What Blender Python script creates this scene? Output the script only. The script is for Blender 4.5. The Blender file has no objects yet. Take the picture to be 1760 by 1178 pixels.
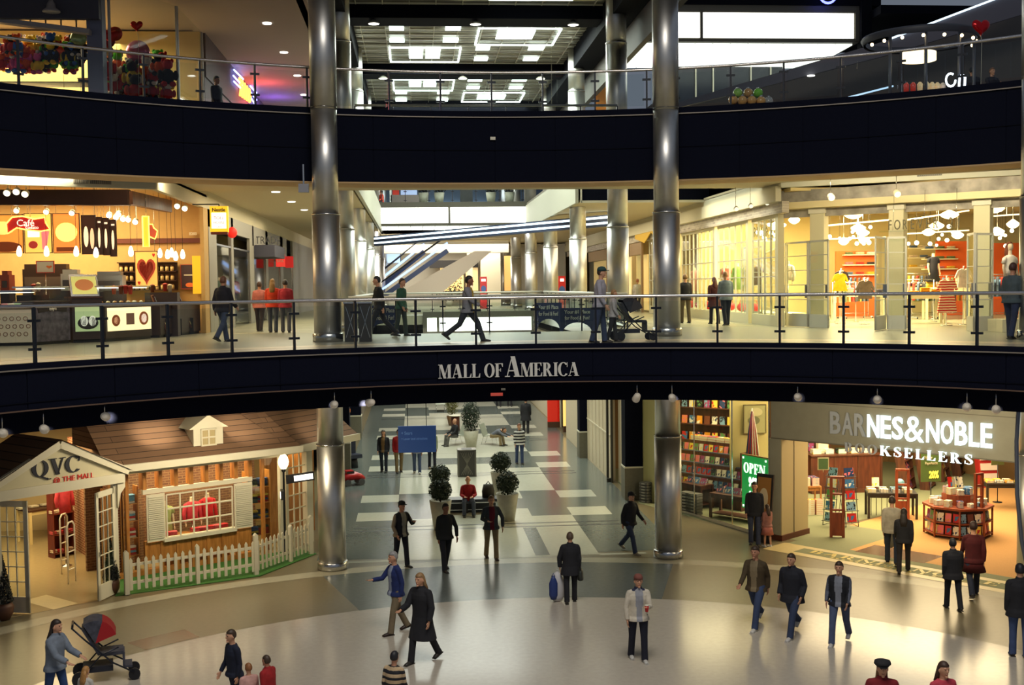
import bpy, bmesh, math, random
from mathutils import Vector, Matrix
random.seed(7)
S = bpy.context.scene
C = S.collection
PI = math.pi
# ------------------------------------------------------------------ camera
FPX = 2000.0; W0, H0 = 1760, 1178
CAM = Vector((-2.24, 0.0, 7.37))
YAW, PITCH, ROLL = math.radians(4.762), math.radians(2.751), math.radians(0.72)
FW = Vector((math.sin(YAW)*math.cos(PITCH), math.cos(YAW)*math.cos(PITCH), -math.sin(PITCH)))
_R0 = Vector((math.cos(YAW), -math.sin(YAW), 0)); _U0 = _R0.cross(FW)
RT = _R0*math.cos(ROLL) - _U0*math.sin(ROLL)
UP = _R0*math.sin(ROLL) + _U0*math.cos(ROLL)
cd = bpy.data.cameras.new('camera'); cam = bpy.data.objects.new('camera', cd); C.objects.link(cam)
cd.sensor_width = 36; cd.lens = 36*FPX/W0; cd.clip_end = 400
cam.matrix_world = Matrix(((RT.x, UP.x, -FW.x, CAM.x), (RT.y, UP.y, -FW.y, CAM.y), (RT.z, UP.z, -FW.z, CAM.z), (0, 0, 0, 1)))
S.camera = cam
S.view_settings.view_transform = 'Standard'; S.view_settings.look = 'None'
S.view_settings.gamma = 1.0; S.view_settings.use_curve_mapping = False
S.view_settings.exposure = 0.0
S.cycles.max_bounces = 7; S.cycles.diffuse_bounces = 3; S.cycles.glossy_bounces = 3; S.cycles.adaptive_threshold = .02
S.cycles.transmission_bounces = 6; S.cycles.transparent_max_bounces = 24
S.cycles.caustics_reflective = False; S.cycles.caustics_refractive = False
S.cycles.sample_clamp_indirect = 4.0; S.cycles.use_denoising = True
# ------------------------------------------------------------------ world and big lights
w = bpy.data.worlds.new('mall_night'); S.world = w; w.use_nodes = True
w.node_tree.nodes['Background'].inputs[0].default_value = (0.62, 0.72, 0.9, 1)
w.node_tree.nodes['Background'].inputs[1].default_value = 0.2
def area(name, loc, size, power, col, rot=(0, 0, 0), sy=None, spread=None):
    d = bpy.data.lights.new(name, 'AREA'); d.energy = power; d.color = col
    d.shape = 'RECTANGLE'; d.size = size; d.size_y = sy or size
    if spread: d.spread = spread
    o = bpy.data.objects.new(name, d); o.location = loc; o.rotation_euler = rot; C.objects.link(o); return o
def spot(name, loc, tgt, power, col, ang=60, blend=.6, r=.06):
    d = bpy.data.lights.new(name, 'SPOT'); d.energy = power; d.color = col
    d.spot_size = math.radians(ang); d.spot_blend = blend; d.shadow_soft_size = r
    o = bpy.data.objects.new(name, d); o.location = loc; C.objects.link(o)
    o.rotation_euler = (Vector(tgt)-Vector(loc)).to_track_quat('-Z', 'Y').to_euler(); return o
def point(name, loc, power, col, r=.1):
    d = bpy.data.lights.new(name, 'POINT'); d.energy = power; d.color = col; d.shadow_soft_size = r
    o = bpy.data.objects.new(name, d); o.location = loc; C.objects.link(o); return o
WARM = (1.0, 0.74, 0.36); CREAM = (1.0, 0.85, 0.55); WHITE = (1.0, 0.95, 0.84); COOL = (0.75, 0.88, 1.0)
area('rotunda_lamps', (0, 11, 23), 9, 3300, (1, .93, .82))                      # lamps in the rotunda dome
area('hall_skylight_lamps', (0.2, 46, 16.7), 7, 2100, (.9, 1, .86), sy=8)
area('hall_skylight_lamps', (0.2, 57, 16.7), 7, 1300, (.9, 1, .86), sy=8)
area('hall_skylight_lamps', (0.2, 70, 16.7), 7, 1600, (.95, 1, .9), sy=10)
area('toy_shop_lamps', (-14.5, 36.3, 15.3), 6, 700, CREAM, sy=5)
area('cafe_lamps', (-13.3, 35.8, 10.3), 5, 700, (1, .78, .42), sy=3)
area('clothes_shop_lamps', (13.2, 39.8, 10.1), 5.5, 2700, (1, .82, .42), sy=8)
area('clothes_shop_lamps', (10.6, 47, 10.0), 1.6, 600, (1, .82, .42), sy=12, rot=(0, 0, 0))
area('west_walk_lamps', (-6.8, 44, 10.45), 3, 700, (1, .86, .58), sy=18)
area('east_walk_lamps', (6.8, 56, 10.45), 3, 520, (1, .86, .58), sy=20)
area('front_walk_fill', (-10.2, 30.6, 10.40), 5, 150, (1, .88, .62), rot=(math.radians(48), 0, math.radians(35)), sy=.3)  # added fill behind the lip, out of view, to brighten the cafe front
area('front_walk_fill', (10.9, 30.0, 10.40), 6, 300, (1, .87, .58), rot=(math.radians(52), 0, math.radians(-43)), sy=.3)  # likewise an added, unseen fill, turned to the clothes shop facade
area('front_walk_fill', (8.0, 38, 10.50), 1.2, 260, (1, .88, .6), sy=12)  # added fill strip brightening the hall side of the clothes shop
area('cottage_lamps', (-12.5, 32.2, 3.35), 4, 330, (1, .74, .36), sy=4)
area('cottage_lamps', (-8.35, 32.05, 2.85), 4.2, 130, (1, .78, .44), sy=.7, rot=(0, 0, math.radians(34.7)))
area('cottage_lamps', (-5.9, 35.2, 2.7), 1, 40, (1, .74, .36), sy=1.6)
area('bookshop_lamps', (13.2, 35.5, 4.6), 6, 1700, (1, .77, .43), sy=8)
area('bookshop_window_lamps', (8.0, 38.0, 4.6), 3, 300, (1, .78, .42), sy=3)
area('far_end_lamps', (0, 81, 10.3), 9, 1300, (1, .93, .8), sy=5)
area('far_hall_fill', (0, 66, 10.2), 7, 700, (1, .95, .85), sy=1, rot=(math.radians(60), 0, 0))  # added fill tilted at the far escalator side, which is otherwise unlit
area('far_top_lamps', (0, 82, 16.3), 9, 420, (.8, .92, 1), sy=6)
area('lower_hall_lamps', (0, 62, 5.4), 5, 420, WHITE, sy=16)
area('under_walk_fill', (-6.3, 28.3, 4.55), 3, 230, (1, .84, .56), rot=(math.radians(55), 0, math.radians(48)), sy=1.0)  # added fill under the balcony to lift the cottage front; no fixture modelled
area('under_walk_fill', (8.6, 25.2, 4.2), 7, 210, (1, .84, .55), rot=(math.radians(74), 0, math.radians(-50)), sy=1.2)  # added fill aimed at the bookshop sign wall, facing away from the camera
# ------------------------------------------------------------------ placing helpers
def ray(x, y): return FW + RT*((x-W0/2)/FPX) + UP*((H0/2-y)/FPX)
def onz(x, y, z):
    r = ray(x, y); return CAM + r*((z-CAM.z)/r.z)
def ony(x, y, Y):
    r = ray(x, y); return CAM + r*((Y-CAM.y)/r.y)
def onx(x, y, X):
    r = ray(x, y); return CAM + r*((X-CAM.x)/r.x)
def onl(x, y, P, Q):
    "the point where the sight line meets the upright wall through P and Q"
    n = Vector((Q[1]-P[1], P[0]-Q[0], 0)); r = ray(x, y)
    return CAM + r*(n.dot(Vector((P[0], P[1], 0))-CAM)/n.dot(r))
# ------------------------------------------------------------------ materials
_M = {}
def mat(col, rough=.6, metal=0., emit=0., var=0., scale=6., alpha=None, trans=False, bump=0., coat=0., key=None, aniso=None):
    k = (tuple(col), rough, metal, emit, var, scale, alpha, trans, bump, coat, aniso)
    if k in _M: return _M[k]
    m = bpy.data.materials.new('surface'); m.use_nodes = True; nt = m.node_tree; b = nt.nodes['Principled BSDF']
    c4 = (*col, 1)
    b.inputs['Base Color'].default_value = c4; b.inputs['Roughness'].default_value = rough; b.inputs['Metallic'].default_value = metal
    if coat: b.inputs['Coat Weight'].default_value = coat; b.inputs['Coat Roughness'].default_value = .08
    if emit: b.inputs['Emission Color'].default_value = c4; b.inputs['Emission Strength'].default_value = emit
    if var or bump:
        tc = nt.nodes.new('ShaderNodeTexCoord'); n = nt.nodes.new('ShaderNodeTexNoise'); n.inputs['Scale'].default_value = scale; n.inputs['Detail'].default_value = 3
        nt.links.new(tc.outputs['Object'], n.inputs['Vector'])
        if var:
            r = nt.nodes.new('ShaderNodeMapRange'); r.inputs[1].default_value = .3; r.inputs[2].default_value = .7
            r.inputs[3].default_value = 1-var; r.inputs[4].default_value = 1+var*.6
            mx = nt.nodes.new('ShaderNodeVectorMath'); mx.operation = 'SCALE'; mx.inputs[0].default_value = col
            nt.links.new(n.outputs['Fac'], r.inputs[0]); nt.links.new(r.outputs[0], mx.inputs['Scale']); nt.links.new(mx.outputs[0], b.inputs['Base Color'])
        if bump:
            bp = nt.nodes.new('ShaderNodeBump'); bp.inputs['Strength'].default_value = bump; bp.inputs['Distance'].default_value = .02
            nt.links.new(n.outputs['Fac'], bp.inputs['Height']); nt.links.new(bp.outputs[0], b.inputs['Normal'])
    if trans:
        g = nt.nodes.new('ShaderNodeBsdfTransparent'); g.inputs[0].default_value = (.93, .96, .95, 1)
        gl = nt.nodes.new('ShaderNodeBsdfGlossy'); gl.inputs[1].default_value = .03
        lw_ = nt.nodes.new('ShaderNodeLayerWeight'); lw_.inputs[0].default_value = .5; pw = nt.nodes.new('ShaderNodeMath'); pw.operation = 'POWER'; pw.inputs[1].default_value = 5
        fr = nt.nodes.new('ShaderNodeMath'); fr.operation = 'MULTIPLY_ADD'; fr.inputs[1].default_value = .45; fr.inputs[2].default_value = .018
        nt.links.new(lw_.outputs['Facing'], pw.inputs[0]); nt.links.new(pw.outputs[0], fr.inputs[0])
        ms = nt.nodes.new('ShaderNodeMixShader'); nt.links.new(fr.outputs[0], ms.inputs[0]); nt.links.new(g.outputs[0], ms.inputs[1]); nt.links.new(gl.outputs[0], ms.inputs[2])
        nt.links.new(ms.outputs[0], nt.nodes['Material Output'].inputs[0])
    _M[k] = m; return m
def brick(c1, c2, mortar, scale=1., rw=.22, rh=.08, rough=.8, ms=.012, bump=.3, axis='XZ'):
    k = ('brick', c1, c2, mortar, scale, rw, rh, rough, ms, axis)
    if k in _M: return _M[k]
    m = bpy.data.materials.new('courses'); m.use_nodes = True; nt = m.node_tree; b = nt.nodes['Principled BSDF']; b.inputs['Roughness'].default_value = rough
    tc = nt.nodes.new('ShaderNodeTexCoord'); sx = nt.nodes.new('ShaderNodeSeparateXYZ'); cx = nt.nodes.new('ShaderNodeCombineXYZ')
    nt.links.new(tc.outputs['Object'], sx.inputs[0])
    nt.links.new(sx.outputs['XYZ'.index(axis[0])], cx.inputs[0]); nt.links.new(sx.outputs['XYZ'.index(axis[1])], cx.inputs[1])
    t = nt.nodes.new('ShaderNodeTexBrick'); nt.links.new(cx.outputs[0], t.inputs['Vector'])
    t.inputs['Color1'].default_value = (*c1, 1); t.inputs['Color2'].default_value = (*c2, 1); t.inputs['Mortar'].default_value = (*mortar, 1)
    t.inputs['Scale'].default_value = scale; t.inputs['Brick Width'].default_value = rw; t.inputs['Row Height'].default_value = rh; t.inputs['Mortar Size'].default_value = ms
    nt.links.new(t.outputs['Color'], b.inputs['Base Color'])
    _M[k] = m; return m
def wood(c1, c2, scale=3., rough=.45, stretch=(1, 1, .15)):
    k = ('wood', c1, c2, scale, rough, stretch)
    if k in _M: return _M[k]
    m = bpy.data.materials.new('wood_grain'); m.use_nodes = True; nt = m.node_tree; b = nt.nodes['Principled BSDF']; b.inputs['Roughness'].default_value = rough
    tc = nt.nodes.new('ShaderNodeTexCoord'); mp = nt.nodes.new('ShaderNodeMapping'); mp.inputs['Scale'].default_value = stretch
    n = nt.nodes.new('ShaderNodeTexNoise'); n.inputs['Scale'].default_value = scale*6; n.inputs['Detail'].default_value = 4
    cr = nt.nodes.new('ShaderNodeValToRGB'); cr.color_ramp.elements[0].color = (*c1, 1); cr.color_ramp.elements[1].color = (*c2, 1)
    cr.color_ramp.elements[0].position = .35; cr.color_ramp.elements[1].position = .65
    nt.links.new(tc.outputs['Object'], mp.inputs[0]); nt.links.new(mp.outputs[0], n.inputs['Vector']); nt.links.new(n.outputs['Fac'], cr.inputs[0]); nt.links.new(cr.outputs[0], b.inputs['Base Color'])
    _M[k] = m; return m
def sr(r, g, b):
    f = lambda c: ((c/255+.055)/1.055)**2.4 if c > 10 else c/255/12.92
    return (f(r), f(g), f(b))
NAVY = mat(sr(12, 15, 30), .8, var=.12, scale=30)
NAVY2 = mat(sr(11, 13, 22), .8)
for q_ in (NAVY, NAVY2): q_.node_tree.nodes['Principled BSDF'].inputs['Specular IOR Level'].default_value = .08
BLACK = mat((.012, .012, .015), .45)
STEEL = mat((.66, .65, .63), .40, 1.0, var=.10, scale=2.5)
STEELP = mat((.62, .61, .60), .24, 1.0)
WHITEP = mat(sr(226, 220, 200), .5)
CREAMP = mat(sr(206, 192, 152), .75, var=.03)
GLASS = mat((.9, .95, .95), 0, trans=True)
GLOW = lambda c, e: mat(c, .5, emit=e)
SKIN = [mat(sr(204, 152, 120), .55), mat(sr(190, 135, 105), .55), mat(sr(150, 100, 74), .55)]
# ------------------------------------------------------------------ mesh helpers
class MB:
    def __init__(s): s.b = bmesh.new(); s.mi = 0
    def face(s, pts):
        f = s.b.faces.new([s.b.verts.new(p) for p in pts]); f.material_index = s.mi; return f
    def box(s, x0, x1, y0, y1, z0, z1, M=None):
        v = [Vector((x, y, z)) for x in (x0, x1) for y in (y0, y1) for z in (z0, z1)]
        if M: v = [M @ q for q in v]
        v = [s.b.verts.new(q) for q in v]
        for i in ((0, 1, 3, 2), (4, 6, 7, 5), (0, 4, 5, 1), (2, 3, 7, 6), (0, 2, 6, 4), (1, 5, 7, 3)):
            f = s.b.faces.new([v[j] for j in i]); f.material_index = s.mi
        return s
    def beam(s, p, q, wd, th, up=(0, 0, 1)):
        "bar of section wd x th from p to q"
        p, q = Vector(p), Vector(q); d = (q-p); L = d.length; d.normalize()
        sd = d.cross(Vector(up));
        if sd.length < 1e-4: sd = Vector((1, 0, 0))
        sd.normalize(); u = sd.cross(d)
        M = Matrix(((sd.x, d.x, u.x, p.x), (sd.y, d.y, u.y, p.y), (sd.z, d.z, u.z, p.z), (0, 0, 0, 1)))
        return s.box(-wd/2, wd/2, 0, L, -th/2, th/2, M)
    def prism(s, pts, z0, z1, M=None):
        n = len(pts)
        a = [Vector((x, y, z0)) for x, y in pts]; c = [Vector((x, y, z1)) for x, y in pts]
        if M: a = [M @ q for q in a]; c = [M @ q for q in c]
        a = [s.b.verts.new(q) for q in a]; c = [s.b.verts.new(q) for q in c]
        for f in [s.b.faces.new(a[::-1]), s.b.faces.new(c)]+[s.b.faces.new((a[i], a[(i+1) % n], c[(i+1) % n], c[i])) for i in range(n)]: f.material_index = s.mi
        return s
    def tube(s, pts, rad, n=8, cap=True, flat=None):
        "round tube through pts; rad a number or one per point, or (rx, ry) pairs with flat = the axis rx lies along"
        pts = [Vector(p) for p in pts]; rings = []
        if not isinstance(rad, (list, tuple)): rad = [rad]*len(pts)
        prev = None
        for i, p in enumerate(pts):
            d = (pts[min(i+1, len(pts)-1)]-pts[max(i-1, 0)]).normalized()
            if flat is not None: a = Vector(flat); a = (a-d*a.dot(d)).normalized()
            elif prev is None:
                a = d.orthogonal().normalized()
            else: a = (prev-d*prev.dot(d)).normalized()
            prev = a; c = d.cross(a); r = rad[i]; rx, ry = r if isinstance(r, (list, tuple)) else (r, r)
            rings.append([s.b.verts.new(p+a*rx*math.cos(t*2*PI/n)+c*ry*math.sin(t*2*PI/n)) for t in range(n)])
        for A, B in zip(rings, rings[1:]):
            for t in range(n):
                f = s.b.faces.new((A[t], A[(t+1) % n], B[(t+1) % n], B[t])); f.smooth = True; f.material_index = s.mi
        if cap:
            for f in (s.b.faces.new(rings[0][::-1]), s.b.faces.new(rings[-1])): f.material_index = s.mi
        return s
    def rings(s, rs, n=16, cap=True):
        "stack of level ellipses (cx, cy, z, rx, ry)"
        R = [[s.b.verts.new((cx+rx*math.cos(t*2*PI/n), cy+ry*math.sin(t*2*PI/n), z)) for t in range(n)] for cx, cy, z, rx, ry in rs]
        for A, B in zip(R, R[1:]):
            for t in range(n):
                f = s.b.faces.new((A[t], A[(t+1) % n], B[(t+1) % n], B[t])); f.smooth = True; f.material_index = s.mi
        if cap:
            for f in (s.b.faces.new(R[0][::-1]), s.b.faces.new(R[-1])): f.material_index = s.mi
        return s
    def lathe(s, prof, c=(0, 0, 0), n=24, cap=True):
        return s.rings([(c[0], c[1], c[2]+z, max(r, 1e-4), max(r, 1e-4)) for r, z in prof], n, cap)
    def ball(s, c, r, n=12, m=8, fn=None):
        c = Vector(c); r = r if isinstance(r, (tuple, list)) else (r, r, r); R = []
        for i in range(m+1):
            ph = PI*i/m
            ph = min(max(ph, .02), PI-.02)
            row = []
            for t in range(n):
                q = Vector((r[0]*math.sin(ph)*math.cos(t*2*PI/n), r[1]*math.sin(ph)*math.sin(t*2*PI/n), -r[2]*math.cos(ph)))
                if fn: q = fn(q)
                row.append(s.b.verts.new(c+q))
            R.append(row)
        for A, B in zip(R, R[1:]):
            for t in range(n):
                f = s.b.faces.new((A[t], A[(t+1) % n], B[(t+1) % n], B[t])); f.smooth = True; f.material_index = s.mi
        for f in (s.b.faces.new(R[0][::-1]), s.b.faces.new(R[-1])): f.material_index = s.mi
        return s
    def build(s, name, m, parent=None, **kw):
        me = bpy.data.meshes.new(name)
        bmesh.ops.recalc_face_normals(s.b, faces=s.b.faces)
        s.b.to_mesh(me); s.b.free()
        for x in (m if isinstance(m, (list, tuple)) else [m]): me.materials.append(x)
        o = bpy.data.objects.new(name, me); C.objects.link(o)
        if parent: o.parent = parent
        for k, v in kw.items(): o[k] = v
        return o
def thing(name, label, cat, loc=(0, 0, 0), rz=0., group=None):
    o = bpy.data.objects.new(name, None); o.empty_display_size = .1; C.objects.link(o); o.location = loc; o.rotation_euler = (0, 0, rz)
    o['label'] = label; o['category'] = cat
    if group: o['group'] = group
    return o
def tag(o, label, cat, group=None, kind=None):
    o['label'] = label; o['category'] = cat
    if group: o['group'] = group
    if kind: o['kind'] = kind
    return o
def struct(o): o['kind'] = 'structure'; return o
def dup(o, loc=None, rz=None, label=None, parent=None):
    c = o.copy(); C.objects.link(c)
    if parent: c.parent = parent
    for ch in list(o.children): dup(ch, parent=c)
    if loc is not None: c.location = loc
    if rz is not None: c.rotation_euler = (0, 0, rz)
    if label: c['label'] = label
    return c
# ------------------------------------------------------------------ lettering
_TX = {}
def text_mesh(s, size, ext=.01, sx=1., bold=0., align='CENTER'):
    k = (s, size, ext, sx, bold, align)
    if k not in _TX:
        cu = bpy.data.curves.new('lettering', 'FONT'); cu.body = s; cu.size = size; cu.extrude = ext; cu.offset = bold; cu.align_x = align; cu.resolution_u = 3
        o = bpy.data.objects.new('lettering', cu); TS.collection.objects.link(o); TV.update()
        me = bpy.data.meshes.new_from_object(o.evaluated_get(TV.depsgraph)); me.transform(Matrix.Scale(sx, 4, (1, 0, 0)))
        bpy.data.objects.remove(o); bpy.data.curves.remove(cu); me.materials.clear(); _TX[k] = me
    return _TX[k].copy()
TS = bpy.data.scenes.new('workbench'); TV = TS.view_layers[0]
def text(s, size, m, parent=None, loc=(0, 0, 0), rz=0., ext=.01, sx=1., bold=0., name='lettering', align='CENTER', tilt=PI/2, **kw):
    me = text_mesh(s, size, ext, sx, bold, align); me.materials.append(m)
    o = bpy.data.objects.new(name, me); C.objects.link(o); o.location = loc; o.rotation_euler = (tilt, 0, rz)
    if parent: o.parent = parent
    for k, v in kw.items(): o[k] = v
    return o
def serif(mb, st, h, M, gap=.08, T=.2, t=.07, wx=1.):
    "serif capitals: thick and thin strokes with slab ends, drawn into mb; M maps (x, y, depth)"
    def R(x0, x1, y0, y1): out.append([(x0, y0), (x1, y0), (x1, y1), (x0, y1)])
    def D(x0, y0, x1, y1, w_): out.append([(x0, y0), (x0+w_, y0), (x1+w_, y1), (x1, y1)])
    def A(cx, cy, rx, ry, a0, a1, wx_, wy_, n=14):
        for i in range(n):
            u, v = [math.radians(a0+(a1-a0)*j/n) for j in (i, i+1)]
            out.append([(cx+rx*math.cos(u), cy+ry*math.sin(u)), (cx+rx*math.cos(v), cy+ry*math.sin(v)), (cx+(rx-wx_)*math.cos(v), cy+(ry-wy_)*math.sin(v)), (cx+(rx-wx_)*math.cos(u), cy+(ry-wy_)*math.sin(u))])
    X = 0.
    for ch0 in st:
        out = []; sc = 1.; ch = ch0
        if ch0 == '^': continue
        s_ = .045; o_ = .06
        def stem(x, w_=T, bot=True, top=True):
            R(x, x+w_, 0, 1)
            if bot: R(x-o_, x+w_+o_, 0, s_)
            if top: R(x-o_, x+w_+o_, 1-s_, 1)
        if ch == ' ': wd = .28
        elif ch == 'I': stem(.06); wd = T+.12
        elif ch == 'L': stem(.06); R(.06, .62, 0, .05); out.append([(.62, 0), (.64, .3), (.6, .3), (.5, .05)]); wd = .66
        elif ch in 'EF':
            stem(.06); R(.06, .6, .95, 1); out.append([(.6, 1), (.6, .74), (.56, .74), (.48, .95)]); R(.06, .42, .49, .54); R(.41, .45, .4, .63); wd = .62
            if ch == 'E': R(.06, .62, 0, .05); out.append([(.62, 0), (.65, .28), (.61, .28), (.5, .05)]); wd = .67
        elif ch == 'M':
            R(.1, .1+t, 0, 1); R(0, .27, 0, s_); R(0, .2, 1-s_, 1); D(.4, 0, .1, 1, T); D(.43, 0, .74, 1, t); R(.74, .74+T, 0, 1); R(.68, 1.0, 0, s_); R(.74, 1.0, 1-s_, 1); wd = 1.02
        elif ch == 'N':
            R(.1, .1+t, 0, 1); R(0, .27, 0, s_); R(0, .25, 1-s_, 1); D(.6, 0, .1, 1, T); R(.72, .72+t, 0, 1); R(.62, .9, 1-s_, 1); wd = .9
        elif ch == 'A':
            D(.08, 0, .36, 1, t); D(.54, 0, .3, 1, T+.02); R(.2, .62, .27, .32); R(0, .26, 0, s_); R(.46, .84, 0, s_); wd = .86
        elif ch == 'V':
            D(.3, 0, .06, 1, T); D(.36, 0, .64, 1, t); R(-.02, .36, 1-s_, 1); R(.54, .8, 1-s_, 1); wd = .8
        elif ch in 'OQ':
            A(.4, .5, .4, .52, 0, 360, T, .06, 26); wd = .82
            if ch == 'Q': out.append([(.36, .0), (.5, .02), (.82, -.2), (.72, -.26)]); A(.84, -.08, .16, .16, 200, 300, .06, .06); wd = .88
        elif ch == 'C': A(.42, .5, .42, .52, 42, 318, T, .06, 24); R(.68, .73, .66, 1.0); wd = .76
        elif ch in 'RBPDK':
            stem(.06)
            if ch in 'RBP': A(.3, .74, .3, .26, -90, 90, T, .05)
            if ch == 'B': A(.3, .27, .34, .27, -90, 90, T, .05); R(.2, .32, 0, .05)
            if ch in 'RBP': R(.2, .32, .95, 1); R(.2, .32, .48, .53)
            if ch == 'R': out.append([(.28, .5), (.46, .5), (.74, 0), (.52, 0)]); R(.48, .82, 0, s_)
            if ch == 'K': D(.22, .42, .62, 1, t); out.append([(.3, .58), (.48, .62), (.82, 0), (.58, 0)]); R(.54, .9, 0, s_); R(.52, .78, 1-s_, 1)
            wd = {'R': .82, 'B': .68, 'P': .64, 'K': .88}[ch]
        elif ch == 'S':
            A(.3, .745, .27, .27, 40, 250, .14, .06); A(.32, .265, .3, .28, -140, 80, .16, .06)
            out.append([(.1, .62), (.2, .74), (.56, .4), (.46, .26)]); R(.5, .54, .68, .98); R(.03, .07, .03, .34); wd = .64
        elif ch == 'T': stem(.32, top=False); R(.02, .82, .95, 1); R(.02, .06, .72, 1); R(.78, .82, .72, 1); wd = .84
        elif ch == 'H': stem(.06); stem(.6); R(.2, .66, .48, .53); wd = .86
        else: wd = .3
        for pl in out:
            try: mb.prism([(X+px*h*wx, py*h) for px, py in pl], 0, 1, M)
            except ValueError: pass
        X += (wd*wx+gap)*h
    return X
def wall_matrix(p, ax, depth=.04):
    "letters stand on a wall: x along ax, y up, thickness towards the viewer"
    ax = Vector(ax).normalized(); nn = Vector((ax.y, -ax.x, 0))
    return Matrix(((ax.x, 0, nn.x*depth, p[0]), (ax.y, 0, nn.y*depth, p[1]), (ax.z, 1, nn.z*depth, p[2]), (0, 0, 0, 1)))
# ================================================================== the building
C2, R2 = (0.0, 13.57), 12.6      # edge of the second floor
C3, R3 = (0.0, 14.2), 17.5       # edge of the third floor
def on_arc(c, R, a): a = math.radians(a); return (c[0]+R*math.sin(a), c[1]+R*math.cos(a))
def arc_pts(c, R, a0, a1, n): return [on_arc(c, R, a0+(a1-a0)*i/n) for i in range(n+1)]
def arc_wall(mb, c, R, a0, a1, z0, z1, th=.08, n=64):
    P = arc_pts(c, R, a0, a1, n); Q = arc_pts(c, R+th, a0, a1, n)
    for i in range(n): mb.prism([P[i], P[i+1], Q[i+1], Q[i]], z0, z1)
# ---- ground floor with its terrazzo pattern
FM = lambda c, r=.2, v=.05: mat(c, r, var=v, scale=9)
f_beige = FM(sr(190, 181, 166)); f_grey = FM(sr(104, 110, 106), .2, .08); f_tan = FM(sr(116, 106, 82), .3, .08)
f_white = FM(sr(198, 196, 180)); f_brown = FM(sr(118, 92, 72)); f_carpet = mat(sr(186, 140, 86), .95, var=.08, scale=30); f_green = mat(sr(118, 122, 92), .9, var=.08, scale=30); f_shop = FM(sr(168, 150, 112), .2)
f_cream = FM(sr(206, 186, 142), .25); f_gold = FM(sr(190, 168, 60), .4)
fl = MB(); HH = [0.]
def fpoly(pts, mi, h):
    fl.mi = mi; fl.face([(x, y, h) for x, y in pts])
def frect(x0, x1, y0, y1, mi, h=.003): fpoly([(x0, y0), (x1, y0), (x1, y1), (x0, y1)], mi, h)
frect(-26, 26, -6, 95, 2, 0)
CF = (0, 15.4)
def fring(r0, r1, a0, a1, mi, h, n=40, c=CF):
    P = arc_pts(c, r0, a0, a1, n); Q = arc_pts(c, r1, a0, a1, n)
    for i in range(n): fpoly([P[i], P[i+1], Q[i+1], Q[i]], mi, h)
fring(0.01, 11.7, -180, 180, 0, .003, 96)
fring(11.7, 15.2, -180, -18, 2, .002, 40); fring(11.7, 15.2, -18, 17, 1, .0025, 24); fring(11.7, 15.2, 17, 180, 2, .002, 40)
fring(15.2, 15.75, -180, 180, 10, .003, 90)
fring(11.75, 12.5, -42, -36, 4, .004, 8)
frect(-5, 5, 31.6, 84, 1, .0015)
for k in range(-1, 5):
    o = 10*k
    def T(x0, x1, y0, y1, mi=3, h=.003):
        if y0+o < 31.2: y0 = 31.2-o
        if y1 > y0: frect(x0, x1, y0+o, y1+o, mi, h)
    for a, b in ((36.8, 38.2), (40, 41.4)): T(-4.2, -2.9, a, b); T(2.7, 4.0, a, b)
    T(-2.9, 2.7, 41.5, 45.5); T(-2.9, -1.5, 35.5, 36.9); T(1.4, 2.7, 35.5, 36.9); T(-1.5, 1.4, 35.5, 38.2); T(-1.5, 1.4, 40, 41.49)
    T(-4.2, 4.0, 35.2, 35.32, 5, .004); T(-4.2, 4.0, 45.7, 45.82, 5, .004)
frect(-2.9, 2.7, 31.3, 35.2, 3, .0036); frect(.95, 1.35, 31.4, 35.1, 1, .0045)
# bookshop threshold band with its green panel, and the shop floors
BA, BB = Vector((8.12, 32.26, 0)), Vector((12.3, 27.06, 0))
bd = (BB-BA).normalized(); bn = Vector((-bd.y, bd.x, 0))*1.0
if bn.x < 0: bn = -bn                     # points into the shop
def shop(u, v, h=0.): return BA+bd*u+bn*v+Vector((0, 0, h))
def fq(u0, u1, v0, v1, mi, h): fpoly([shop(u, v)[:2] for u, v in ((u0, v0), (u1, v0), (u1, v1), (u0, v1))], mi, h)
fq(.3, 12, -1.2, 16, 7, .005); fq(.2, 12, -1.25, -.15, 9, .0055); fq(1.0, 12, -.95, -.4, 7, .006)
fq(.3, 12, .3, 16, 6, .0052); fq(-.8, 2.0, .3, 3.2, 7, .0055); fq(2.2, 4.2, .2, 1.3, 4, .0058)
fpoly([(5.2, 38.5), (7.9, 32.6), (20, 40), (20, 56), (5.3, 56)], 7, .004)
fpoly([(-9.9, 28.2), (-12.4, 26.2), (-24, 30), (-24, 48), (-5.6, 48), (-5.9, 33.2)], 8, .004)
fpoly([(-10.3, 28.0), (-10.7, 27.5), (-11.7, 28.4), (-11.3, 28.9)], 9, .0065)
ground = struct(fl.build('floor', [f_beige, f_grey, f_tan, f_white, f_brown, mat(sr(70, 70, 72), .3), f_carpet, f_green, f_shop, FM(sr(196, 178, 128), .35), FM(sr(176, 170, 148), .25)]))
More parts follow.
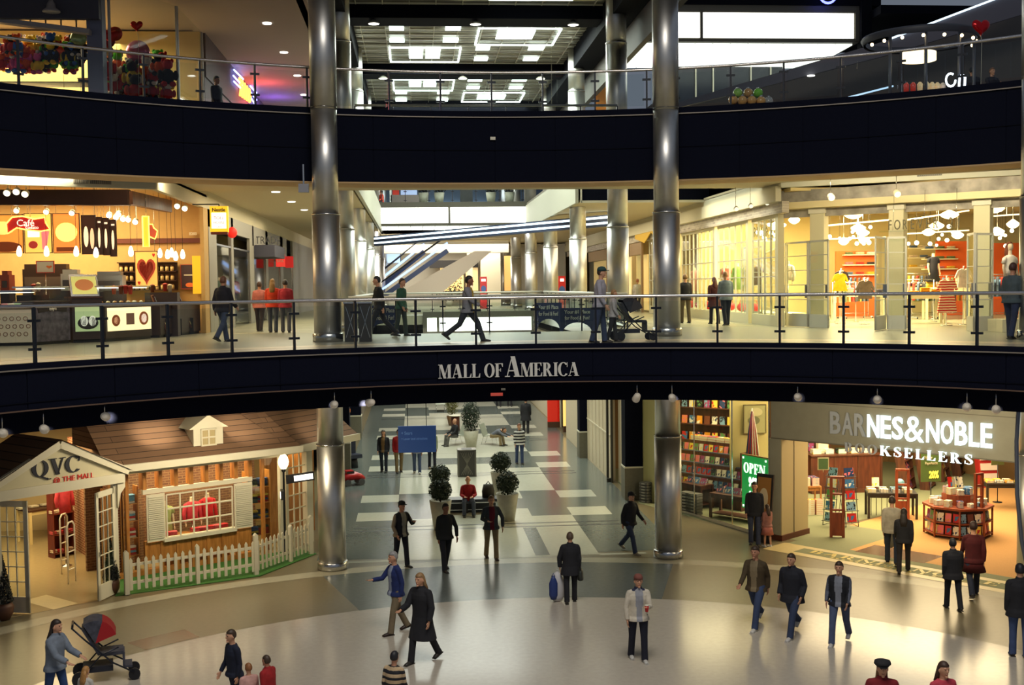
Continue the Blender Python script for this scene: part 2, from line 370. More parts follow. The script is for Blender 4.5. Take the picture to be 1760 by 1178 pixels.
# ---- second and third floor slabs
def slab(c, R, yb, x0, z0, z1, void_x, yend):
    mb = MB(); n = 72; P = arc_pts(c, R, -97, 97, n); Q = []
    for x, y in P:
        dx, dy = x-c[0], y-c[1]
        t = min([(x0/abs(dx)) if dx else 1e9, ((yb-c[1])/dy) if dy > 1e-6 else 1e9]); Q.append((c[0]+dx*t, c[1]+dy*t))
    for i in range(n): mb.prism([P[i], P[i+1], Q[i+1], Q[i]], z0, z1)
    return mb
mwalk = FM(sr(150, 146, 128), .3); mslab = [mwalk, CREAMP]
sb = slab(C2, R2+.1, 34.9, 26, 5.5, 6.0, 4.2, 95)
sb.box(-26, -4.2, 34.9, 95, 5.5, 6); sb.box(4.2, 26, 34.9, 95, 5.5, 6)
sb.box(-4.2, 4.2, 57.6, 60.0, 5.55, 6.0); sb.box(-4.2, 4.2, 72, 95, 5.5, 6)
fo = sb.build('floor', mslab[0]); fo['kind'] = 'structure'
st2 = MB()
for k in range(30):
    y = 37+1.25*k
    st2.box(-8.8, -4.6, y, y+.5, 6.0, 6.004); st2.box(4.6, 8.8, y, y+.5, 6.0, 6.004)
arc_wall(st2, C2, 14.9, -80, 80, 6.0, 6.004, .9)
struct(st2.build('floor_inlay', FM(sr(190, 178, 146), .3)))
sc = slab(C3, R3+.1, 37.0, 26, 11.5, 12.0, 4.1, 95)
sc.box(-26, -4.05, 37, 95, 11.5, 12); sc.box(9, 26, 37, 95, 11.5, 12); sc.box(4.05, 9, 44.6, 95, 11.5, 12); sc.box(-4.05, 4.05, 66.2, 95, 11.5, 12)
struct(sc.build('floor', FM(sr(140, 132, 118), .3)))
# ---- navy balcony fascias: seamed panels, curb, thin trim line, recessed lower ring
def fascia(nm, c, R, z0, z1, curb, a1, n, low=None, lw=.6):
    mb = MB(); step = 2*a1/n
    for i in range(n):
        a = -a1+i*step; arc_wall(mb, c, R, a+.05, a+step-.05, z0, z1, .08, 4)
    arc_wall(mb, c, R+.02, -a1, a1, z0, z1, .06, 96)
    if low is not None: arc_wall(mb, c, R+lw, -a1, a1, low, z0+.02, .1, 96); arc_wall(mb, c, R+.05, -a1, a1, z0, z0+.02, lw+.1, 96)
    arc_wall(mb, c, R-.04, -a1, a1, z1, curb, .16, 96)
    o = struct(mb.build(nm, NAVY)); t = MB(); arc_wall(t, c, R-.055, -a1, a1, z1-.02, z1+.005, .05, 96)
    struct(t.build('trim_1', mat(sr(150, 140, 128), .4, .4))); return o
fascia('wall_balcony', C2, R2, 5.2, 5.96, 6.07, 88, 22, 4.72)
fascia('wall_balcony', C3, R3, 10.2, 11.96, 12.12, 70, 26)
m = MB(); arc_wall(m, C3, R3-.02, -70, 70, 11.06, 11.075, .02, 90); arc_wall(m, C2, R2-.02, -88, 88, 5.34, 5.352, .02, 90)
struct(m.build('trim_2', NAVY2))
m = MB(); arc_wall(m, C2, R2-.03, -88, 88, 5.19, 5.215, .07, 96)
struct(m.build('trim_3', mat(sr(96, 74, 60), .5)))
# underside of the third floor, warm lip, ceiling of the second floor
m = MB(); arc_wall(m, C3, R3+.0, -70, 70, 10.16, 10.2, 1.3, 96); struct(m.build('trim_4', mat(sr(196, 160, 112), .7)))
cl = slab(C3, R3+1.2, 37.0, 26, 10.45, 10.6, 4.1, 95)
cl.box(-26, -4.2, 37, 95, 10.6, 10.7); cl.box(9.0, 26, 37, 95, 10.6, 10.7); cl.box(4.2, 9.0, 44.7, 95, 10.6, 10.7); cl.box(-4.2, 4.2, 72, 95, 10.6, 10.7)
struct(cl.build('ceiling', mat(sr(196, 182, 150), .8)))
m = MB()
for s in (-1, 1):
    m.box(s*4.05-.06, s*4.05+.06, 44.6 if s > 0 else 37, 66.2, 10.55, 11.85); 
struct(m.build('wall_void', mat(sr(186, 184, 166), .6)))
m = MB(); m.box(4.2, 9.2, 44.55, 44.62, 10.62, 12.0); struct(m.build('wall_east', NAVY)); m = MB(); m.box(4.2, 9.2, 44.5, 44.56, 10.55, 10.64); m.box(4.18, 4.24, 44.5, 44.56, 10.55, 12.0); struct(m.build('trim_5', WHITEP))
# lower shops: soffit over the ground floor, dark
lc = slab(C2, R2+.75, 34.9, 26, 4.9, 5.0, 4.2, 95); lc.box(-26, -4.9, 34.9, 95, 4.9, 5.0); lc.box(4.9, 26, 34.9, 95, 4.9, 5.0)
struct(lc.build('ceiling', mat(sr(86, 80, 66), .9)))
# ---- ground floor hall walls between X = -5 and X = 5
m = MB()
m.box(5.02, 5.3, 49.8, 56, 0, 4.9); m.box(5.02, 5.2, 43.1, 49, 0, 4.9); m.box(5.3, 5.4, 40.0, 43, 0, 4.9); m.box(5.1, 5.3, 60, 95, 0, 4.9)
struct(m.build('wall_east', mat(sr(214, 200, 172), .7, var=.03)))
m = MB()
for y in (43.9, 44.8, 45.7, 46.6, 47.5, 48.4): m.box(5.0, 5.025, y, y+.02, .1, 4.9)
for z in (1.7, 3.2): m.box(4.995, 5.02, 43.1, 49, z, z+.05)
struct(m.build('trim_6', mat(sr(228, 218, 196), .6)))
def pilaster(x, y, who):
    s = 1 if x > 0 else -1
    t = thing('pilaster', who, 'pillar', (x, y, 0)); m = MB(); m.box(-.3, .3, -.35, .35, 1.15, 4.88); m.build('navy_cladding', NAVY, t)
    m = MB(); m.box(-.32, .32, -.37, .37, 0, 1.1); m.build('base', mat(sr(112, 108, 92), .6, var=.1, scale=14), t)
    for z_ in (1.1, 4.1): m = MB(); m.box(-.33, .33, -.38, .38, z_, z_+.055); m.build('band', WHITEP, t)
pilaster(5.16, 39.5, 'navy pillar with grey base beside the bookshop window, nearest the steel column')
pilaster(5.0, 49.4, 'navy pillar with grey base at the far end of the pale panelled wall')
pilaster(-5.25, 47.6, 'navy pillar with grey base behind the red toy car in the lower hall')
pilaster(-5.25, 57.6, 'farther navy pillar with grey base along the west side of the lower hall')
m = MB(); m.box(4.86, 4.94, 43.0, 43.12, 0, 5); m.box(4.98, 5.05, 42.7, 42.8, 0, 5); m.box(4.84, 5.02, 42.86, 43.0, 0, .14); struct(m.build('trim_7', mat(sr(60, 56, 46), .5)))
m = MB(); m.prism([(5.48, 42.4), (5.48, 39.1), (5.78, 38.3), (5.85, 42.4)], 0, 4.9); struct(m.build('wall_bookshop', mat(sr(190, 186, 130), .7)))
m = MB(); m.box(-5.5, -5.3, 60, 95, 0, 4.9); m.box(-5.6, -5.5, 48.2, 57, 0, 4.9); struct(m.build('wall_west', mat(sr(120, 112, 96), .7)))
m = MB(); m.box(-26, 26, 94.8, 95, 0, 18); struct(m.build('wall_far', mat(sr(150, 146, 132), .8)))
# ---- store walls of the second floor along the hall
m = MB(); m.box(-9.05, -8.9, 31.1, 94, 10.02, 10.62); struct(m.build('wall_west', mat(sr(206, 196, 166), .75)))
m = MB(); m.box(9.0, 9.15, 35, 94, 10.35, 10.62); m.box(8.92, 9.1, 35.3, 94, 9.9, 10.36) ; struct(m.build('wall_east', mat(sr(212, 204, 176), .75)))
m = MB(); m.prism([(-8.9, 31.1), (-12.3, 29.45), (-22, 28), (-22, 28.2), (-12.3, 29.65), (-9.0, 31.25)], 10.02, 10.62); struct(m.build('wall_west', mat(sr(214, 212, 192), .75)))
m = MB(); m.prism([(9.0, 35), (14.8, 31.2), (24, 25), (24, 25.2), (14.9, 31.4), (9.1, 35.2)], 10.3, 10.62); struct(m.build('wall_east', mat(sr(214, 212, 192), .75)))
# ---- third floor walls, ceiling
m = MB(); m.box(-26, -8.8, 20, 95, 15.75, 15.9); m.box(-9.2, -5.2, 26, 95, 15.7, 15.8)
struct(m.build('ceiling', mat(sr(178, 160, 150), .85)))
m = MB(); m.box(-5.5, -5.3, 26, 95, 15.7, 17.1); m.box(5.2, 5.4, 26, 95, 15.2, 17.1); struct(m.build('wall_skylight', mat(sr(92, 88, 84), .7)))
m = MB(); m.box(9.2, 9.4, 47, 95, 12, 16); struct(m.build('wall_east', mat(sr(74, 74, 80), .8)))
# ---- steel columns
def column(x, y, who, z0=0, z1=17.2, group=None):
    t = thing('steel_column', who, 'column', (x, y, 0), group=group)
    m = MB(); 
    for za, zb, r in ((0, 3.3, .36), (3.3, 6, .34), (6, 9.3, .36), (9.3, 12, .335), (12, 15.3, .345), (15.3, z1, .33)):
        if zb > z0: m.lathe([(r, max(za, z0)), (r, zb)], n=32)
    m.build('shaft', STEEL, t)
    m = MB()
    for z, r in ((3.3, .37), (9.3, .37), (15.3, .355), (12.05, .345)):
        if z > z0: m.lathe([(r, z-.02), (r, z+.02)], n=32)
    m.build('joint_ring', STEELP, t)
    for z in (0, 6):
        if z >= z0: m = MB(); m.lathe([(.40, z+.005), (.40, z+.2), (.37, z+.22)], n=32); m.build('base_collar', STEELP, t)
column(-4.5, 30.65, 'tall steel column on the left, between the little white cottage shop and the hall')
column(4.5, 30.75, 'tall steel column on the right, in front of the bookshop window')
c_ = ony(1780, 500, 25.9); column(c_.x, c_.y, 'steel column cut off by the right edge of the picture')
for i, y in enumerate((38.2, 47.6, 57.3, 67, 77, 86)):
    w = ('nearest', 'second', 'third', 'fourth', 'fifth', 'last')[i]
    column(-4.5, y, f'{w} of the steel columns receding along the west side of the upper void', 6)
    column(4.5, y, f'{w} of the steel columns receding along the east side of the upper void', 6)
# ---- railings of glass, steel and dark posts
HRAIL = mat((.62, .58, .55), .22, 1.0); POST = mat((.015, .018, .025), .35, .4)
def arc_rail(who, c, R, z, angs, h=1.1, ext=(0, 0)):
    t = thing('glass_railing', who, 'railing', (c[0], c[1], z)); L = (0, 0)
    a0, a1 = angs[0]-ext[0], angs[-1]+ext[1]; n = int((a1-a0)*1.2)+4
    m = MB(); m.tube([(*on_arc(L, R, a0+(a1-a0)*i/n), h) for i in range(n+1)], .038, 10); m.build('handrail', HRAIL, t)
    for a in angs:
        m = MB(); M = Matrix.Translation((*on_arc(L, R, a), 0)) @ Matrix.Rotation(-math.radians(a), 4, 'Z')
        m.box(-.022, .022, -.04, .04, .02, h-.03, M); p = m.build('post', POST, t)
        for zz in (.27, .80):
            q = MB(); q.box(-.115, .115, -.03, .03, zz-.025, zz+.025, M); q.build('glass_clamp', POST, p)
    for a, b in zip([a0]+list(angs), list(angs)+[a1]):
        if b-a < 1: continue
        m = MB(); k = 4; P = arc_pts(L, R-.006, a+.25, b-.25, k); Q = arc_pts(L, R+.006, a+.25, b-.25, k)
        for i in range(k): m.prism([P[i], P[i+1], Q[i+1], Q[i]], .1, .95)
        m.build('glass_pane', GLASS, t)
    return t
def ang_of(x, y, z, c):
    p = onz(x, y, z); return math.degrees(math.atan2(p.x-c[0], p.y-c[1]))
a2 = [ang_of(x, y, 6.05, C2) for x, y in ((65, 626), (182, 620), (297, 612), (407, 605), (512, 600), (617, 598), (718, 596), (820, 595), (920, 593), (1020, 592), (1123, 590), (1225, 590), (1330, 590), (1440, 592), (1555, 593), (1672, 597))]
st = (a2[-1]-a2[0])/15
arc_rail('long curved glass railing with steel handrail along the second floor balcony, above the white lettering', C2, R2+.05, 6.05, [a2[0]+st*i for i in range(-2, 18)], ext=(3, 3), h=1.07)
a3 = [(x, y) for x, y in ((25, 150), (133, 163), (235, 174), (334, 181), (430, 187), (523, 190), (668, 192), (757, 193), (845, 193), (933, 193), (1023, 191), (1112, 189), (1162, 187), (1255, 180), (1345, 174), (1440, 165), (1540, 155), (1640, 143), (1752, 130))]
arc_rail('long curved glass railing on the third floor balcony, top of the picture', C3, R3+.02, 12.1, sorted(math.degrees(math.atan2(onz(x, y, 12.1).x-C3[0], onz(x, y, 12.1).y-C3[1])) for x, y in a3), ext=(3, 3), h=1.06)
def straight_rail(who, p, q, z, n, h=1.1, m_rail=None, low=None):
    t = thing('glass_railing', who, 'railing', (p[0], p[1], z)); P = Vector((0, 0, 0)); Q = Vector((q[0]-p[0], q[1]-p[1], 0))
    m = MB(); m.tube([P+Vector((0, 0, h)), Q+Vector((0, 0, h))], .045, 10)
    m.build('handrail', m_rail or mat(sr(196, 196, 186), .35), t); d = Q.normalized()
    for i in range(n+1):
        c = P+Q*i/n; m = MB(); m.box(c.x-.02, c.x+.02, c.y-.03, c.y+.03, 0.002, h-.02); pp = m.build('post', POST, t)
        for zz in (.3, .8): k = MB(); k.box(c.x-.09, c.x+.09, c.y-.03, c.y+.03, zz-.02, zz+.02); k.build('glass_clamp', POST, pp)
    for i in range(n):
        a = P+Q*(i+.04)/n; b = P+Q*(i+.96)/n; m = MB(); m.beam(a+Vector((0, 0, .52)), b+Vector((0, 0, .52)), .012, .8); m.build('glass_pane', GLASS, t)
    return t
straight_rail('pale railing across the near end of the second floor void', (-4.2, 34.95), (4.2, 34.95), 6, 6)
straight_rail('pale railing along the west side of the second floor void', (-4.15, 35.2), (-4.15, 57.4), 6, 14)
straight_rail('pale railing along the east side of the second floor void', (4.15, 35.2), (4.15, 57.4), 6, 14)
straight_rail('pale railing along the near side of the lit bridge on the second floor', (-4.1, 57.7), (4.1, 57.7), 6, 6)
straight_rail('grey railing of the third floor void seen behind the curved railing', (-4.0, 37.0), (4.3, 37.0), 12, 7, m_rail=mat(sr(140, 140, 136), .35, .6))
straight_rail('far railing in front of the potted shrubs on the third floor', (-4.0, 66.3), (4.0, 66.3), 12, 6, m_rail=mat(sr(110, 116, 118), .35, .6))
# ---- lit bridge fascias
LITP = mat((1, 1, .9), .5, emit=2.6); LITP2 = mat((.93, 1, .9), .5, emit=1.5); FRAME = mat(sr(78, 74, 62), .5)
def lit_bridge(who, x0, x1, y, z0, z1, splits, under=1.6, back=3.):
    t = thing('lit_bridge', who, 'bridge', (0, 0, 0)); m = MB(); m.box(x0-.15, x1+.15, y, y+back, z0-.14, z0-.02); m.box(x0-.15, x1+.15, y, y+back, z1+.02, z1+.3); m.box(x0-.15, x0, y-.03, y+.2, z0-.1, z1+.1); m.box(x1, x1+.15, y-.03, y+.2, z0-.1, z1+.1); m.box(x0, x1, y+.1, y+back, z0-.05, z1+.05)
    for s in splits: m.box(s-.05, s+.05, y-.04, y+.1, z0-.1, z1+.1)
    m.build('frame', FRAME, t); xs = [x0]+list(splits)+[x1]
    for a, b in zip(xs, xs[1:]):
        m = MB(); m.box(a+.06, b-.06, y-.02, y+.05, z0, z1); m.build('light_panel', LITP, t)
    if under:
        n = 13
        for i in range(n):
            a = x0+(x1-x0)*i/n; b = x0+(x1-x0)*(i+1)/n; m = MB(); m.box(a+.02, b-.02, y+.25, y+under, z0-.2, z0-.15); m.build('soffit_light', LITP2, t)
    return t
p0 = ony(628, 385, 57.5); p1 = ony(940, 357, 57.5)
lit_bridge('glowing white bridge panels on the third floor, below the potted shrubs', -4.4, 4.35, 64.5, ony(700, 384, 64.5).z, ony(700, 357, 64.5).z, [-.25], 3.6, 4)
lit_bridge('low glowing white bridge panels seen through the second floor railing', ony(690, 550, 57.5).x+1.2, ony(915, 550, 57.5).x, 57.45, ony(800, 569, 57.5).z, ony(800, 546, 57.5).z, [-1.1], 0, .2)
lit_bridge('large glowing white bridge panels at the upper right, above the third floor', 5.5, 14.05, 42, 16.32, 17.22, [7.4+.9], 4.8, 5)
m = MB(); m.box(5, 15, 41.95, 47, 17.5, 17.75); m.box(14.2, 14.6, 41.8, 42.2, 12, 18); struct(m.build('wall_upper', NAVY2))
# ---- skylight of mirrored coffers and tube lamps
def skm():
    m = bpy.data.materials.new('mirror_coffers'); m.use_nodes = True; nt = m.node_tree; b = nt.nodes['Principled BSDF']
    b.inputs['Metallic'].default_value = .75; b.inputs['Roughness'].default_value = .28
    tc = nt.nodes.new('ShaderNodeTexCoord'); w_ = nt.nodes.new('ShaderNodeTexWave'); w_.bands_direction = 'Y'; w_.inputs['Scale'].default_value = .75; w_.inputs['Distortion'].default_value = 2.2; w_.inputs['Detail'].default_value = 1
    nt.links.new(tc.outputs['Object'], w_.inputs['Vector']); cr = nt.nodes.new('ShaderNodeValToRGB'); cr.color_ramp.elements[0].color = (.16, .15, .12, 1); cr.color_ramp.elements[1].color = (.55, .53, .44, 1)
    nt.links.new(w_.outputs['Color'], cr.inputs[0]); nt.links.new(cr.outputs[0], b.inputs['Base Color'])
    bp = nt.nodes.new('ShaderNodeBump'); bp.inputs['Strength'].default_value = .6; bp.inputs['Distance'].default_value = .1; nt.links.new(w_.outputs['Color'], bp.inputs['Height']); nt.links.new(bp.outputs[0], b.inputs['Normal'])
    return m
m = MB(); m.box(-4.5, 4.5, 28, 95, 17.0, 17.1); struct(m.build('ceiling', skm()))
m = MB()
for i in range(10): m.box(-4.05+.9*i-.012, -4.05+.9*i+.012, 28, 95, 16.94, 17.01)
for i in range(70): m.box(-4.4, 4.5, 29.5+.95*i-.01, 29.5+.95*i+.01, 16.945, 17.0)
struct(m.build('trim_8', mat(sr(210, 206, 190), .4)))
m = MB()
for y in (29.5, 40.0, 50.4, 60.8, 71.2, 81.6): m.box(-4.6, 4.8, y, y+1.25, 16.5, 17.05)
m.box(-5.3, -4.3, 28, 95, 16.2, 17.2); m.box(4.35, 5.2, 28, 95, 16.2, 17.2)
struct(m.build('trim_9', NAVY2))
SKL = mat((.86, 1, .96), .5, emit=3.0)
def c5(x, y): return (580+x/2.933, y/2.933)
def sk(who, quads, pts_frame=None):
    t = thing('ceiling_light', who, 'light', (0, 0, 0))
    for q in quads:
        P = [onz(*c5(*a), 16.9) for a in q]; xs = [p.x for p in P]; ys = [p.y for p in P]
        m = MB(); m.box(min(xs), max(xs), min(ys), max(ys), 16.9, 16.93); m.build('lit_square', SKL, t)
    if pts_frame:
        P = [onz(*c5(*a), 16.9) for a in pts_frame]; x0 = min(p.x for p in P); x1 = max(p.x for p in P); y0 = min(p.y for p in P); y1 = max(p.y for p in P); m = MB()
        for a, b in (((x0, y0), (x1, y0)), ((x1, y0), (x1, y1)), ((x1, y1), (x0, y1)), ((x0, y1), (x0, y0))):
            m.beam((*a, 16.9), (*b, 16.9), .07, .05)
        m.build('tube_frame', SKL, t)
sk('lit tube rectangle with two squares, left half of the nearest skylight bay', [((360, 250), (430, 295)), ((445, 250), (515, 295)), ((260, 135), (335, 155)), ((262, 195), (338, 215)), ((545, 135), (620, 155)), ((533, 195), (608, 215))], ((262, 240), (608, 313)))
sk('lit tube rectangle with two squares, right half of the nearest skylight bay', [((810, 155), (885, 198)), ((905, 155), (980, 198)), ((700, 235), (765, 255)), ((692, 290), (755, 308)), ((968, 235), (1036, 255)), ((943, 290), (1006, 308))], ((715, 143), (1082, 228)))
sk('lit tube rectangle with two squares, left half of the second skylight bay', [((360, 412), (422, 438)), ((434, 412), (497, 438)), ((290, 460), (350, 475)), ((292, 498), (350, 512)), ((504, 460), (563, 475)), ((500, 498), (556, 512))], ((280, 402), (578, 458)))
sk('lit tube rectangle with two squares, right half of the second skylight bay', [((708, 480), (770, 502)), ((778, 480), (840, 502)), ((660, 395), (728, 412)), ((652, 437), (714, 450)), ((885, 395), (950, 412)), ((868, 437), (930, 450))], ((638, 468), (917, 515)))
sk('lit tube frame at the far end of the skylight', [((300, 567), (352, 580)), ((490, 567), (545, 580))], ((612, 562), (866, 580)))
sk('long tube lamp in the skylight, cut by the top of the picture', [((765, -6), (975, 5)), ((980, -6), (1185, 5))])
for i, (x, y, s) in enumerate(((642, 20, 1), (817, 22, 1), (985, 23, 1), (658, 120, .9), (795, 120, .9), (929, 121, .9))):
    Y = 40 if y < 60 else 50.4; p = ony(x, y, Y+.3)
    t = thing('downlight', ('left', 'middle', 'right')[i % 3]+' domed lamp under the '+('nearer' if i < 3 else 'farther')+' skylight beam', 'light', (p.x, p.y, 16.46), group='domed lamps under the skylight beams')
    m = MB(); m.lathe([(.02, .05), (.05, .03), (.1, 0), (.2, -.08), (.2, -.1)], n=20); m.build('lamp_shade', mat(sr(210, 205, 190), .4), t); m = MB(); m.lathe([(.17, -.105), (.19, -.098)], n=20); m.build('bulb', GLOW((1, .97, .85), 4), t)
# recessed ceiling lamps
def downlights(px, z, grp, who, e=3.5, r=.14):
    for k, (x, y) in enumerate(px):
        p = onz(x, y, z); m = MB(); m.lathe([(r, -.012), (r, .012)], n=16); o = m.build('recessed_light', GLOW((1, .98, .9), e)); o.location = (p.x, p.y, z-.005); tag(o, who, 'light', grp)
downlights(((459, 40), (488, 90), (511, 130), (522, 163)), 15.69, 'recessed lamps in the third floor ceiling', 'small round recessed lamp in the third floor ceiling left of the column')
downlights(((474, 330), (501, 347), (523, 361)), 10.59, 'recessed lamps in the second floor ceiling', 'small round recessed lamp in the second floor ceiling left of the column')
# ================================================================== people
def remesh(mb, vox):
    me = bpy.data.meshes.new('form'); bmesh.ops.recalc_face_normals(mb.b, faces=mb.b.faces); mb.b.to_mesh(me); mb.b.free()
    o = bpy.data.objects.new('form', me); TS.collection.objects.link(o)
    md = o.modifiers.new('r', 'REMESH'); md.mode = 'VOXEL'; md.voxel_size = vox; md.use_smooth_shade = True
    sm = o.modifiers.new('s', 'SMOOTH'); sm.factor = .5; sm.iterations = 2
    TV.update(); r = bpy.data.meshes.new_from_object(o.evaluated_get(TV.depsgraph))
    bpy.data.objects.remove(o); bpy.data.meshes.remove(me); return r
def link_mesh(name, me, mats, parent):
    me.name = name
    for x in mats: me.materials.append(x)
    o = bpy.data.objects.new(name, me); C.objects.link(o); o.parent = parent; return o
def cloth(c): return mat(c, .85, var=.16, scale=9)
def person(who, px, z=0., face=0., h=1.74, top=(.02, .02, .03), legs=(.03, .04, .08), shoe=(.03, .025, .02), hair=(.02, .013, .008), skin=0,
           stride=.35, lead=1, arms=None, arm_bend=.35, shirt=None, coat=0., sleeve=None, longhair=0., hat=None, hatc=(.01, .01, .012), brim=True, skirt=0., bald=False,
           sit=False, stoop=0., slim=1.1, hood=False, fine=False, loc=None, collar=None, lean=0., hands=None, group=None, bare=False, kneel=0., head_turn=0., stripes=None, arm_l=None, arm_r=None, lift=0.):
    """faces -Y when face = 0; face in degrees turns it anticlockwise seen from above"""
    k = h/1.75; P = loc or onz(px[0], px[1], z); t = thing('person', who, 'person', (P[0], P[1], z+lift), math.radians(face), group)
    t.scale = (k, k, k)
    vox = .0095 if fine else .0125
    v = Vector; sl = slim
    # --- joints (local, metres for a 1.75 m figure)
    L1, L2_ = .43, .42
    hipz = .92
    if sit: hipz = .50
    st = math.radians(34*stride)
    legsj = []
    for s in (-1, 1):
        hp = v((s*.095*sl, 0, hipz))
        if sit: kn = hp+v((s*.05, -L1, .02)); an = kn+v((0, -.06-.12*stride*(s*lead), -.40))
        else:
            f = s*lead
            if f > 0: a = st; kb = st*.35
            else: a = -st*.75; kb = st*.9
            kn = hp+v((0, -math.sin(a)*L1, -math.cos(a)*L1)); b = a-kb-math.radians(2)
            if f > 0: b = a*.55
            an = kn+v((0, -math.sin(b)*L2_, -math.cos(b)*L2_))
        legsj.append([hp, kn, an])
    low = min(l[2].z for l in legsj); dz = .075-low
    for l in legsj:
        for p in l: p.z += dz
    hip = v((0, 0, hipz+dz))
    ln = lean+(.06 if stride > .2 and not sit else 0)
    bend = stoop  # radians forward at the hip
    def up(d, x=0, y=0):        # point d above the hip, along the tilted trunk
        a = ln+bend; return hip+v((x, -math.sin(a)*d+math.cos(a)*y, math.cos(a)*d+math.sin(a)*y))
    neck, headc = up(.53, 0, .0), up(.69, 0, -.02)
    if bend > .5: headc = up(.66, 0, -.08)
    arms_j = []
    for i, s in enumerate((-1, 1)):
        sh = up(.448, s*.166*sl, .0); cfg = (arm_r, arm_l)[i]
        sw = -s*lead*st*.75 if not sit else .5
        if cfg is None: a, out, eb = sw, .10, arm_bend+max(0, sw)*.6
        else: a, out, eb = cfg
        a += 0
        el = sh+v((s*math.sin(out)*.285, -math.sin(a)*.285, -math.cos(a)*math.cos(out)*.285)); b = a+eb
        inn = .06 if cfg is None else (.12 if eb < 1 else .5)
        wr = el+v((-s*math.sin(inn)*.25*(1 if eb > .8 else .4), -math.sin(b)*.25, -math.cos(b)*.25)); arms_j.append((s, sh, el, wr))
    # --- body: one skin-coloured figure
    m = MB(); hx = headc
    m.mi = 0
    def headfn(q):
        z_ = q.z/.125
        if z_ < 0: q.x *= 1+.2*z_; q.y *= 1+.10*z_
        if q.y < 0 and -.9 < z_ < .6: q.y *= .94
        return q
    m.ball(hx, (.077, .098, .125), 16, 12, headfn)
    fd = v((0, -1, 0))
    m.ball(hx+v((0, -.098, -.015)), (.013, .02, .026), 8, 6)                  # nose
    m.ball(hx+v((0, -.086, -.062)), (.028, .012, .009), 8, 6)                 # lips
    m.ball(hx+v((0, -.074, -.1)), (.03, .025, .02), 8, 6)                     # chin
    for s in (-1, 1): m.ball(hx+v((s*.079, .008, -.01)), (.012, .022, .034), 8, 6); m.ball(hx+v((s*.032, -.083, .038)), (.024, .012, .009), 8, 5)
    m.tube([up(.44), neck, hx+v((0, .015, -.06))], [.062, .054, .055], 12)
    def trunk(m, g=0., bot=-.06):
        R = [(bot, .16*sl, .105), (0, .165*sl, .115), (.10, .145*sl, .105), (.22, .142*sl, .105), (.34, .165*sl, .118), (.42, .155*sl, .105), (.475, .11*sl, .08), (.53, .062, .06)]
        m.tube([up(d) for d, _, _ in R], [(a+g, b+g) for _, a, b in R], 18, flat=(1, 0, 0))
    trunk(m)
    for s, sh, el, wr in arms_j:
        m.tube([sh+v((-s*.03, 0, 0)), sh.lerp(el, .3), el, el.lerp(wr, .35), wr], [.045, .046, .036, .036, .024], 10)
        d = (wr-el).normalized(); side = v((0, 1, 0)) if abs(d.y) < .8 else v((1, 0, 0)); side = (side-d*side.dot(d)).normalized(); nrm = d.cross(side)
        pc = wr+d*.045; m.tube([wr-d*.01, pc, wr+d*.085], [(.024, .017), (.038, .017), (.036, .014)], 8, flat=side)
        for i, (o, L) in enumerate(((-.030, .062), (-.0105, .073), (.0105, .069), (.030, .053))):
            b0 = wr+d*.08+side*o; c1 = b0+d*L*.5+nrm*(-s*.006); c2 = c1+(d*.8-nrm*s*.5).normalized()*L*.5
            m.tube([b0, c1, c2], [.0092, .0088, .0075], 6)
        tb = wr+d*.02-side*.03; m.tube([tb, tb-side*.022+d*.022, tb-side*.026+d*.05], [.012, .011, .009], 6)
    for hp, kn, an in legsj:
        m.tube([hp, hp.lerp(kn, .3), kn, kn.lerp(an, .3), an], [.085, .08, .052, .052, .034], 10)
        m.tube([an+v((0, .01, -.0)), an+v((0, -.03, -.03)), an+v((0, -.075, -.04))], [.028, .03, .02], 8)
    me = remesh(m, vox)
    SK = SKIN[skin]; eyes = [hx+v((s*.031, -.091, .014)) for s in (-1, 1)]; mouth = hx+v((0, -.097, -.062))
    for p in me.polygons:
        c = p.center
        if c.z > hx.z-.09 and c.y < hx.y-.05:
            if min((c-e).length for e in eyes) < .0125: p.material_index = 1
            elif abs(c.x) < .024 and abs(c.z-mouth.z) < .007: p.material_index = 2
    body = link_mesh('body', me, [SK, mat((.02, .015, .012), .3), mat(sr(150, 80, 72), .5)], t)
    # --- top garment
    m = MB(); g = .018; hem = -.10-coat
    puff = .012 if coat or hood else 0
    R = [(0, .165*sl, .118), (.10, .152*sl, .115), (.22, .152*sl, .118), (.34, .168*sl, .124), (.42, .158*sl, .112), (.475, .115*sl, .085), (.53, .072, .07)]
    if hem < -.02 and not sit: R = [(hem, (.198+coat*.12)*sl, .155+coat*.14), (hem*.4, .188*sl, .145)]+R
    m.tube([up(d) if d >= 0 else hip+v((0, 0, d)) for d, _, _ in R], [(a+g+puff, b+g+puff) for _, a, b in R], 20, flat=(1, 0, 0))
    if collar or coat or hood: m.tube([up(.50), up(.575, 0, .01)], [(.085, .08), (.075, .075)], 14, flat=(1, 0, 0))
    for s, sh, el, wr in arms_j:
        e2 = el.lerp(wr, .93) if not sleeve == 'short' else el
        m.ball(sh+v((-s*.01, 0, 0)), .064+puff, 14, 10); m.tube([up(.47, s*.06), sh+v((0, 0, .004))], [.075, .056+puff], 12)
        pts = [sh, sh.lerp(el, .12), sh.lerp(el, .45), el]+([el.lerp(wr, .4), e2] if sleeve != 'short' else [])
        m.tube(pts, [x+puff for x in ([.055, .062, .058, .052]+([.051, .043] if sleeve != 'short' else []))], 12)
    me = remesh(m, vox*1.1); fx = []
    tm = [cloth(top), cloth(shirt or top), cloth(stripes or collar or top), cloth(sleeve if isinstance(sleeve, tuple) else top)]
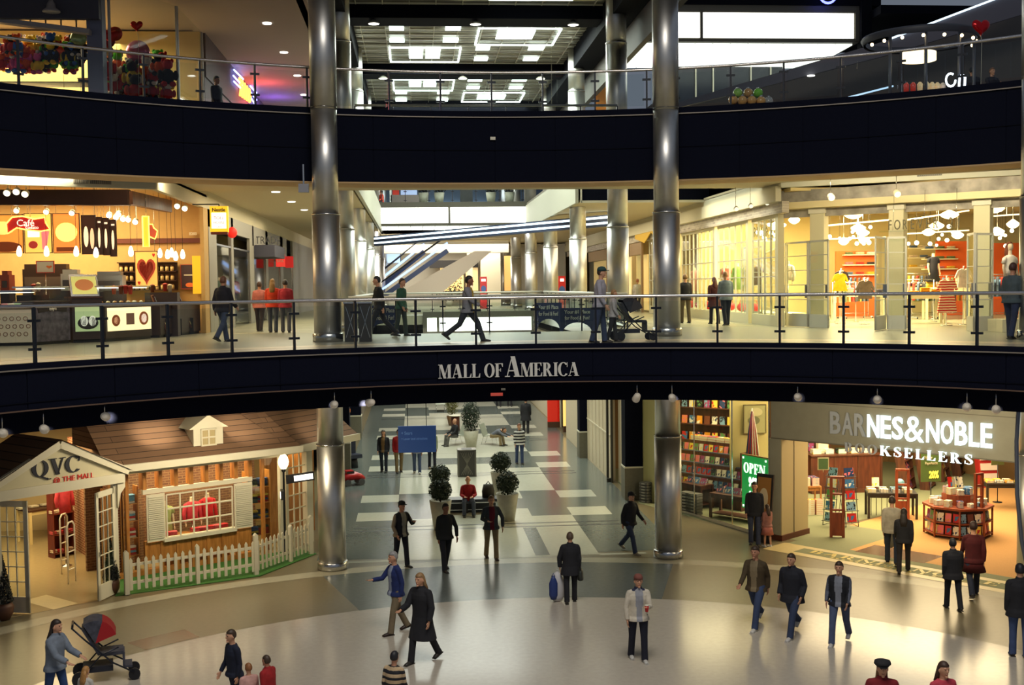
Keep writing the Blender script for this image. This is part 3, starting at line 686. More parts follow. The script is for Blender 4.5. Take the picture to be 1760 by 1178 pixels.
    for p in me.polygons:
        c = p.center; rel = c.z-hip.z; xs = abs(c.x)
        if shirt and c.y < hip.y-math.sin(ln)*rel-.06 and xs < .055+.02*(rel > .2) and rel < .56: p.material_index = 1
        elif collar and not stripes and rel > .5 and xs < .13: p.material_index = 2
        elif isinstance(sleeve, tuple) and xs > .19*sl: p.material_index = 3
        if stripes and int((c.z)/.065) % 2 == 0 and p.material_index != 1: p.material_index = 2
    link_mesh('coat' if coat > .2 else 'jacket' if (shirt or collar or coat) else 'top', me, tm, t)
    # --- trousers or skirt
    m = MB(); g = .012
    m.tube([hip+v((0, 0, -.08)), hip+v((0, .005, .0)), hip+v((0, 0, .09))], [(.165*sl, .12), (.168*sl, .125), (.15*sl, .11)], 18, flat=(1, 0, 0))
    for hp, kn, an in legsj:
        bt = an+v((0, .0, -.035))
        m.tube([hp+v((0, 0, .02)), hp.lerp(kn, .25), hp.lerp(kn, .6), kn, kn.lerp(bt, .5), bt], [.094, .096, .082, .070, .066, .068], 14)
    if bare:
        m.b.free(); m = None
    if m: link_mesh('trousers', remesh(m, vox*1.1), [cloth(legs)], t)
    if skirt:
        m = MB(); zz = hip.z-skirt; m.rings([(0, 0, hip.z+.06, .16*sl, .12), (0, 0, hip.z-.1, .19*sl, .15), (0, -.01, zz, .27, .24), (0, -.01, zz+.01, .255, .225), (0, 0, hip.z-.1, .175*sl, .135)], 22, cap=False)
        m.build('skirt', cloth(legs if bare else top), t)
    # --- shoes
    for hp, kn, an in legsj:
        m = MB(); tr = (not sit) and an.z > .085; ta = min(.9, (an.z-.075)*4.5) if tr else 0
        def q(y, z_): y += .0; z_ -= .075; return v((an.x, an.y+y*math.cos(ta)-z_*math.sin(ta)*-1*-1, an.z+z_*math.cos(ta)+y*math.sin(ta)))
        m.tube([q(.062, .035), q(.03, .042), q(-.05, .038), q(-.13, .028), q(-.185, .022)], [(.026, .030), (.038, .042), (.040, .038), (.044, .028), (.026, .018)], 12, flat=(1, 0, 0))
        m.tube([q(.01, .03), q(.01, .09)], [.042, .036], 10)
        m.beam(q(.075, .009), q(-.18, .009), .084, .018); m.build('shoe', mat(shoe, .5), t)
    # --- hair
    if not bald:
        m = MB()
        def hf(q):
            if q.y < 0 and q.z < .035: q = Vector((q.x*.72, max(q.y, -.02), q.z*.6))
            elif q.z < -.03: q.z = -.03-(abs(q.z)-.03)*.55; 
            return q
        m.ball(hx+v((0, .008, .014)), (.089, .108, .124), 18, 14, hf)
        if longhair: m.tube([hx+v((0, .06, .04)), hx+v((0, .085, -.08)), up(.50-longhair*.3, 0, .10), up(.46-longhair, 0, .13)], [(.07, .05), (.088, .05), (.10, .045), (.07, .02)], 12, flat=(1, 0, 0))
        m.build('hair', mat(hair, .55, var=.3, scale=40), t)
    elif bald != 'full':
        m = MB(); m.tube([hx+v((-.08, .0, -.0)), hx+v((-.06, .065, 0)), hx+v((0, .096, -.01)), hx+v((.06, .065, 0)), hx+v((.08, 0, 0))], [.012, .022, .026, .022, .012], 8); m.build('hair', mat(hair, .6), t)
    if hat:
        m = MB(); c = hx+v((0, .005, .05))
        if hat == 'beret': m.rings([(c.x, c.y, c.z-.01, .092, .11), (c.x, c.y, c.z+.03, .13, .145), (c.x, c.y, c.z+.07, .12, .13), (c.x, c.y, c.z+.095, .03, .03)], 18)
        else: m.rings([(c.x, c.y, c.z-.01, .088, .107), (c.x, c.y, c.z+.04, .088, .105), (c.x, c.y, c.z+.08, .065, .078), (c.x, c.y, c.z+.097, .02, .02)], 18)
        if brim: m.prism([(c.x-.06, c.y-.085), (c.x-.05, c.y-.155), (c.x, c.y-.175), (c.x+.05, c.y-.155), (c.x+.06, c.y-.085)], c.z-.005, c.z+.008)
        m.build('cap', cloth(hatc), t)
    t['_'] = 0; del t['_']
    t_info = {'wr': [a[3] for a in arms_j], 'k': k, 'rot': math.radians(face), 'P': Vector((P[0], P[1], z+lift)), 'hx': hx, 'hip': hip}
    return t, t_info
def held(info, i, off=(0, 0, 0)):
    "world point of hand i (0 = its right, 1 = its left), plus a local offset"
    q = (info['wr'][i]+Vector(off))*info['k']; c, s = math.cos(info['rot']), math.sin(info['rot'])
    return info['P']+Vector((q.x*c-q.y*s, q.x*s+q.y*c, q.z))
# ================================================================== who is where
J = sr(52, 66, 96); K = sr(120, 104, 78); D = (.012, .012, .016); BR = (.05, .028, .014); GRY = sr(150, 146, 140)
P_ = person; F = dict(fine=True)
# --- ground floor, rotunda
_, man = P_('man in an open cream jacket with navy collar, cap and a red cup', (1097, 1136), face=2, h=1.74, top=sr(205, 196, 178), shirt=sr(150, 152, 160), collar=sr(34, 38, 66), legs=sr(24, 26, 42), shoe=sr(190, 188, 182), hair=BR, hat='cap', hatc=sr(120, 70, 60), brim=False, stride=.3, arm_l=(.35, .12, 1.5), arm_r=(.05, .22, .15), **F)
_, lady = P_('woman in a black coat walking away with white and blue shopping bags and a handbag', (981, 1036), face=176, h=1.66, top=D, legs=D, coat=.12, hair=sr(92, 74, 58), stride=.25, lead=-1, slim=1.05, arm_r=(-.05, .15, .1), arm_l=(.1, .32, .1), **F)
P_('man in a black cap, dark jacket and jeans walking past the right steel column', (1083, 950), face=35, h=1.76, top=D, legs=sr(46, 58, 84), stride=.8, lead=-1, hat='cap', collar=D, shoe=sr(150, 140, 120), **F)
P_('man in an open grey jacket over a dark red shirt and khaki trousers', (845, 961), face=8, h=1.76, top=sr(62, 66, 68), shirt=sr(110, 20, 36), legs=sr(140, 120, 84), hair=sr(120, 84, 50), stride=.35, arm_l=(.1, .45, .1), arm_r=(.5, .35, 1.0), shoe=sr(60, 44, 34), **F)
P_('young person in an all black jacket and trousers walking left of the khaki trousers man', (766, 981), face=25, h=1.8, top=sr(28, 28, 26), legs=D, stride=.4, lead=-1, arm_l=(.15, .35, .1), skin=2, **F)
P_('man in a black cap and black vest with a yellow motif and tan sleeves', (690, 975), face=40, h=1.78, top=D, shirt=sr(160, 152, 130), legs=sr(22, 24, 34), hat='cap', stride=.3, sleeve=sr(140, 124, 100), arm_l=(.5, .25, 1.5), arm_r=(-.1, .25, .7), skin=1, **F)
P_('grey-haired man in a bright blue jacket and khaki trousers', (682, 1088), face=-62, h=1.8, top=sr(28, 44, 98), shirt=sr(150, 160, 180), legs=sr(122, 108, 84), hair=sr(150, 148, 146), stride=.5, arm_r=(.7, .1, .9), shoe=sr(50, 36, 28), **F)
P_('blond woman in a long black coat, tallest in the rotunda', (727, 1138), face=-38, h=1.83, top=D, legs=D, coat=.34, hair=sr(150, 116, 76), stride=.6, lead=-1, arm_r=(.5, .15, .9), arm_l=(.1, .3, .2), longhair=.02, **F)
P_('child with black hair and a cream top, bottom edge of the picture', onz(678, 1265, 0), face=150, h=1.42, top=sr(190, 164, 128), legs=D, hair=D, stride=.4, loc=onz(678, 1265, 0), skin=1, stripes=D)
P_('woman in a grey hooded top and jeans pushing the pushchair', None, loc=onz(97, 1225, 0), face=72, h=1.68, top=sr(118, 128, 142), legs=sr(44, 70, 116), hair=(.03, .018, .012), longhair=.08, hood=True, stride=.4, arm_r=(.55, .1, .6), arm_l=(.55, .1, .6), **F)
P_('small blond child in a white top beside the pushchair', None, loc=onz(150, 1262, 0), face=150, h=1.15, top=sr(190, 186, 176), legs=sr(150, 150, 150), hair=sr(176, 128, 70), longhair=.1, stride=.2)
P_('boy in a navy top in front of the pink and red children', None, loc=onz(405, 1232, 0), face=-55, h=1.55, top=sr(22, 28, 48), legs=sr(20, 22, 40), hair=BR, stride=.3, **F)
P_('small child in pale pink between the boy and the red jacket', None, loc=onz(430, 1262, 0), face=-150, h=1.2, top=sr(196, 150, 140), legs=sr(150, 110, 90), hair=sr(140, 90, 50), stride=.2)
P_('child in a bright red jacket, bottom left of the rotunda', None, loc=onz(464, 1258, 0), face=-120, h=1.3, top=sr(150, 22, 26), legs=D, hair=BR, stride=.3, hood=True, skin=1)
P_('man in an olive brown jacket and blue jeans, left of the three striding together', (1300, 1077), face=-38, h=1.86, top=sr(72, 58, 36), shirt=sr(128, 112, 84), legs=sr(52, 66, 98), hair=BR, stride=.95, shoe=sr(210, 206, 196), skin=1, **F)
P_('man in a padded black jacket and jeans, middle of the three striding together', (1362, 1092), face=-42, h=1.84, top=sr(26, 28, 38), legs=sr(46, 58, 86), hair=BR, stride=.95, hood=True, shoe=sr(200, 196, 190), coat=.06, arm_r=(-.2, .2, .8), arm_l=(-.2, .2, .8), **F)
P_('man in a black vest with grey sleeves and jeans, right of three striding together', (1443, 1106), face=-32, h=1.76, top=sr(24, 26, 34), shirt=sr(130, 134, 146), legs=sr(74, 86, 116), hair=BR, stride=.7, sleeve=sr(90, 94, 108), shoe=sr(200, 196, 190), lead=-1, arm_r=(-.1, .2, .8), **F)
P_('person in a black top by the bookshop pillar, beside the pink skirt', (1297, 938), face=-20, h=1.82, top=D, legs=sr(60, 66, 88), stride=.2, skin=1)
P_('girl in a pink skirt standing against the bookshop pillar', (1319, 940), face=200, h=1.2, top=sr(150, 100, 90), legs=sr(196, 120, 110), skirt=.42, bare=True, hair=(.04, .02, .01), stride=.1, longhair=.1, shoe=sr(210, 206, 200))
P_('man in a white shirt and jeans walking towards the bookshop', (1533, 970), face=158, h=1.82, top=sr(178, 168, 148), legs=sr(40, 52, 72), hair=(.05, .03, .02), stride=.55, **F)
P_('woman in a black jacket walking arm in arm with the white-shirted man', (1553, 984), face=155, h=1.66, top=D, legs=sr(34, 30, 32), hair=(.02, .012, .008), longhair=.12, stride=.5, lead=-1, **F)
P_('woman in a dark red top and blue jeans outside the bookshop with a backpack', (1673, 1026), face=165, h=1.82, top=sr(84, 20, 22), legs=sr(32, 38, 56), hair=(.04, .015, .01), stride=.7, lead=-1, skirt=.3, **F)
P_('shorter person in a black jacket left of the woman in dark red', (1638, 1048), face=172, h=1.62, top=D, legs=D, hair=D, stride=.4, coat=.05, **F)
P_('man in a black padded jacket and blue jeans at the right edge', (1752, 1130), face=165, h=1.86, top=D, legs=sr(66, 84, 124), hair=D, stride=.15, coat=.05, **F)
P_('woman in a black beret with long blond hair and a red plaid scarf', None, loc=onz(1516, 1325, 0), face=-15, h=1.7, top=sr(120, 20, 26), legs=D, hair=sr(150, 110, 66), longhair=.16, hat='beret', hood=True, stride=.1, **F)
P_('woman with shoulder-length brown hair and a pink top at the bottom edge', None, loc=onz(1620, 1322, 0), face=12, h=1.66, top=sr(190, 60, 76), legs=D, hair=sr(66, 44, 32), longhair=.05, stride=.1, **F)
# --- ground floor hall
P_('woman in a black cardigan with a pale coat, beside the red jacket', (660, 812), face=-10, h=1.72, top=D, shirt=sr(120, 90, 50), legs=sr(44, 52, 66), hair=(.03, .018, .012), longhair=.06, stride=.2)
P_('man in a red jacket and khaki trousers beside the hanging blue sign', (686, 813), face=10, h=1.78, top=sr(160, 18, 24), shirt=sr(150, 60, 40), legs=sr(134, 112, 76), hair=D, stride=.3, lead=-1)
P_('person in jeans half hidden behind the hanging blue sign', (717, 814), face=0, h=1.74, top=sr(120, 120, 130), legs=sr(66, 80, 112), shoe=sr(190, 186, 176), hair=BR, stride=.3)
P_('person in a pale green top at the right edge of the blue sign', (743, 806), face=5, h=1.66, top=sr(150, 158, 128), legs=sr(24, 26, 44), hair=BR, stride=.2, shoe=sr(190, 170, 140))
P_('man in a red shirt with a bald head sitting on the dark bench', (805, 884), face=0, h=1.72, top=sr(150, 12, 22), legs=sr(70, 78, 96), bald=True, hair=sr(150, 140, 130), sit=True, arm_l=(.5, .2, 1.0), arm_r=(.5, .2, 1.0), stride=.1, lift=0)
P_('seated person in black on the chair left of the tall shrub', (783, 766), face=-65, h=1.74, top=D, legs=sr(90, 88, 84), hair=sr(120, 80, 60), sit=True, bald=True, stride=.2)
P_('person in grey bending forward on the chair right of the tall shrub', (847, 766), face=62, h=1.74, top=sr(96, 98, 108), legs=sr(130, 112, 80), hair=BR, sit=True, stoop=1.0, stride=.1, arm_l=(1.0, .1, .3), arm_r=(1.0, .1, .3))
P_('woman in a black and white striped sweater and jeans walking up the hall', (893, 798), face=5, h=1.7, top=sr(206, 204, 200), stripes=D, legs=sr(58, 76, 118), hair=sr(110, 60, 36), stride=.15)
P_('person in a long black coat behind the striped sweater', (904, 745), face=170, h=1.8, top=D, legs=D, coat=.2, hair=D, stride=.2)
P_('distant person cut off by the balcony, in dark trousers', (857, 699), face=0, h=1.7, top=D, legs=D, stride=.2, hair=D)
P_('second distant person cut off by the balcony, farther right', (876, 699), face=0, h=1.7, top=D, legs=D, stride=.1, hair=D)
# --- second floor
P_('person in a dark jacket and jeans walking away past the cafe', (384, 588), 6, face=150, h=1.8, top=sr(26, 24, 34), legs=sr(56, 66, 92), hair=sr(110, 70, 50), stride=.7, hood=True, skin=1)
P_('woman in a pink sweater walking between the cafe and the hall', (447, 570), 6, face=170, h=1.66, top=sr(196, 116, 106), legs=sr(50, 40, 40), hair=sr(70, 44, 30), stride=.4)
P_('blond woman in an orange jacket and jeans seen from behind', (470, 572), 6, face=178, h=1.72, top=sr(214, 66, 34), legs=sr(70, 74, 86), hair=sr(150, 112, 60), longhair=.08, stride=.2)
P_('person in a red and pink top beside the orange jacket', (492, 572), 6, face=185, h=1.7, top=sr(176, 44, 60), legs=sr(80, 80, 92), hair=(.03, .02, .02), stride=.3)
P_('person in dark clothes hurrying past the near end of the void', (653, 580), 6, face=-80, h=1.78, top=sr(24, 28, 32), legs=sr(26, 28, 34), hair=D, stride=.8)
P_('person in a green top walking by the white glowing panels', (690, 578), 6, face=60, h=1.66, top=sr(40, 84, 66), legs=sr(44, 56, 50), hair=BR, stride=.25)
P_('person in a yellow and grey jacket striding along the second floor', (804, 588), 6, face=75, h=1.76, top=sr(128, 126, 132), shirt=sr(190, 156, 30), legs=sr(44, 46, 54), hair=(.02, .014, .01), stride=1.0, skin=2, **F)
P_('man in a white shirt, green cap and jeans on the second floor', (1031, 590), 6, face=70, h=1.82, top=sr(160, 156, 166), legs=sr(50, 62, 90), hair=BR, hat='cap', hatc=sr(40, 70, 70), stride=.25, **F)
P_('child in a white top between the green-capped man and the pushchair', (1053, 588), 6, face=80, h=1.28, top=sr(176, 170, 170), legs=sr(40, 40, 44), hair=sr(160, 120, 76), stride=.3)
P_('short-haired woman in black with a dark red jacket over her arm', (1178, 556), 6, face=185, h=1.74, top=D, legs=sr(96, 80, 50), hair=sr(130, 96, 56), stride=.2)
P_('red-haired person in a maroon coat outside the clothes shop window', (1228, 557), 6, face=190, h=1.62, top=sr(64, 16, 22), legs=sr(40, 30, 34), hair=sr(70, 14, 16), longhair=.1, stride=.2, coat=.2)
P_('man with grey hair in a denim blue jacket outside the clothes shop', (1248, 560), 6, face=190, h=1.8, top=sr(110, 126, 140), legs=sr(28, 32, 48), hair=sr(170, 130, 90), stride=.3, lead=-1)
P_('person in a grey-green top and dark jeans beside the right edge column', (1738, 583), 6, face=120, h=1.8, top=sr(70, 82, 86), legs=sr(36, 44, 74), hair=(.06, .02, .015), stride=.3, skin=1)
P_('person in white and brown standing behind the third steel column', (1096, 536), 6, face=150, h=1.7, top=sr(196, 190, 180), legs=D, hair=sr(170, 80, 40), stride=.2)
# --- third floor
P_('person in a dark shirt with folded hands behind the third floor railing', None, 12, face=10, h=1.62, top=sr(24, 26, 40), legs=D, hair=sr(130, 90, 60), stride=.1, arm_l=(.5, .1, 1.3), arm_r=(.5, .1, 1.3), loc=ony(1705, 110, 33.2).xy.to_3d())
P_('person with dark hair seen from behind at the little round kiosk', None, 12, face=170, h=1.72, top=sr(30, 30, 44), legs=D, hair=D, stride=.1, loc=ony(1671, 102, 33.6).xy.to_3d())
P_('shopper in dark clothes at the corner of the toy shop', None, 12, face=60, h=1.72, top=sr(28, 30, 50), legs=D, hair=D, stride=.2, loc=ony(372, 150, 35.4).xy.to_3d(), skin=1)
P_('person in a red top sitting beyond the potted shrubs', None, 12, face=-60, h=1.7, top=sr(190, 60, 40), legs=D, hair=BR, sit=True, loc=(-4.1, 70, 0), stride=.1)
# ================================================================== goods used in several shops
def rc(pal): return random.choice(pal)
BOOKP = [sr(*c) for c in ((190, 40, 36), (222, 150, 40), (230, 205, 80), (60, 110, 160), (40, 60, 100), (210, 210, 200), (90, 140, 80), (150, 60, 110), (236, 228, 206), (110, 60, 40), (230, 120, 130), (30, 32, 40), (120, 160, 190))]
_bk = {}
def cover_mat(ci):
    k = ('cover', ci)
    if k in _M: return _M[k]
    col = BOOKP[ci]; c2 = BOOKP[(ci*5+3) % len(BOOKP)]
    m = bpy.data.materials.new('book_cover'); m.use_nodes = True; nt = m.node_tree; b = nt.nodes['Principled BSDF']; b.inputs['Roughness'].default_value = .35
    tc = nt.nodes.new('ShaderNodeTexCoord'); vo = nt.nodes.new('ShaderNodeTexVoronoi'); vo.inputs['Scale'].default_value = 9+ci; vo.distance = 'CHEBYCHEV'
    mx = nt.nodes.new('ShaderNodeMix'); mx.data_type = 'RGBA'; cr = nt.nodes.new('ShaderNodeValToRGB'); cr.color_ramp.interpolation = 'CONSTANT'; cr.color_ramp.elements[1].position = .62
    nt.links.new(tc.outputs['Object'], vo.inputs['Vector']); nt.links.new(vo.outputs['Color'], cr.inputs[0]); nt.links.new(cr.outputs[0], mx.inputs['Factor'])
    mx.inputs[6].default_value = (*col, 1); mx.inputs[7].default_value = (*c2, 1); nt.links.new(mx.outputs[2], b.inputs['Base Color']); _M[k] = m; return m
STK = MB()
def book(loc, rz, tilt, ci, lie, grp, who, s=(.16, .035, .23), name='book', cat='book'):
    "upright book facing -Y before turning; lie lays it flat"
    if grp in ('books on the tall bookcase behind the window', 'books on the slanted bookcases', 'books on the bookcase behind the left magazine rack'):
        M_ = Matrix.Translation(loc) @ Matrix.Rotation(rz, 4, 'Z') @ Matrix.Rotation(-tilt, 4, 'X'); STK.mi = ci; STK.box(-s[0]/2, s[0]/2, 0, s[1], 0, s[2], M_); return
    k = (ci, s, lie)
    if k not in _bk:
        mb = MB(); w_, d_, h_ = s
        if lie: mb.box(-w_/2, w_/2, -h_/2, h_/2, 0, .004); mb.box(-w_/2, w_/2, -h_/2, h_/2, d_-.004, d_); mb.box(-w_/2, -w_/2+.004, -h_/2, h_/2, 0, d_); mb.mi = 1; mb.box(-w_/2+.004, w_/2-.004, -h_/2+.004, h_/2-.004, .004, d_-.004)
        else: mb.box(-w_/2, w_/2, 0, .004, 0, h_); mb.box(-w_/2, w_/2, d_-.004, d_, 0, h_); mb.box(-w_/2, -w_/2+.004, 0, d_, 0, h_); mb.mi = 1; mb.box(-w_/2+.004, w_/2-.004, .004, d_-.004, .004, h_-.004)
        me = bpy.data.meshes.new('book'); bmesh.ops.recalc_face_normals(mb.b, faces=mb.b.faces); mb.b.to_mesh(me); mb.b.free(); me.materials.append(cover_mat(ci)); me.materials.append(mat(sr(232, 226, 206), .8)); _bk[k] = me
    o = bpy.data.objects.new(name, _bk[k]); C.objects.link(o); o.location = loc; o.rotation_euler = (-tilt, 0, rz); return tag(o, who, cat, grp)
_fd = {}
def folded(loc, rz, col, grp, who, s=(.30, .24, .05)):
    k = (col, s)
    if k not in _fd:
        mb = MB(); w_, d_, h_ = s
        for zz in (0, h_*.5):
            mb.tube([(-w_/2, 0, zz+h_*.25), (-w_*.42, 0, zz+h_*.25), (w_*.42, 0, zz+h_*.25), (w_/2, 0, zz+h_*.25)], [(d_*.42, h_*.18), (d_*.5, h_*.25), (d_*.5, h_*.25), (d_*.42, h_*.18)], 12, flat=(0, 1, 0))
        me = bpy.data.meshes.new('folded'); bmesh.ops.recalc_face_normals(mb.b, faces=mb.b.faces); mb.b.to_mesh(me); mb.b.free(); me.materials.append(cloth(col)); _fd[k] = me
    o = bpy.data.objects.new('folded_garment', _fd[k]); C.objects.link(o); o.location = loc; o.rotation_euler = (0, 0, rz); return tag(o, who, 'folded clothes', grp)
def piles(spots, pal, z0, grp, who, n=4, rz=0., s=(.30, .24, .055)):
    for x, y in spots:
        c = rc(pal)
        for i in range(n+random.randint(-1, 1)): folded((x+random.uniform(-.01, .01), y+random.uniform(-.01, .01), z0+i*s[2]), rz+random.uniform(-.06, .06), c if random.random() < .7 else rc(pal), grp, who, s)
def hung(who, loc, rz, col, kind='top', grp=None, stripe=None, L=.62):
    t = thing('hanging_'+('dress' if kind == 'dress' else 'shirt'), who, 'clothes', loc, rz, grp); m = MB()
    w1, w2 = (.20, .21) if kind == 'top' else (.19, .27)
    out = [(-.08, 0), (-.20, -.05), (-.30, -.28), (-.24, -.31), (-w1+.01, -.17), (-w1+.02, -.3), (-w2, -L), (w2, -L), (w1-.02, -.3), (w1-.01, -.17), (.24, -.31), (.30, -.28), (.20, -.05), (.08, 0), (0, -.05)]
    n = len(out); C0 = (0, -.25)
    mm = MB()
    if stripe:
        zs = [i*.05 for i in range(int(L/.05)+1)]
    F = [mm.b.verts.new((x, -.035-.02*math.cos(x*9), z)) for x, z in out]; B = [mm.b.verts.new((x, .035, z)) for x, z in out]
    mm.b.faces.new(F); mm.b.faces.new(B[::-1])
    for i in range(n): mm.b.faces.new((F[i], F[(i+1) % n], B[(i+1) % n], B[i]))
    mt = cloth(col)
    if stripe:
        k = ('stripe', col, stripe)
        if k not in _M:
            q = bpy.data.materials.new('striped_cloth'); q.use_nodes = True; nt = q.node_tree; b = nt.nodes['Principled BSDF']; b.inputs['Roughness'].default_value = .85
            tc = nt.nodes.new('ShaderNodeTexCoord'); wv = nt.nodes.new('ShaderNodeTexWave'); wv.bands_direction = 'Z'; wv.inputs['Scale'].default_value = 4.5; wv.inputs['Distortion'].default_value = 1.2
            cr = nt.nodes.new('ShaderNodeValToRGB'); cr.color_ramp.interpolation = 'CONSTANT'; cr.color_ramp.elements[1].position = .6; cr.color_ramp.elements[0].color = (*col, 1); cr.color_ramp.elements[1].color = (*stripe, 1)
            nt.links.new(tc.outputs['Object'], wv.inputs[0]); nt.links.new(wv.outputs['Color'], cr.inputs[0]); nt.links.new(cr.outputs[0], b.inputs['Base Color']); _M[k] = q
        mt = _M[k]
    mm.build('garment', mt, t); m.b.free()
    m = MB(); m.tube([(-.17, 0, -.045), (0, 0, .02), (.17, 0, -.045)], .008, 6); m.tube([(0, 0, .02), (0, 0, .07), (.02, 0, .09)], .004, 6); m.build('hanger', STEELP, t)
    return t
def dummy(who, loc, rz, col, kind='top', full=False, legs=None, grp=None, long_sleeve=True, under=None, head=False, hz=1.28):
    "shop mannequin: stand, torso, clothes"
    t = thing('mannequin', who, 'mannequin', loc, rz, grp); ivory = mat(sr(222, 200, 170), .45)
    m = MB(); m.lathe([(.15, 0), (.15, .015), (.02, .03), (.016, .05)]); m.tube([(0, 0, .03), (0, 0, hz-.35)], .015, 8)
    if not full: m.build('stand', STEELP, t)
    else: m.b.free()
    m = MB(); b = hz-.34
    m.rings([(0, 0, b, .15, .11), (0, 0, b+.15, .125, .095), (0, 0, b+.35, .16, .115), (0, 0, b+.44, .15, .09), (0, 0, b+.49, .06, .055), (0, .0, b+.58, .05, .05), (0, 0, b+.60, .048, .048)], 18)
    if head: m.ball((0, 0, b+.70), (.075, .095, .12), 14, 10)
    if full:
        for s in (-1, 1):
            m.tube([(s*.09, 0, b+.02), (s*.09, -.02, b-.40), (s*.085, 0, .06)], [.085, .055, .035], 10); m.tube([(s*.085, .04, .03), (s*.085, -.14, .02)], [.035, .025], 8)
    for s in (-1, 1): m.tube([(s*.16, 0, b+.42), (s*.22, 0, b+.15), (s*.22, -.06, b-.08)], [.045, .036, .026], 8); m.ball((s*.22, -.08, b-.13), (.022, .03, .05), 8, 6)
    m.build('figure', ivory, t)
    m = MB(); hem = {'top': b-.04, 'dress': b-.42, 'coat': b-.2}[kind]
    m.rings([(0, 0, hem, .17+(.1 if kind == 'dress' else .01), .13+(.05 if kind == 'dress' else 0)), (0, 0, b+.1, .15, .115), (0, 0, b+.35, .175, .13), (0, 0, b+.44, .165, .105), (0, 0, b+.485, .085, .075)], 20)
    if long_sleeve:
        for s in (-1, 1): m.tube([(s*.13, 0, b+.42), (s*.175, 0, b+.40), (s*.235, 0, b+.15), (s*.23, -.05, b-.05)], [.05, .062, .052, .045], 10)
    else:
        for s in (-1, 1): m.tube([(s*.13, 0, b+.42), (s*.185, 0, b+.38), (s*.215, 0, b+.26)], [.05, .06, .06], 10)
    m.build('dress' if kind == 'dress' else 'sweater', cloth(col), t)
    if legs:
        m = MB(); m.rings([(0, 0, b-.12, .165, .12), (0, 0, b+.02, .16, .12)], 18)
        for s in (-1, 1): m.tube([(s*.09, 0, b-.02), (s*.09, -.02, b-.42), (s*.088, 0, .1)], [.1, .075, .065], 12)
        m.build('trousers', cloth(legs), t)
    if head:
        m = MB(); m.ball((0, .015, b+.715), (.088, .105, .125), 14, 10, lambda q: Vector((q.x*.7, -.02, q.z)) if q.y < -.02 and q.z < .04 else q); m.tube([(0, .07, b+.74), (0, .08, b+.5), (.02, .09, b+.36)], [.08, .085, .05], 10); m.build('wig', mat(sr(110, 54, 30), .6), t)
    return t
def shrub(who, loc, r, pot_h, pot_r, pot_col, kind='ball', group=None, H=.0, leaf=.05, n=1500, cl=(38, 54, 34)):
    t = thing('potted_'+('topiary' if kind == 'cone' else 'shrub'), who, 'plant', loc, 0, group)
    m = MB()
    if kind == 'cone': m.lathe([(pot_r*.6, 0), (pot_r*.95, pot_h*.4), (pot_r, pot_h*.75), (pot_r*.85, pot_h), (pot_r*.7, pot_h), (pot_r*.7, pot_h-.04), (.001, pot_h-.05)], n=24)
    else: m.lathe([(pot_r*.62, 0), (pot_r, pot_h), (pot_r*.9, pot_h), (pot_r*.88, pot_h-.06), (.001, pot_h-.07)], n=28)
    m.build('pot', mat(pot_col, .5, var=.08, scale=8), t)
    m = MB(); m.tube([(0, 0, pot_h-.08), (.01, 0, pot_h+.2), (0, .01, pot_h+(H or r))], [.025, .02, .01], 6); m.build('stem', mat((.06, .04, .025), .9), t)
    m = MB(); rnd = random.Random(n)
    for i in range(n):
        if kind == 'cone':
            u = 1-math.sqrt(rnd.random()); a = rnd.random()*2*PI; rr = r*(1-u)*(.75+.3*rnd.random()); c = Vector((rr*math.cos(a), rr*math.sin(a), pot_h+.02+u*H)); nrm = Vector((math.cos(a), math.sin(a), .3))
        else:
            nrm = Vector((rnd.gauss(0, 1), rnd.gauss(0, 1), rnd.gauss(0, 1))).normalized(); rr = r*(.55+.5*rnd.random()); hh = (H or 2*r)/2; c = Vector((nrm.x*rr, nrm.y*rr, pot_h+hh*.92+nrm.z*rr*hh/r))
            if c.z < pot_h-.02: continue
        nrm = (nrm+Vector((rnd.gauss(0, .5), rnd.gauss(0, .5), rnd.gauss(0, .5)))).normalized(); a = nrm.orthogonal().normalized(); b = nrm.cross(a); ph = rnd.random()*6.28; a, b = a*math.cos(ph)+b*math.sin(ph), b*math.cos(ph)-a*math.sin(ph)
        L = leaf*(.7+.6*rnd.random()); m.face([c-a*L, c-b*L*.4+nrm*.1*L, c+a*L, c+b*L*.4+nrm*.1*L])
    m.build('foliage', mat(sr(*cl), .6, var=.5, scale=14), t, ); return t
# ================================================================== the white cottage shop, ground floor left
QW = mat(sr(214, 208, 186), .55); QS = mat(sr(196, 188, 160), .7); QWOOD = wood(sr(150, 96, 40), sr(186, 126, 62), 2); QBR = brick(sr(92, 60, 42), sr(110, 74, 50), sr(126, 98, 68), 1, .2, .07)
ROOF = brick(sr(128, 98, 74), sr(104, 78, 60), sr(58, 42, 32), 1, 9., .13, ms=.008, rough=.9)
QP, QQ = Vector((-9.85, 30.15, 0)), Vector((-6.0, 32.85, 0)); qa = math.atan2(QQ.y-QP.y, QQ.x-QP.x); QL = (QQ-QP).length
house = thing('cottage_shop', 'little white cottage shop with brown shingle roof, shuttered window and glass corners', 'shop', QP, qa)
def ql(x, y):     # picture point on the cottage front, in the front's own frame
    p = onl(x, y, QP, QQ)-QP; return p.x*math.cos(qa)+p.y*math.sin(qa), p.z
wl, wr_ = ql(285, 900)[0], ql(398, 900)[0]; wz0, wz1 = .92, 2.05
s1, s2 = ql(250, 900)[0], ql(432, 900)[0]
m = MB()   # frame of posts, sill and header
m.box(-.35, QL, -.05, .1, 2.7, 2.98); m.box(s1-.06, s2+.04, -.04, .08, 2.12, 2.24); m.box(wl-.1, wr_+.1, -.12, .08, wz0-.1, wz0); m.box(QL-.12, QL, -.07, .1, 0, 2.8)
m.build('wall_frame', QW, house)
m = MB(); m.box(s1, s2, 0, .1, .3, wz0-.08)
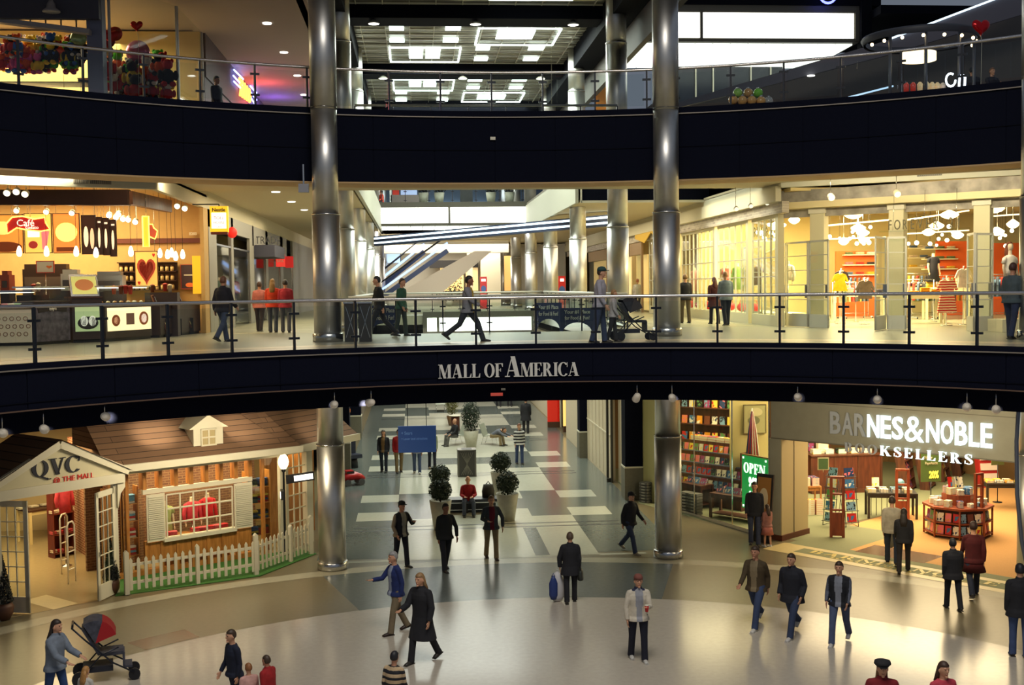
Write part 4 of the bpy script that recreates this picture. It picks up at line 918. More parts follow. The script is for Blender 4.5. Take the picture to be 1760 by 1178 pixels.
for i in range(8):
    x = s1+(s2-s1)*i/7; m.box(x-.05, x+.05, -.02, .25, 2.24, 2.72)
for i in range(7): m.box(s1+(s2-s1)*i/7-.04, s1+(s2-s1)*i/7+.04, -.03, .06, 0, .9)
m.box(s1-.5, s1-.42, 0, .12, 0, 2.7); m.box(s1-.95, s1-.85, 0, .12, 0, 2.7); m.box(s2+.35, s2+.43, 0, .12, 0, 2.7); m.box(s1-.9, s2+.1, -.01, .2, 0, .14)
m.build('wood_framing', QWOOD, house)
for a, b in ((s1, wl-.05), (wr_+.05, s2)):
    m = MB()
    m.box(a, b, -.1, -.07, wz0-.05, wz1+.06)
    for z_ in range(22): m.box(a+.04, b-.04, -.125, -.095, wz0+.03+z_*.051, wz0+.06+z_*.051)
    m.build('shutter', QW, house)
m = MB()
for i in range(6): x = wl+(wr_-wl)*i/5; m.box(x-.018, x+.018, -.09, -.05, wz0, wz1)
for i in range(4): z_ = wz0+(wz1-wz0)*i/3; m.box(wl, wr_, -.09, -.05, z_-.018, z_+.018)
wf = m.build('window', QW, house)
m = MB(); m.box(wl, wr_, -.065, -.06, wz0, wz1); m.build('pane', GLASS, wf)
for a, b in ((-.3, s1-.05), (s2+.05, QL-.13)): m = MB(); m.box(a, b, .02, .03, .1, 2.7); m.build('glass_wall', GLASS, house)
m = MB(); m.box(-.3, QL-.1, 1.5, 1.6, 0, 2.9); m.build('back_wall', QBR, house)
m = MB(); E0, E1 = -.45, QL+.35
m.face([(E0, -.5, 2.98), (E1, -.5, 2.98), (E1-.9, 1.9, 4.7), (E0, 1.9, 4.7)]); m.face([(E1, -.5, 2.98), (E1, 1.9, 3.5), (E1-.9, 1.9, 4.7)]); m.face([(E0, -.5, 2.98), (E0, 1.9, 4.7), (E0, 1.9, 2.98)]); m.face([(E0, -.5, 2.96), (E1, -.5, 2.96), (E1, 1.9, 2.96), (E0, 1.9, 2.96)])
m.build('roof', ROOF, house)
m = MB(); m.box(E0, E1, -.56, -.48, 2.84, 3.02); m.box(E0, E1, -.5, 0, 2.82, 2.86); m.build('gutter', QW, house)
dx = ql(355, 760)[0]; 
dm = MB(); dm.box(dx-.42, dx+.42, -.12, 1.1, 3.12, 3.72); dm.prism([(-.56, 0), (.56, 0), (0, .36)], -1.1, .18, Matrix.Translation((dx, .02, 3.7)) @ Matrix.Rotation(PI/2, 4, 'X')); dorm = dm.build('dormer', QW, house)
m = MB(); m.box(dx-.2, dx+.2, -.135, -.122, 3.25, 3.67); m.build('pane', mat(sr(176, 160, 120), .3), dorm); m = MB()
for i in (-1, 0, 1): m.box(dx+i*.2-.02, dx+i*.2+.02, -.16, -.13, 3.23, 3.69)
for z_ in (3.25, 3.46, 3.67): m.box(dx-.22, dx+.22, -.16, -.13, z_-.02, z_+.02)
m.build('window_bars', QW, dorm)
# back piece of the cottage to the right of the corner
m = MB(); U = Vector((math.cos(qa), math.sin(qa)))
wing = thing('cottage_wing', 'end bay of the white cottage with paned window, behind the street lamp', 'shop', (-6.0, 33.0, 0), math.radians(58))
m = MB(); m.box(.1, .2, 0, .08, 0, 2.8); m.box(1.0, 1.28, -.05, .12, 0, 2.8); m.box(-.1, 2.6, -.1, .1, 2.75, 2.98); m.box(1.9, 2.0, -.02, .1, 0, 2.8)
for i in range(4): m.box(.2+i*.27-.015, .2+i*.27+.015, 0, .04, .2, 2.75)
for i in range(7): m.box(.2, 1.0, 0, .04, .3+i*.4-.015, .3+i*.4+.015)
m.build('wall_frame', QW, wing); m = MB(); m.face([(-.2, -.5, 2.95), (3.0, -.5, 2.95), (3.0, 1.6, 4.5), (-1.1, 1.6, 4.5)]); m.face([(-.2, -.5, 2.95), (3.0, -.5, 2.95), (3, 1.6, 2.95), (-1.1, 1.6, 2.95)]); m.build('roof', ROOF, wing)
m = MB(); m.box(-.2, 3, -.56, -.48, 2.8, 3.0); m.build('gutter', QW, wing); m = MB(); m.box(.2, 2.6, .9, 1.0, 0, 2.8); m.build('back_wall', QWOOD, wing)
# gabled porch
GP, GQ = Vector((-12.3, 25.97, 0)), Vector((-9.39, 29.0, 0)); ga = math.atan2(GQ.y-GP.y, GQ.x-GP.x); GL = (GQ-GP).length
def gl(x, y):
    p = onl(x, y, GP, GQ)-GP; return p.x*math.cos(ga)+p.y*math.sin(ga), p.z
porch = thing('gabled_porch', 'white gabled entrance porch of the cottage shop with navy and red lettering', 'porch', GP, ga)
pk = gl(98, 762)[0]; rx = gl(213, 806)[0]; lx = pk-(rx-pk)
m = MB(); RX = Matrix.Rotation(PI/2, 4, 'X')
m.prism([(lx+.1, 2.95), (rx-.1, 2.95), (rx-.1, 3.0), (pk, 3.78), (lx+.1, 3.0)], -.05, .06, RX); m.build('gable_board', mat(sr(204, 196, 164), .6), porch)
m = MB(); m.box(lx+.05, rx-.05, -.12, .12, 2.72, 2.95)
for a, b in (((lx-.05, 2.98), (pk, 3.84)), ((rx+.05, 2.98), (pk, 3.84))): m.beam((a[0], -.1, a[1]), (b[0], -.1, b[1]), .12, .17, up=(0, 0, 1))
m.box(rx-.32, rx-.2, .0, .1, 0, 2.75); m.box(lx+.2, lx+.32, .0, .1, 0, 2.75)
m.prism([(rx-.22, 2.74), (rx-.02, 2.74), (rx-.02, 2.6), (rx-.14, 2.45), (rx-.22, 2.1)], -.06, .06, RX)
m.build('frame', QW, porch)
m = MB()
for s in (-1, 1): e = rx if s > 0 else lx; m.face([(pk, -.2, 3.96), (e+s*.12, -.2, 3.0), (e+s*.12, 1.9, 3.0), (pk, 1.9, 3.96)])
m.build('roof', ROOF, porch)
q0 = gl(52, 823); mb = MB(); Mx = Matrix(((1, 0, 0, q0[0]), (0, 0, -.03, -.06), (0, 1, 0, q0[1]+.02), (0, 0, 0, 1)))
hQ = .38; wQ = serif(mb, 'QVC', hQ, Mx, gap=-.04, T=.2, t=.06, wx=1.1); lo = mb.build('lettering', mat(sr(26, 28, 44), .5), porch); sc_ = (gl(134, 800)[0]-q0[0])/wQ
for v_ in lo.data.vertices: v_.co.x = q0[0]+(v_.co.x-q0[0])*sc_
p_ = gl(90, 829); text('@ THE MALL', .19, mat(sr(214, 44, 36), .5), porch, (p_[0]-.02, -.07, p_[1]-.03), sx=(gl(161, 824)[0]-p_[0])/1.12, align='LEFT', label='red lettering')
def french_door(parent, x, ang, who):
    t = bpy.data.objects.new('door', None); C.objects.link(t); t.parent = parent; t.location = (x, 0, 0); t.rotation_euler = (0, 0, ang)
    m = MB(); W_ = .82; 
    for a, b in ((0, .1), (W_-.1, W_)): m.box(a, b, -.02, .02, .03, 2.62)
    for a, b in ((.03, .4), (2.48, 2.62)): m.box(0, W_, -.02, .02, a, b)
    for i in range(1, 3): m.box(.1+i*.207-.01, .1+i*.207+.01, -.015, .015, .4, 2.5)
    for i in range(1, 6): m.box(.1, W_-.1, -.015, .015, .4+i*.347-.01, .4+i*.347+.01)
    m.build('door_frame', QW, t); m = MB(); m.box(.1, W_-.1, -.003, .003, .4, 2.5); m.build('pane', GLASS, t); m = MB(); m.box(W_-.08, W_-.04, -.05, .05, 1.1, 1.2); m.build('handle', STEELP, t)
french_door(porch, rx-.3, math.radians(-152), ''); french_door(porch, lx+.95, math.radians(120), '')
# picket fence and lawn
FA, FB_, FC_ = Vector((-9.31, 28.62, 0)), Vector((-6.43, 30.2, 0)), Vector((-5.22, 32.4, 0))
m = MB(); m.prism([(p.x, p.y) for p in (FA+Vector((-.25, -.1, 0)), FB_+Vector((.12, -.16, 0)), FC_+Vector((.15, 0, 0)), Vector((-5.9, 33.4, 0)), QQ, QP)], .006, .02)
tag(m.build('artificial_grass', mat(sr(58, 112, 44), .95, var=.25, scale=60, bump=.4)), 'strip of bright green artificial grass under the white picket fence', 'grass', kind='stuff')
fen = thing('picket_fence', 'white picket fence round the lawn of the cottage shop', 'fence', FA)
def picket(p, h, wd, ax, nm):
    mb = MB(); ax = ax.normalized(); M = Matrix(((ax.x, 0, ax.y, p.x), (ax.y, 0, -ax.x, p.y), (0, 1, 0, p.z), (0, 0, 0, 1)))
    mb.prism([(-wd/2, .0), (wd/2, .0), (wd/2, h-.06), (0, h), (-wd/2, h-.06)], -.012 if nm == 'picket' else -wd/2, .012 if nm == 'picket' else wd/2, M); mb.build(nm, QW, fen)
for P, Q, n in ((FA, FB_, 18), (FB_, FC_, 14)):
    ax = Q-P; o = P-FA
    for i in range(n):
        t_ = (i+.6)/n
        if n == 18 and i in (9,): picket(o+ax*t_+Vector((0, 0, .02)), 1.0, .09, ax, 'post'); continue
        if n == 14 and i == 8: picket(o+ax*t_+Vector((0, 0, .02)), 1.0, .09, ax, 'post'); continue
        picket(o+ax*t_+Vector((0, 0, .1)), .8, .075, ax, 'picket')
    for z_ in (.28, .72): m = MB(); m.beam(o+Vector((0, 0, z_))-Vector((ax.y, -ax.x, 0)).normalized()*.03, o+ax+Vector((0, 0, z_))-Vector((ax.y, -ax.x, 0)).normalized()*.03, .03, .07); m.build('rail', QW, fen)
for p in (FA, FB_, FC_): picket(p-FA+Vector((0, 0, .02)), 1.08, .11, FB_-FA, 'post')
shrub('dark cone topiary in a brown pot beside the open white door', onz(190, 1024, 0)+Vector((0, .1, .007)), .2, .36, .2, sr(96, 62, 46), 'cone', H=1.05, leaf=.035, n=1400, cl=(18, 24, 20))
shrub('dark cone topiary in a brown pot at the left edge of the picture', onz(4, 1068, 0)+Vector((0, .1, .007)), .22, .38, .22, sr(96, 62, 46), 'cone', H=1.1, leaf=.035, n=1500, cl=(18, 24, 20))
# street lamp by the cottage corner
lp = thing('street_lamp', 'black street lamp with glass globe and two lit signs by the cottage corner', 'lamp', (-5.92, 32.35, .02))
m = MB(); m.lathe([(.09, 0), (.09, .06), (.05, .12), (.035, .3), (.03, 2.3), (.06, 2.34), (.06, 2.4)], n=14); m.build('pole', BLACK, lp)
m = MB(); m.lathe([(.07, 2.4), (.13, 2.5), (.15, 2.6), (.12, 2.72), (.05, 2.82), (.02, 2.9)], n=18); m.build('lamp_shade', mat((1, .82, .5), .3, emit=3.2), lp)
for dx_, dz, dirx in ((.06, 2.1, (.75, .2)), (-.06, 1.72, (.1, -.75))):
    m = MB(); a = Vector((dx_, 0, dz)); b = a+Vector((dirx[0], dirx[1], .06)); m.beam(a, b, .08, .24); sgn = m.build('sign_box', BLACK, lp)
    nn = Vector((dirx[1], -dirx[0], 0)).normalized()*.045
    if nn.y > 0: nn = -nn
    m = MB(); m.beam(a.lerp(b, .28)+nn, a.lerp(b, .95)+nn, .01, .15); m.build('lit_panel', mat((1, .95, .8), .5, emit=2.6), sgn)
# goods inside the cottage
REDS = [sr(190, 40, 44), sr(206, 70, 80), sr(214, 90, 96)]
def hloc(x, y, z): p = Vector((x, y, 0)); p.rotate(Matrix.Rotation(qa, 3, 'Z')); return QP+p+Vector((0, 0, z))
dummy('headless mannequin in a pale green dress in the cottage window', hloc(wl+.22, .55, .01), qa, sr(150, 160, 96), 'dress', long_sleeve=False, hz=1.5)
dummy('mannequin in a pink sweater, middle of the cottage window', hloc(wl+.98, .55, .01), qa, sr(206, 52, 66), 'top', hz=1.52)
dummy('mannequin in a red sweater, right of the pink one in the cottage window', hloc(wl+1.45, .6, .01), qa, sr(196, 26, 34), 'top', hz=1.56)
m = MB(); m.box(wl, wr_, .15, .5, .86, .9); m.box(wl, wr_, .15, .2, .02, .86); sh = m.build('display_shelf', QWOOD); sh.location = QP; sh.rotation_euler = (0, 0, qa); tag(sh, 'wooden display ledge behind the cottage window', 'shelf')
for i in range(9):
    xx = wl+.1+i*(wr_-wl-.2)/8
    if i in (2, 3): continue
    for j in range(2): folded(hloc(xx, .3, .90+j*.05), qa+random.uniform(-.2, .2), rc(REDS), 'red folded clothes on the cottage window ledge', 'red folded garment on the ledge inside the cottage window', (.22, .2, .05))
def shelf_unit(who, x, w_, cols, grp, zs=(.5, .95, 1.4, 1.85), y=.35):
    t = thing('shelf_unit', who, 'shelf', hloc(x, y, .005), qa); m = MB()
    for z_ in zs: m.box(0, w_, 0, .3, z_-.02, z_)
    m.build('shelf', QWOOD, t, kind='thing'); m = MB(); m.box(-.03, 0, 0, .3, 0, 2.3); m.build('side_panel', QWOOD, t); m = MB(); m.box(w_, w_+.03, 0, .3, 0, 2.3); m.build('side_panel', QWOOD, t)
    for z_ in zs:
        for k in range(max(1, int(w_/.32))):
            for j in range(4): folded(hloc(x+.18+k*.32, y+.14, z_+.006+j*.06), qa, rc(cols), grp, 'folded garment stacked on the '+who.split(' with ')[0], (.28, .24, .055))
shelf_unit('left shelf behind the cottage glass with white and blue clothes', s1-.88, .36, [sr(200, 196, 186), sr(90, 110, 140), sr(170, 170, 170)], 'folded clothes on the left cottage shelf')
shelf_unit('shelf beside the shutter with red and blue clothes', s1-.42, .36, [sr(190, 50, 46), sr(110, 160, 190), sr(214, 200, 190)], 'folded clothes beside the cottage shutter')
shelf_unit('right shelf behind the cottage glass with dark clothes', s2+.1, .66, [sr(60, 70, 60), sr(150, 40, 40), sr(50, 70, 110), sr(170, 150, 60), sr(40, 40, 44)], 'folded clothes on the right cottage shelf')
# inside the door: table, red shelf, mannequin, gates
def tbl(who, loc, rz, w_, d_, h_, mt, leg=.08, name='display_table', shelf=None, mtl=None):
    t = thing(name, who, 'table', loc, rz); m = MB(); m.box(-w_/2, w_/2, -d_/2, d_/2, h_-.05, h_); m.build('tabletop', mt, t)
    m = MB(); m.box(-w_/2+.03, w_/2-.03, -d_/2+.03, d_/2-.03, h_-.15, h_-.05); m.build('apron', mtl or mt, t)
    for a in (-1, 1):
        for b in (-1, 1): m = MB(); m.box(a*(w_/2-leg/2)-leg/2, a*(w_/2-leg/2)+leg/2, b*(d_/2-leg/2)-leg/2, b*(d_/2-leg/2)+leg/2, 0, h_-.05); m.build('leg', mtl or mt, t)
    if shelf: m = MB(); m.box(-w_/2+.05, w_/2-.05, -d_/2+.05, d_/2-.05, shelf, shelf+.03); m.build('shelf', mt, t)
    return t
tp = onz(125, 940, 0); tp = Vector((-12.6, 33.4, .005))
tbl('white table with a dark top inside the cottage doorway', onz(92, 925, 0).xy.to_3d()+Vector((0, 0, .005)), ga, 1.9, .8, 1.0, mat(sr(80, 50, 34), .4), mtl=mat(sr(226, 206, 150), .5))
tb = onz(92, 925, 0)
for i in range(6): folded((tb.x-.7+i*.26, tb.y-.6+i*.25, 1.01), ga, sr(224, 214, 190), 'pale goods on the cottage doorway table', 'pale folded cloth on the table inside the cottage doorway', (.24, .26, .06))
rs = thing('red_shelf_unit', 'dark red wooden shelf unit inside the cottage doorway', 'shelf', onz(100, 962, 0).xy.to_3d()+Vector((.1, .3, .005)), ga); rs.scale = (.62, 1, 1); rw = wood(sr(96, 36, 22), sr(120, 52, 32))
m = MB(); m.box(-.5, .5, .3, .34, 0, 2.3); m.build('back_panel', rw, rs)
for x_ in (-.5, .0, .47): m = MB(); m.box(x_, x_+.03, 0, .32, 0, 2.3 if x_ else 1.3); m.build('side_panel', rw, rs)
for z_ in (.1, .62, 1.2): m = MB(); m.box(-.5, .5, 0, .32, z_, z_+.03); m.build('shelf', rw, rs)
rl = rs.location
for i in range(14):
    p = Vector((-.24+(i % 5)*.12, .15, (.13, .65, 1.23)[i % 3])); p.rotate(Matrix.Rotation(ga, 3, 'Z')); folded(rl+p, ga, rc(REDS+[sr(220, 200, 170)]), 'pink and red goods on the red shelf unit', 'small pink or red folded item on the dark red shelf unit', (.16, .2, .09))
dummy('mannequin in a long pink tunic inside the cottage doorway', onz(112, 975, 0).xy.to_3d()+Vector((0, .1, .005)), ga, sr(222, 70, 84), 'coat', hz=2.0)
for k, (x, y) in enumerate(((112, 985), (124, 1002))):
    t = thing('security_gate', ('farther', 'nearer')[k]+' white anti-theft gate in the cottage doorway', 'gate', onz(x, y, 0).xy.to_3d()+Vector((0, 0, .006)), ga+.5); m = MB()
    m.tube([(-.17, 0, 0), (-.17, 0, 1.45), (-.08, 0, 1.55), (.08, 0, 1.55), (.17, 0, 1.45), (.17, 0, 0)], .022, 8); m.build('frame', WHITEP, t); m = MB()
    for z_ in (.35, .8, 1.2): m.tube([(-.17, 0, z_), (.17, 0, z_)], .018, 6)
    m.build('crossbar', WHITEP, t)
m = MB(); m.box(-24, -10.8, 36.9, 37.0, 0, 3.4); m.box(-24, -5.7, 37.5, 37.6, 0, 4.9); struct(m.build('wall_cottage', mat(sr(206, 186, 140), .8)))
m = MB(); m.prism([(-9.9, 30.6), (-12.2, 34.5), (-12.3, 34.4), (-10.0, 30.5)], 0, 3.2); o = struct(m.build('wall_brick', brick(sr(136, 72, 50), sr(150, 84, 60), sr(190, 160, 120), 1, .2, .07, axis='YZ')))
# lamps on the underside of the balcony
def track(who, x, y, z, tgt, power=140, ang=34, col=(1, .86, .6)):
    a = math.atan2(0, 1); r_ = ray(x, y); best = None
    for i in range(4000):
        p = CAM+r_*(10+i*.01)
        if math.hypot(p.x-C2[0], p.y-C2[1]) > R2+.25 and p.y > C2[1]: best = p; break
    t = thing('track_lamp', who, 'lamp', best); m = MB(); m.tube([(0, 0, 5.205-best.z), (0, 0, .04)], .012, 6); m.build('arm', STEELP, t)
    d = (Vector(tgt)-best).normalized(); m = MB(); m.tube([-d*.10, -d*.05, d*.05, d*.13], [.035, .075, .085, .09], 14); m.build('lamp_shade', mat(sr(206, 196, 178), .4, emit=.12), t)
    spot('track_lamp_light', best+d*.16, tgt, power, col, ang)
track('pale spot lamp under the balcony, leftmost of all', 4, 744, 4.9, (-11.6, 29.5, 3.3), 50)
track('pale spot lamp under the balcony, above the cottage gable', 75, 737, 4.9, (-10.2, 28.4, 3.2), 60)
track('pale spot lamp under the balcony, left of the dormer', 180, 716, 4.9, (-8.9, 31.3, 3.6), 230)
track('pale spot lamp under the balcony beside the left steel column', 575, 695, 4.8, (-5.2, 33.6, 3.6), 260)
track('pale spot lamp under the balcony just right of the left column', 638, 692, 4.8, (-6.9, 32.4, 3.5), 330)
track('pale spot lamp under the balcony left of the right column', 1095, 682, 4.8, (2.0, 33, 0), 60, 50)
track('pale spot lamp under the balcony right of the right column', 1155, 683, 4.8, (7, 36, 1.6), 90, 50)
track('pale spot lamp under the balcony above the grey bookshop pillar', 1371, 682, 4.8, (9.0, 31.5, 3.4), 20, 60)
track('pale spot lamp under the balcony above the bookshop lettering', 1508, 686, 4.8, (10, 30, 3.4), 20, 60)
track('pale spot lamp under the balcony above the end of the bookshop lettering', 1662, 699, 4.8, (11.5, 28.5, 3.4), 24, 60)
track('pale spot lamp under the balcony, rightmost of all', 1712, 703, 4.8, (12.2, 27.5, 3.4), 24, 60)
for a_, b_ in (((-8.6, 30.0, 4.66), (-9.2, 31.3, 3.5)), ((-7.2, 30.9, 4.66), (-7.0, 32.6, 3.6)), ((-5.2, 32.0, 4.66), (-4.9, 33.9, 3.5))): spot('cottage_roof_lamp', a_, b_, 260, (1, .84, .58), 55, 1.0)
# ---- white balcony lettering
def arc_letters():
    pl, pr = onz(753, 650, 5.35), onz(997, 646, 5.35)
    aL = math.degrees(math.atan2(pl.x-C2[0], pl.y-C2[1])); aL = ang_arc(753, 650); aR = ang_arc(997, 646)
    m = MB(); X1 = serif(m, 'MALL OF', .29, Matrix.Identity(4), gap=.015, T=.2, t=.05, wx=.86)
    return aL, aR, m, X1
def ang_arc(x, y):
    r_ = ray(x, y)
    for i in range(6000):
        p = CAM+r_*(15+i*.003)
        if math.hypot(p.x-C2[0], p.y-C2[1]) > R2 and p.y > C2[1]: return math.degrees(math.atan2(p.x-C2[0], p.y-C2[1])), p.z
(aL, zL), (aR, zR) = ang_arc(753, 651), ang_arc(996, 646)
m = MB(); h1 = .31; Lz = (zL+zR)/2
M0 = Matrix.Identity(4); x = serif(m, 'MALL', h1, M0, gap=.01, T=.21, t=.05, wx=.80); x += .22*h1
x += serif(m, 'OF', h1, Matrix.Translation((x, 0, 0)), gap=.01, T=.21, t=.05, wx=.80); x += .1*h1
x += serif(m, 'A', h1*1.5, Matrix.Translation((x, 0, 0)), gap=-.04, T=.21, t=.05, wx=.78)
x += serif(m, 'MERICA', h1, Matrix.Translation((x, 0, 0)), gap=.01, T=.21, t=.05, wx=.80)
lo = m.build('balcony_lettering', mat(sr(214, 212, 204), .5)); kx = math.radians(aR-aL)*(R2-.03)/x
for v_ in lo.data.vertices:
    a = math.radians(aL)+v_.co.x*kx/(R2-.03); z_ = v_.co.y+Lz; rr = R2-.01-.03*v_.co.z; v_.co = Vector((C2[0]+rr*math.sin(a), C2[1]+rr*math.cos(a), z_))
tag(lo, 'large white serif capitals reading MALL OF AMERICA on the navy balcony front', 'sign')
for who, x_, y_, w_, h_, mt in (('small red exit sign below the white balcony lettering', 858, 678, .28, .07, mat(sr(200, 80, 66), .5, emit=.5)), ('tiny pale plate above the small red sign', 869, 669, .1, .05, WHITEP)):
    a, z_ = ang_arc(x_, y_); rr = R2-.02 if z_ > 5.2 else R2+.58; p = on_arc(C2, rr, a)
    r_ = ray(x_, y_); zz = CAM.z+r_.z*((p[1])/r_.y)
    m = MB(); m.box(-w_/2, w_/2, -.02, .0, -h_/2, h_/2); o = m.build('exit_sign' if w_ > .2 else 'wall_plate', mt); o.location = (p[0], p[1], zz); o.rotation_euler = (0, 0, -math.radians(a)); tag(o, who, 'sign')
a = math.degrees(math.atan2(onz(847, 238, 11.4).x, 17.4)); p = ony(847, 238, C3[1]+R3-.05); m = MB(); m.box(-.07, .07, -.02, 0, -.04, .04); o = m.build('wall_plate', WHITEP); o.location = (p.x, p.y-.0, p.z); tag(o, 'tiny pale plate on the upper navy balcony front', 'plate')
# ================================================================== second floor, left: cafe
DKW = mat(sr(56, 32, 26), .35, var=.15, scale=5); CAFEW = mat(sr(196, 160, 102), .8, var=.04)
def lit(c, e=1.): return mat(c, .5, emit=e)
m = MB(); m.box(-24, -8.96, 38.6, 38.75, 6, 10.6); m.box(-9.02, -8.9, 37.9, 38.7, 6, 10.02); struct(m.build('wall_cafe', CAFEW))
m = MB(); m.box(-12.6, -9.03, 38.5, 38.6, 8.92, 9.07); struct(m.build('trim_10', mat(sr(96, 40, 28), .5)))
p = onl(332, 402, (-12, 38.5), (-9, 38.5)); text('E283', .12, WHITEP, None, (p.x, 38.47, p.z-.04), name='unit_number', bold=.006); o = bpy.data.objects['unit_number']; tag(o, 'small white characters E283 on the brown stripe of the cafe wall', 'number')
m = MB(); m.box(-24, -8.9, 31.4, 38.6, 10.38, 10.46); struct(m.build('ceiling', mat(sr(206, 176, 120), .8)))
# curved dark beam
a_, b_, c_ = ony(-60, 340, 33.2), ony(222, 340, 32.6), ony(290, 355, 36)
t = thing('wood_beam', 'dark glossy wooden beam curving above the cafe counter', 'beam', (0, 0, 0)); m = MB(); m.beam(a_, b_, .25, .42); m.build('front_beam', DKW, t); m = MB(); m.beam(b_, c_, .2, .36); m.build('side_beam', wood(sr(92, 52, 32), sr(120, 74, 46), 2), t)
def panel(name, who, cat, px, Y, mt, th=.04, frame=None, grp=None, shapes=(), emitk=None):
    "upright panel covering picture rectangle px at distance Y, facing -Y, hung by two rods"
    x0, y0, x1, y1 = px; A = ony(x0, y0, Y); B = ony(x1, y1, Y); c = (A+B)/2; w_, h_ = (B.x-A.x), (A.z-B.z)
    t = thing(name, who, cat, (c.x, Y, c.z), 0, grp); m = MB(); m.box(-w_/2, w_/2, 0, th, -h_/2, h_/2); m.build('board', mt, t)
    if frame:
        m = MB(); f = .02
        m.box(-w_/2-f, w_/2+f, -.01, th+.01, h_/2, h_/2+f); m.box(-w_/2-f, w_/2+f, -.01, th+.01, -h_/2-f, -h_/2); m.box(-w_/2-f, -w_/2, -.01, th+.01, -h_/2, h_/2); m.box(w_/2, w_/2+f, -.01, th+.01, -h_/2, h_/2); m.build('frame', frame, t)
    for nm, mt2, pts in shapes:
        m = MB(); m.prism([(x*w_/2, y*h_/2) for x, y in pts], .002, .014, RX); m.build(nm, mt2, t)
    if name == 'counter_sign': m = MB(); m.tube([(0, .02, -h_/2), (0, .02, 6.01-c.z)], .015, 6); m.build('post', STEELP, t)
    if name in ('menu_board', 'hanging_poster'):
        m = MB()
        for s in (-.4, .4): m.tube([(s*w_, .02, h_/2), (s*w_, .02, 10.385-c.z)], .006, 5)
        m.build('hanging_rod', STEELP, t)
    return t, w_, h_
def oval(cx, cy, rx, ry, n=18): return [(cx+rx*math.cos(i*2*PI/n), cy+ry*math.sin(i*2*PI/n)) for i in range(n)]
def heart(cx, cy, r, n=26): return [(cx+r*math.sin(q)**3, cy+r*(.81*math.cos(q)-.31*math.cos(2*q)-.125*math.cos(3*q)-.06*math.cos(4*q))) for q in [i*2*PI/n for i in range(n)]]
YM = 34.6
panel('menu_board', 'glowing cafe menu board, brown and yellow, at the left edge', 'menu', (-30, 370, 40, 434), YM, lit(sr(230, 150, 60), .9), frame=DKW, shapes=[('picture', lit(sr(120, 56, 26), .5), oval(.1, -.7, .85, .28)), ('picture', lit(sr(250, 210, 110), 1.2), oval(0, .3, .6, .35))])
panel('menu_board', 'glowing yellow cafe menu board with a pink iced drink', 'menu', (42, 368, 89, 434), YM, lit(sr(255, 200, 90), 1.), frame=DKW, shapes=[('picture', lit(sr(240, 120, 120), .9), [(-.1+.4, -.85), (.6, -.85), (.85, .1), (.25, .1)]), ('picture', lit(sr(255, 250, 230), 1.2), [(-.8, -.2), (.1, -.2), (.1, .2), (-.8, .2)]), ('picture', lit(sr(160, 50, 40), .7), oval(-.4, -.6, .35, .2))])
panel('menu_board', 'glowing orange cafe menu board with a pale yellow middle', 'menu', (91, 368, 137, 434), YM, lit(sr(244, 140, 60), .9), frame=DKW, shapes=[('picture', lit(sr(255, 220, 110), 1.5), oval(0, .05, .85, .5)), ('picture', lit(sr(120, 56, 20), .5), [(-.8, -.95), (.8, -.95), (.8, -.72), (-.8, -.72)])])
for i, (xa, xb, y0_, y1_, who) in enumerate(((140, 165, 371, 436, 'dark brown cafe menu board with two cones, beside the orange board'), (166, 176, 374, 437, 'narrow dark cafe menu board, first of three at the right end'), (177, 188, 376, 438, 'narrow dark cafe menu board, middle of three at the right end'), (189, 200, 379, 440, 'narrow dark cafe menu board, last of three at the right end'))):
    panel('menu_board', who, 'menu', (xa, y0_, xb, y1_), YM+.1*i, lit(sr(60, 34, 24), .4), frame=DKW, shapes=[('picture', lit(sr(255, 226, 180), 1.1), oval(-.4 if i == 0 else -.1, -.1, .35 if i == 0 else .5, .55))]+([('picture', lit(sr(250, 200, 150), 1.), oval(.5, -.2, .3, .55))] if i == 0 else [('picture', lit(sr(240, 220, 190), .9), [(-.6, .7), (.6, .7), (.6, .8), (-.6, .8)])]))
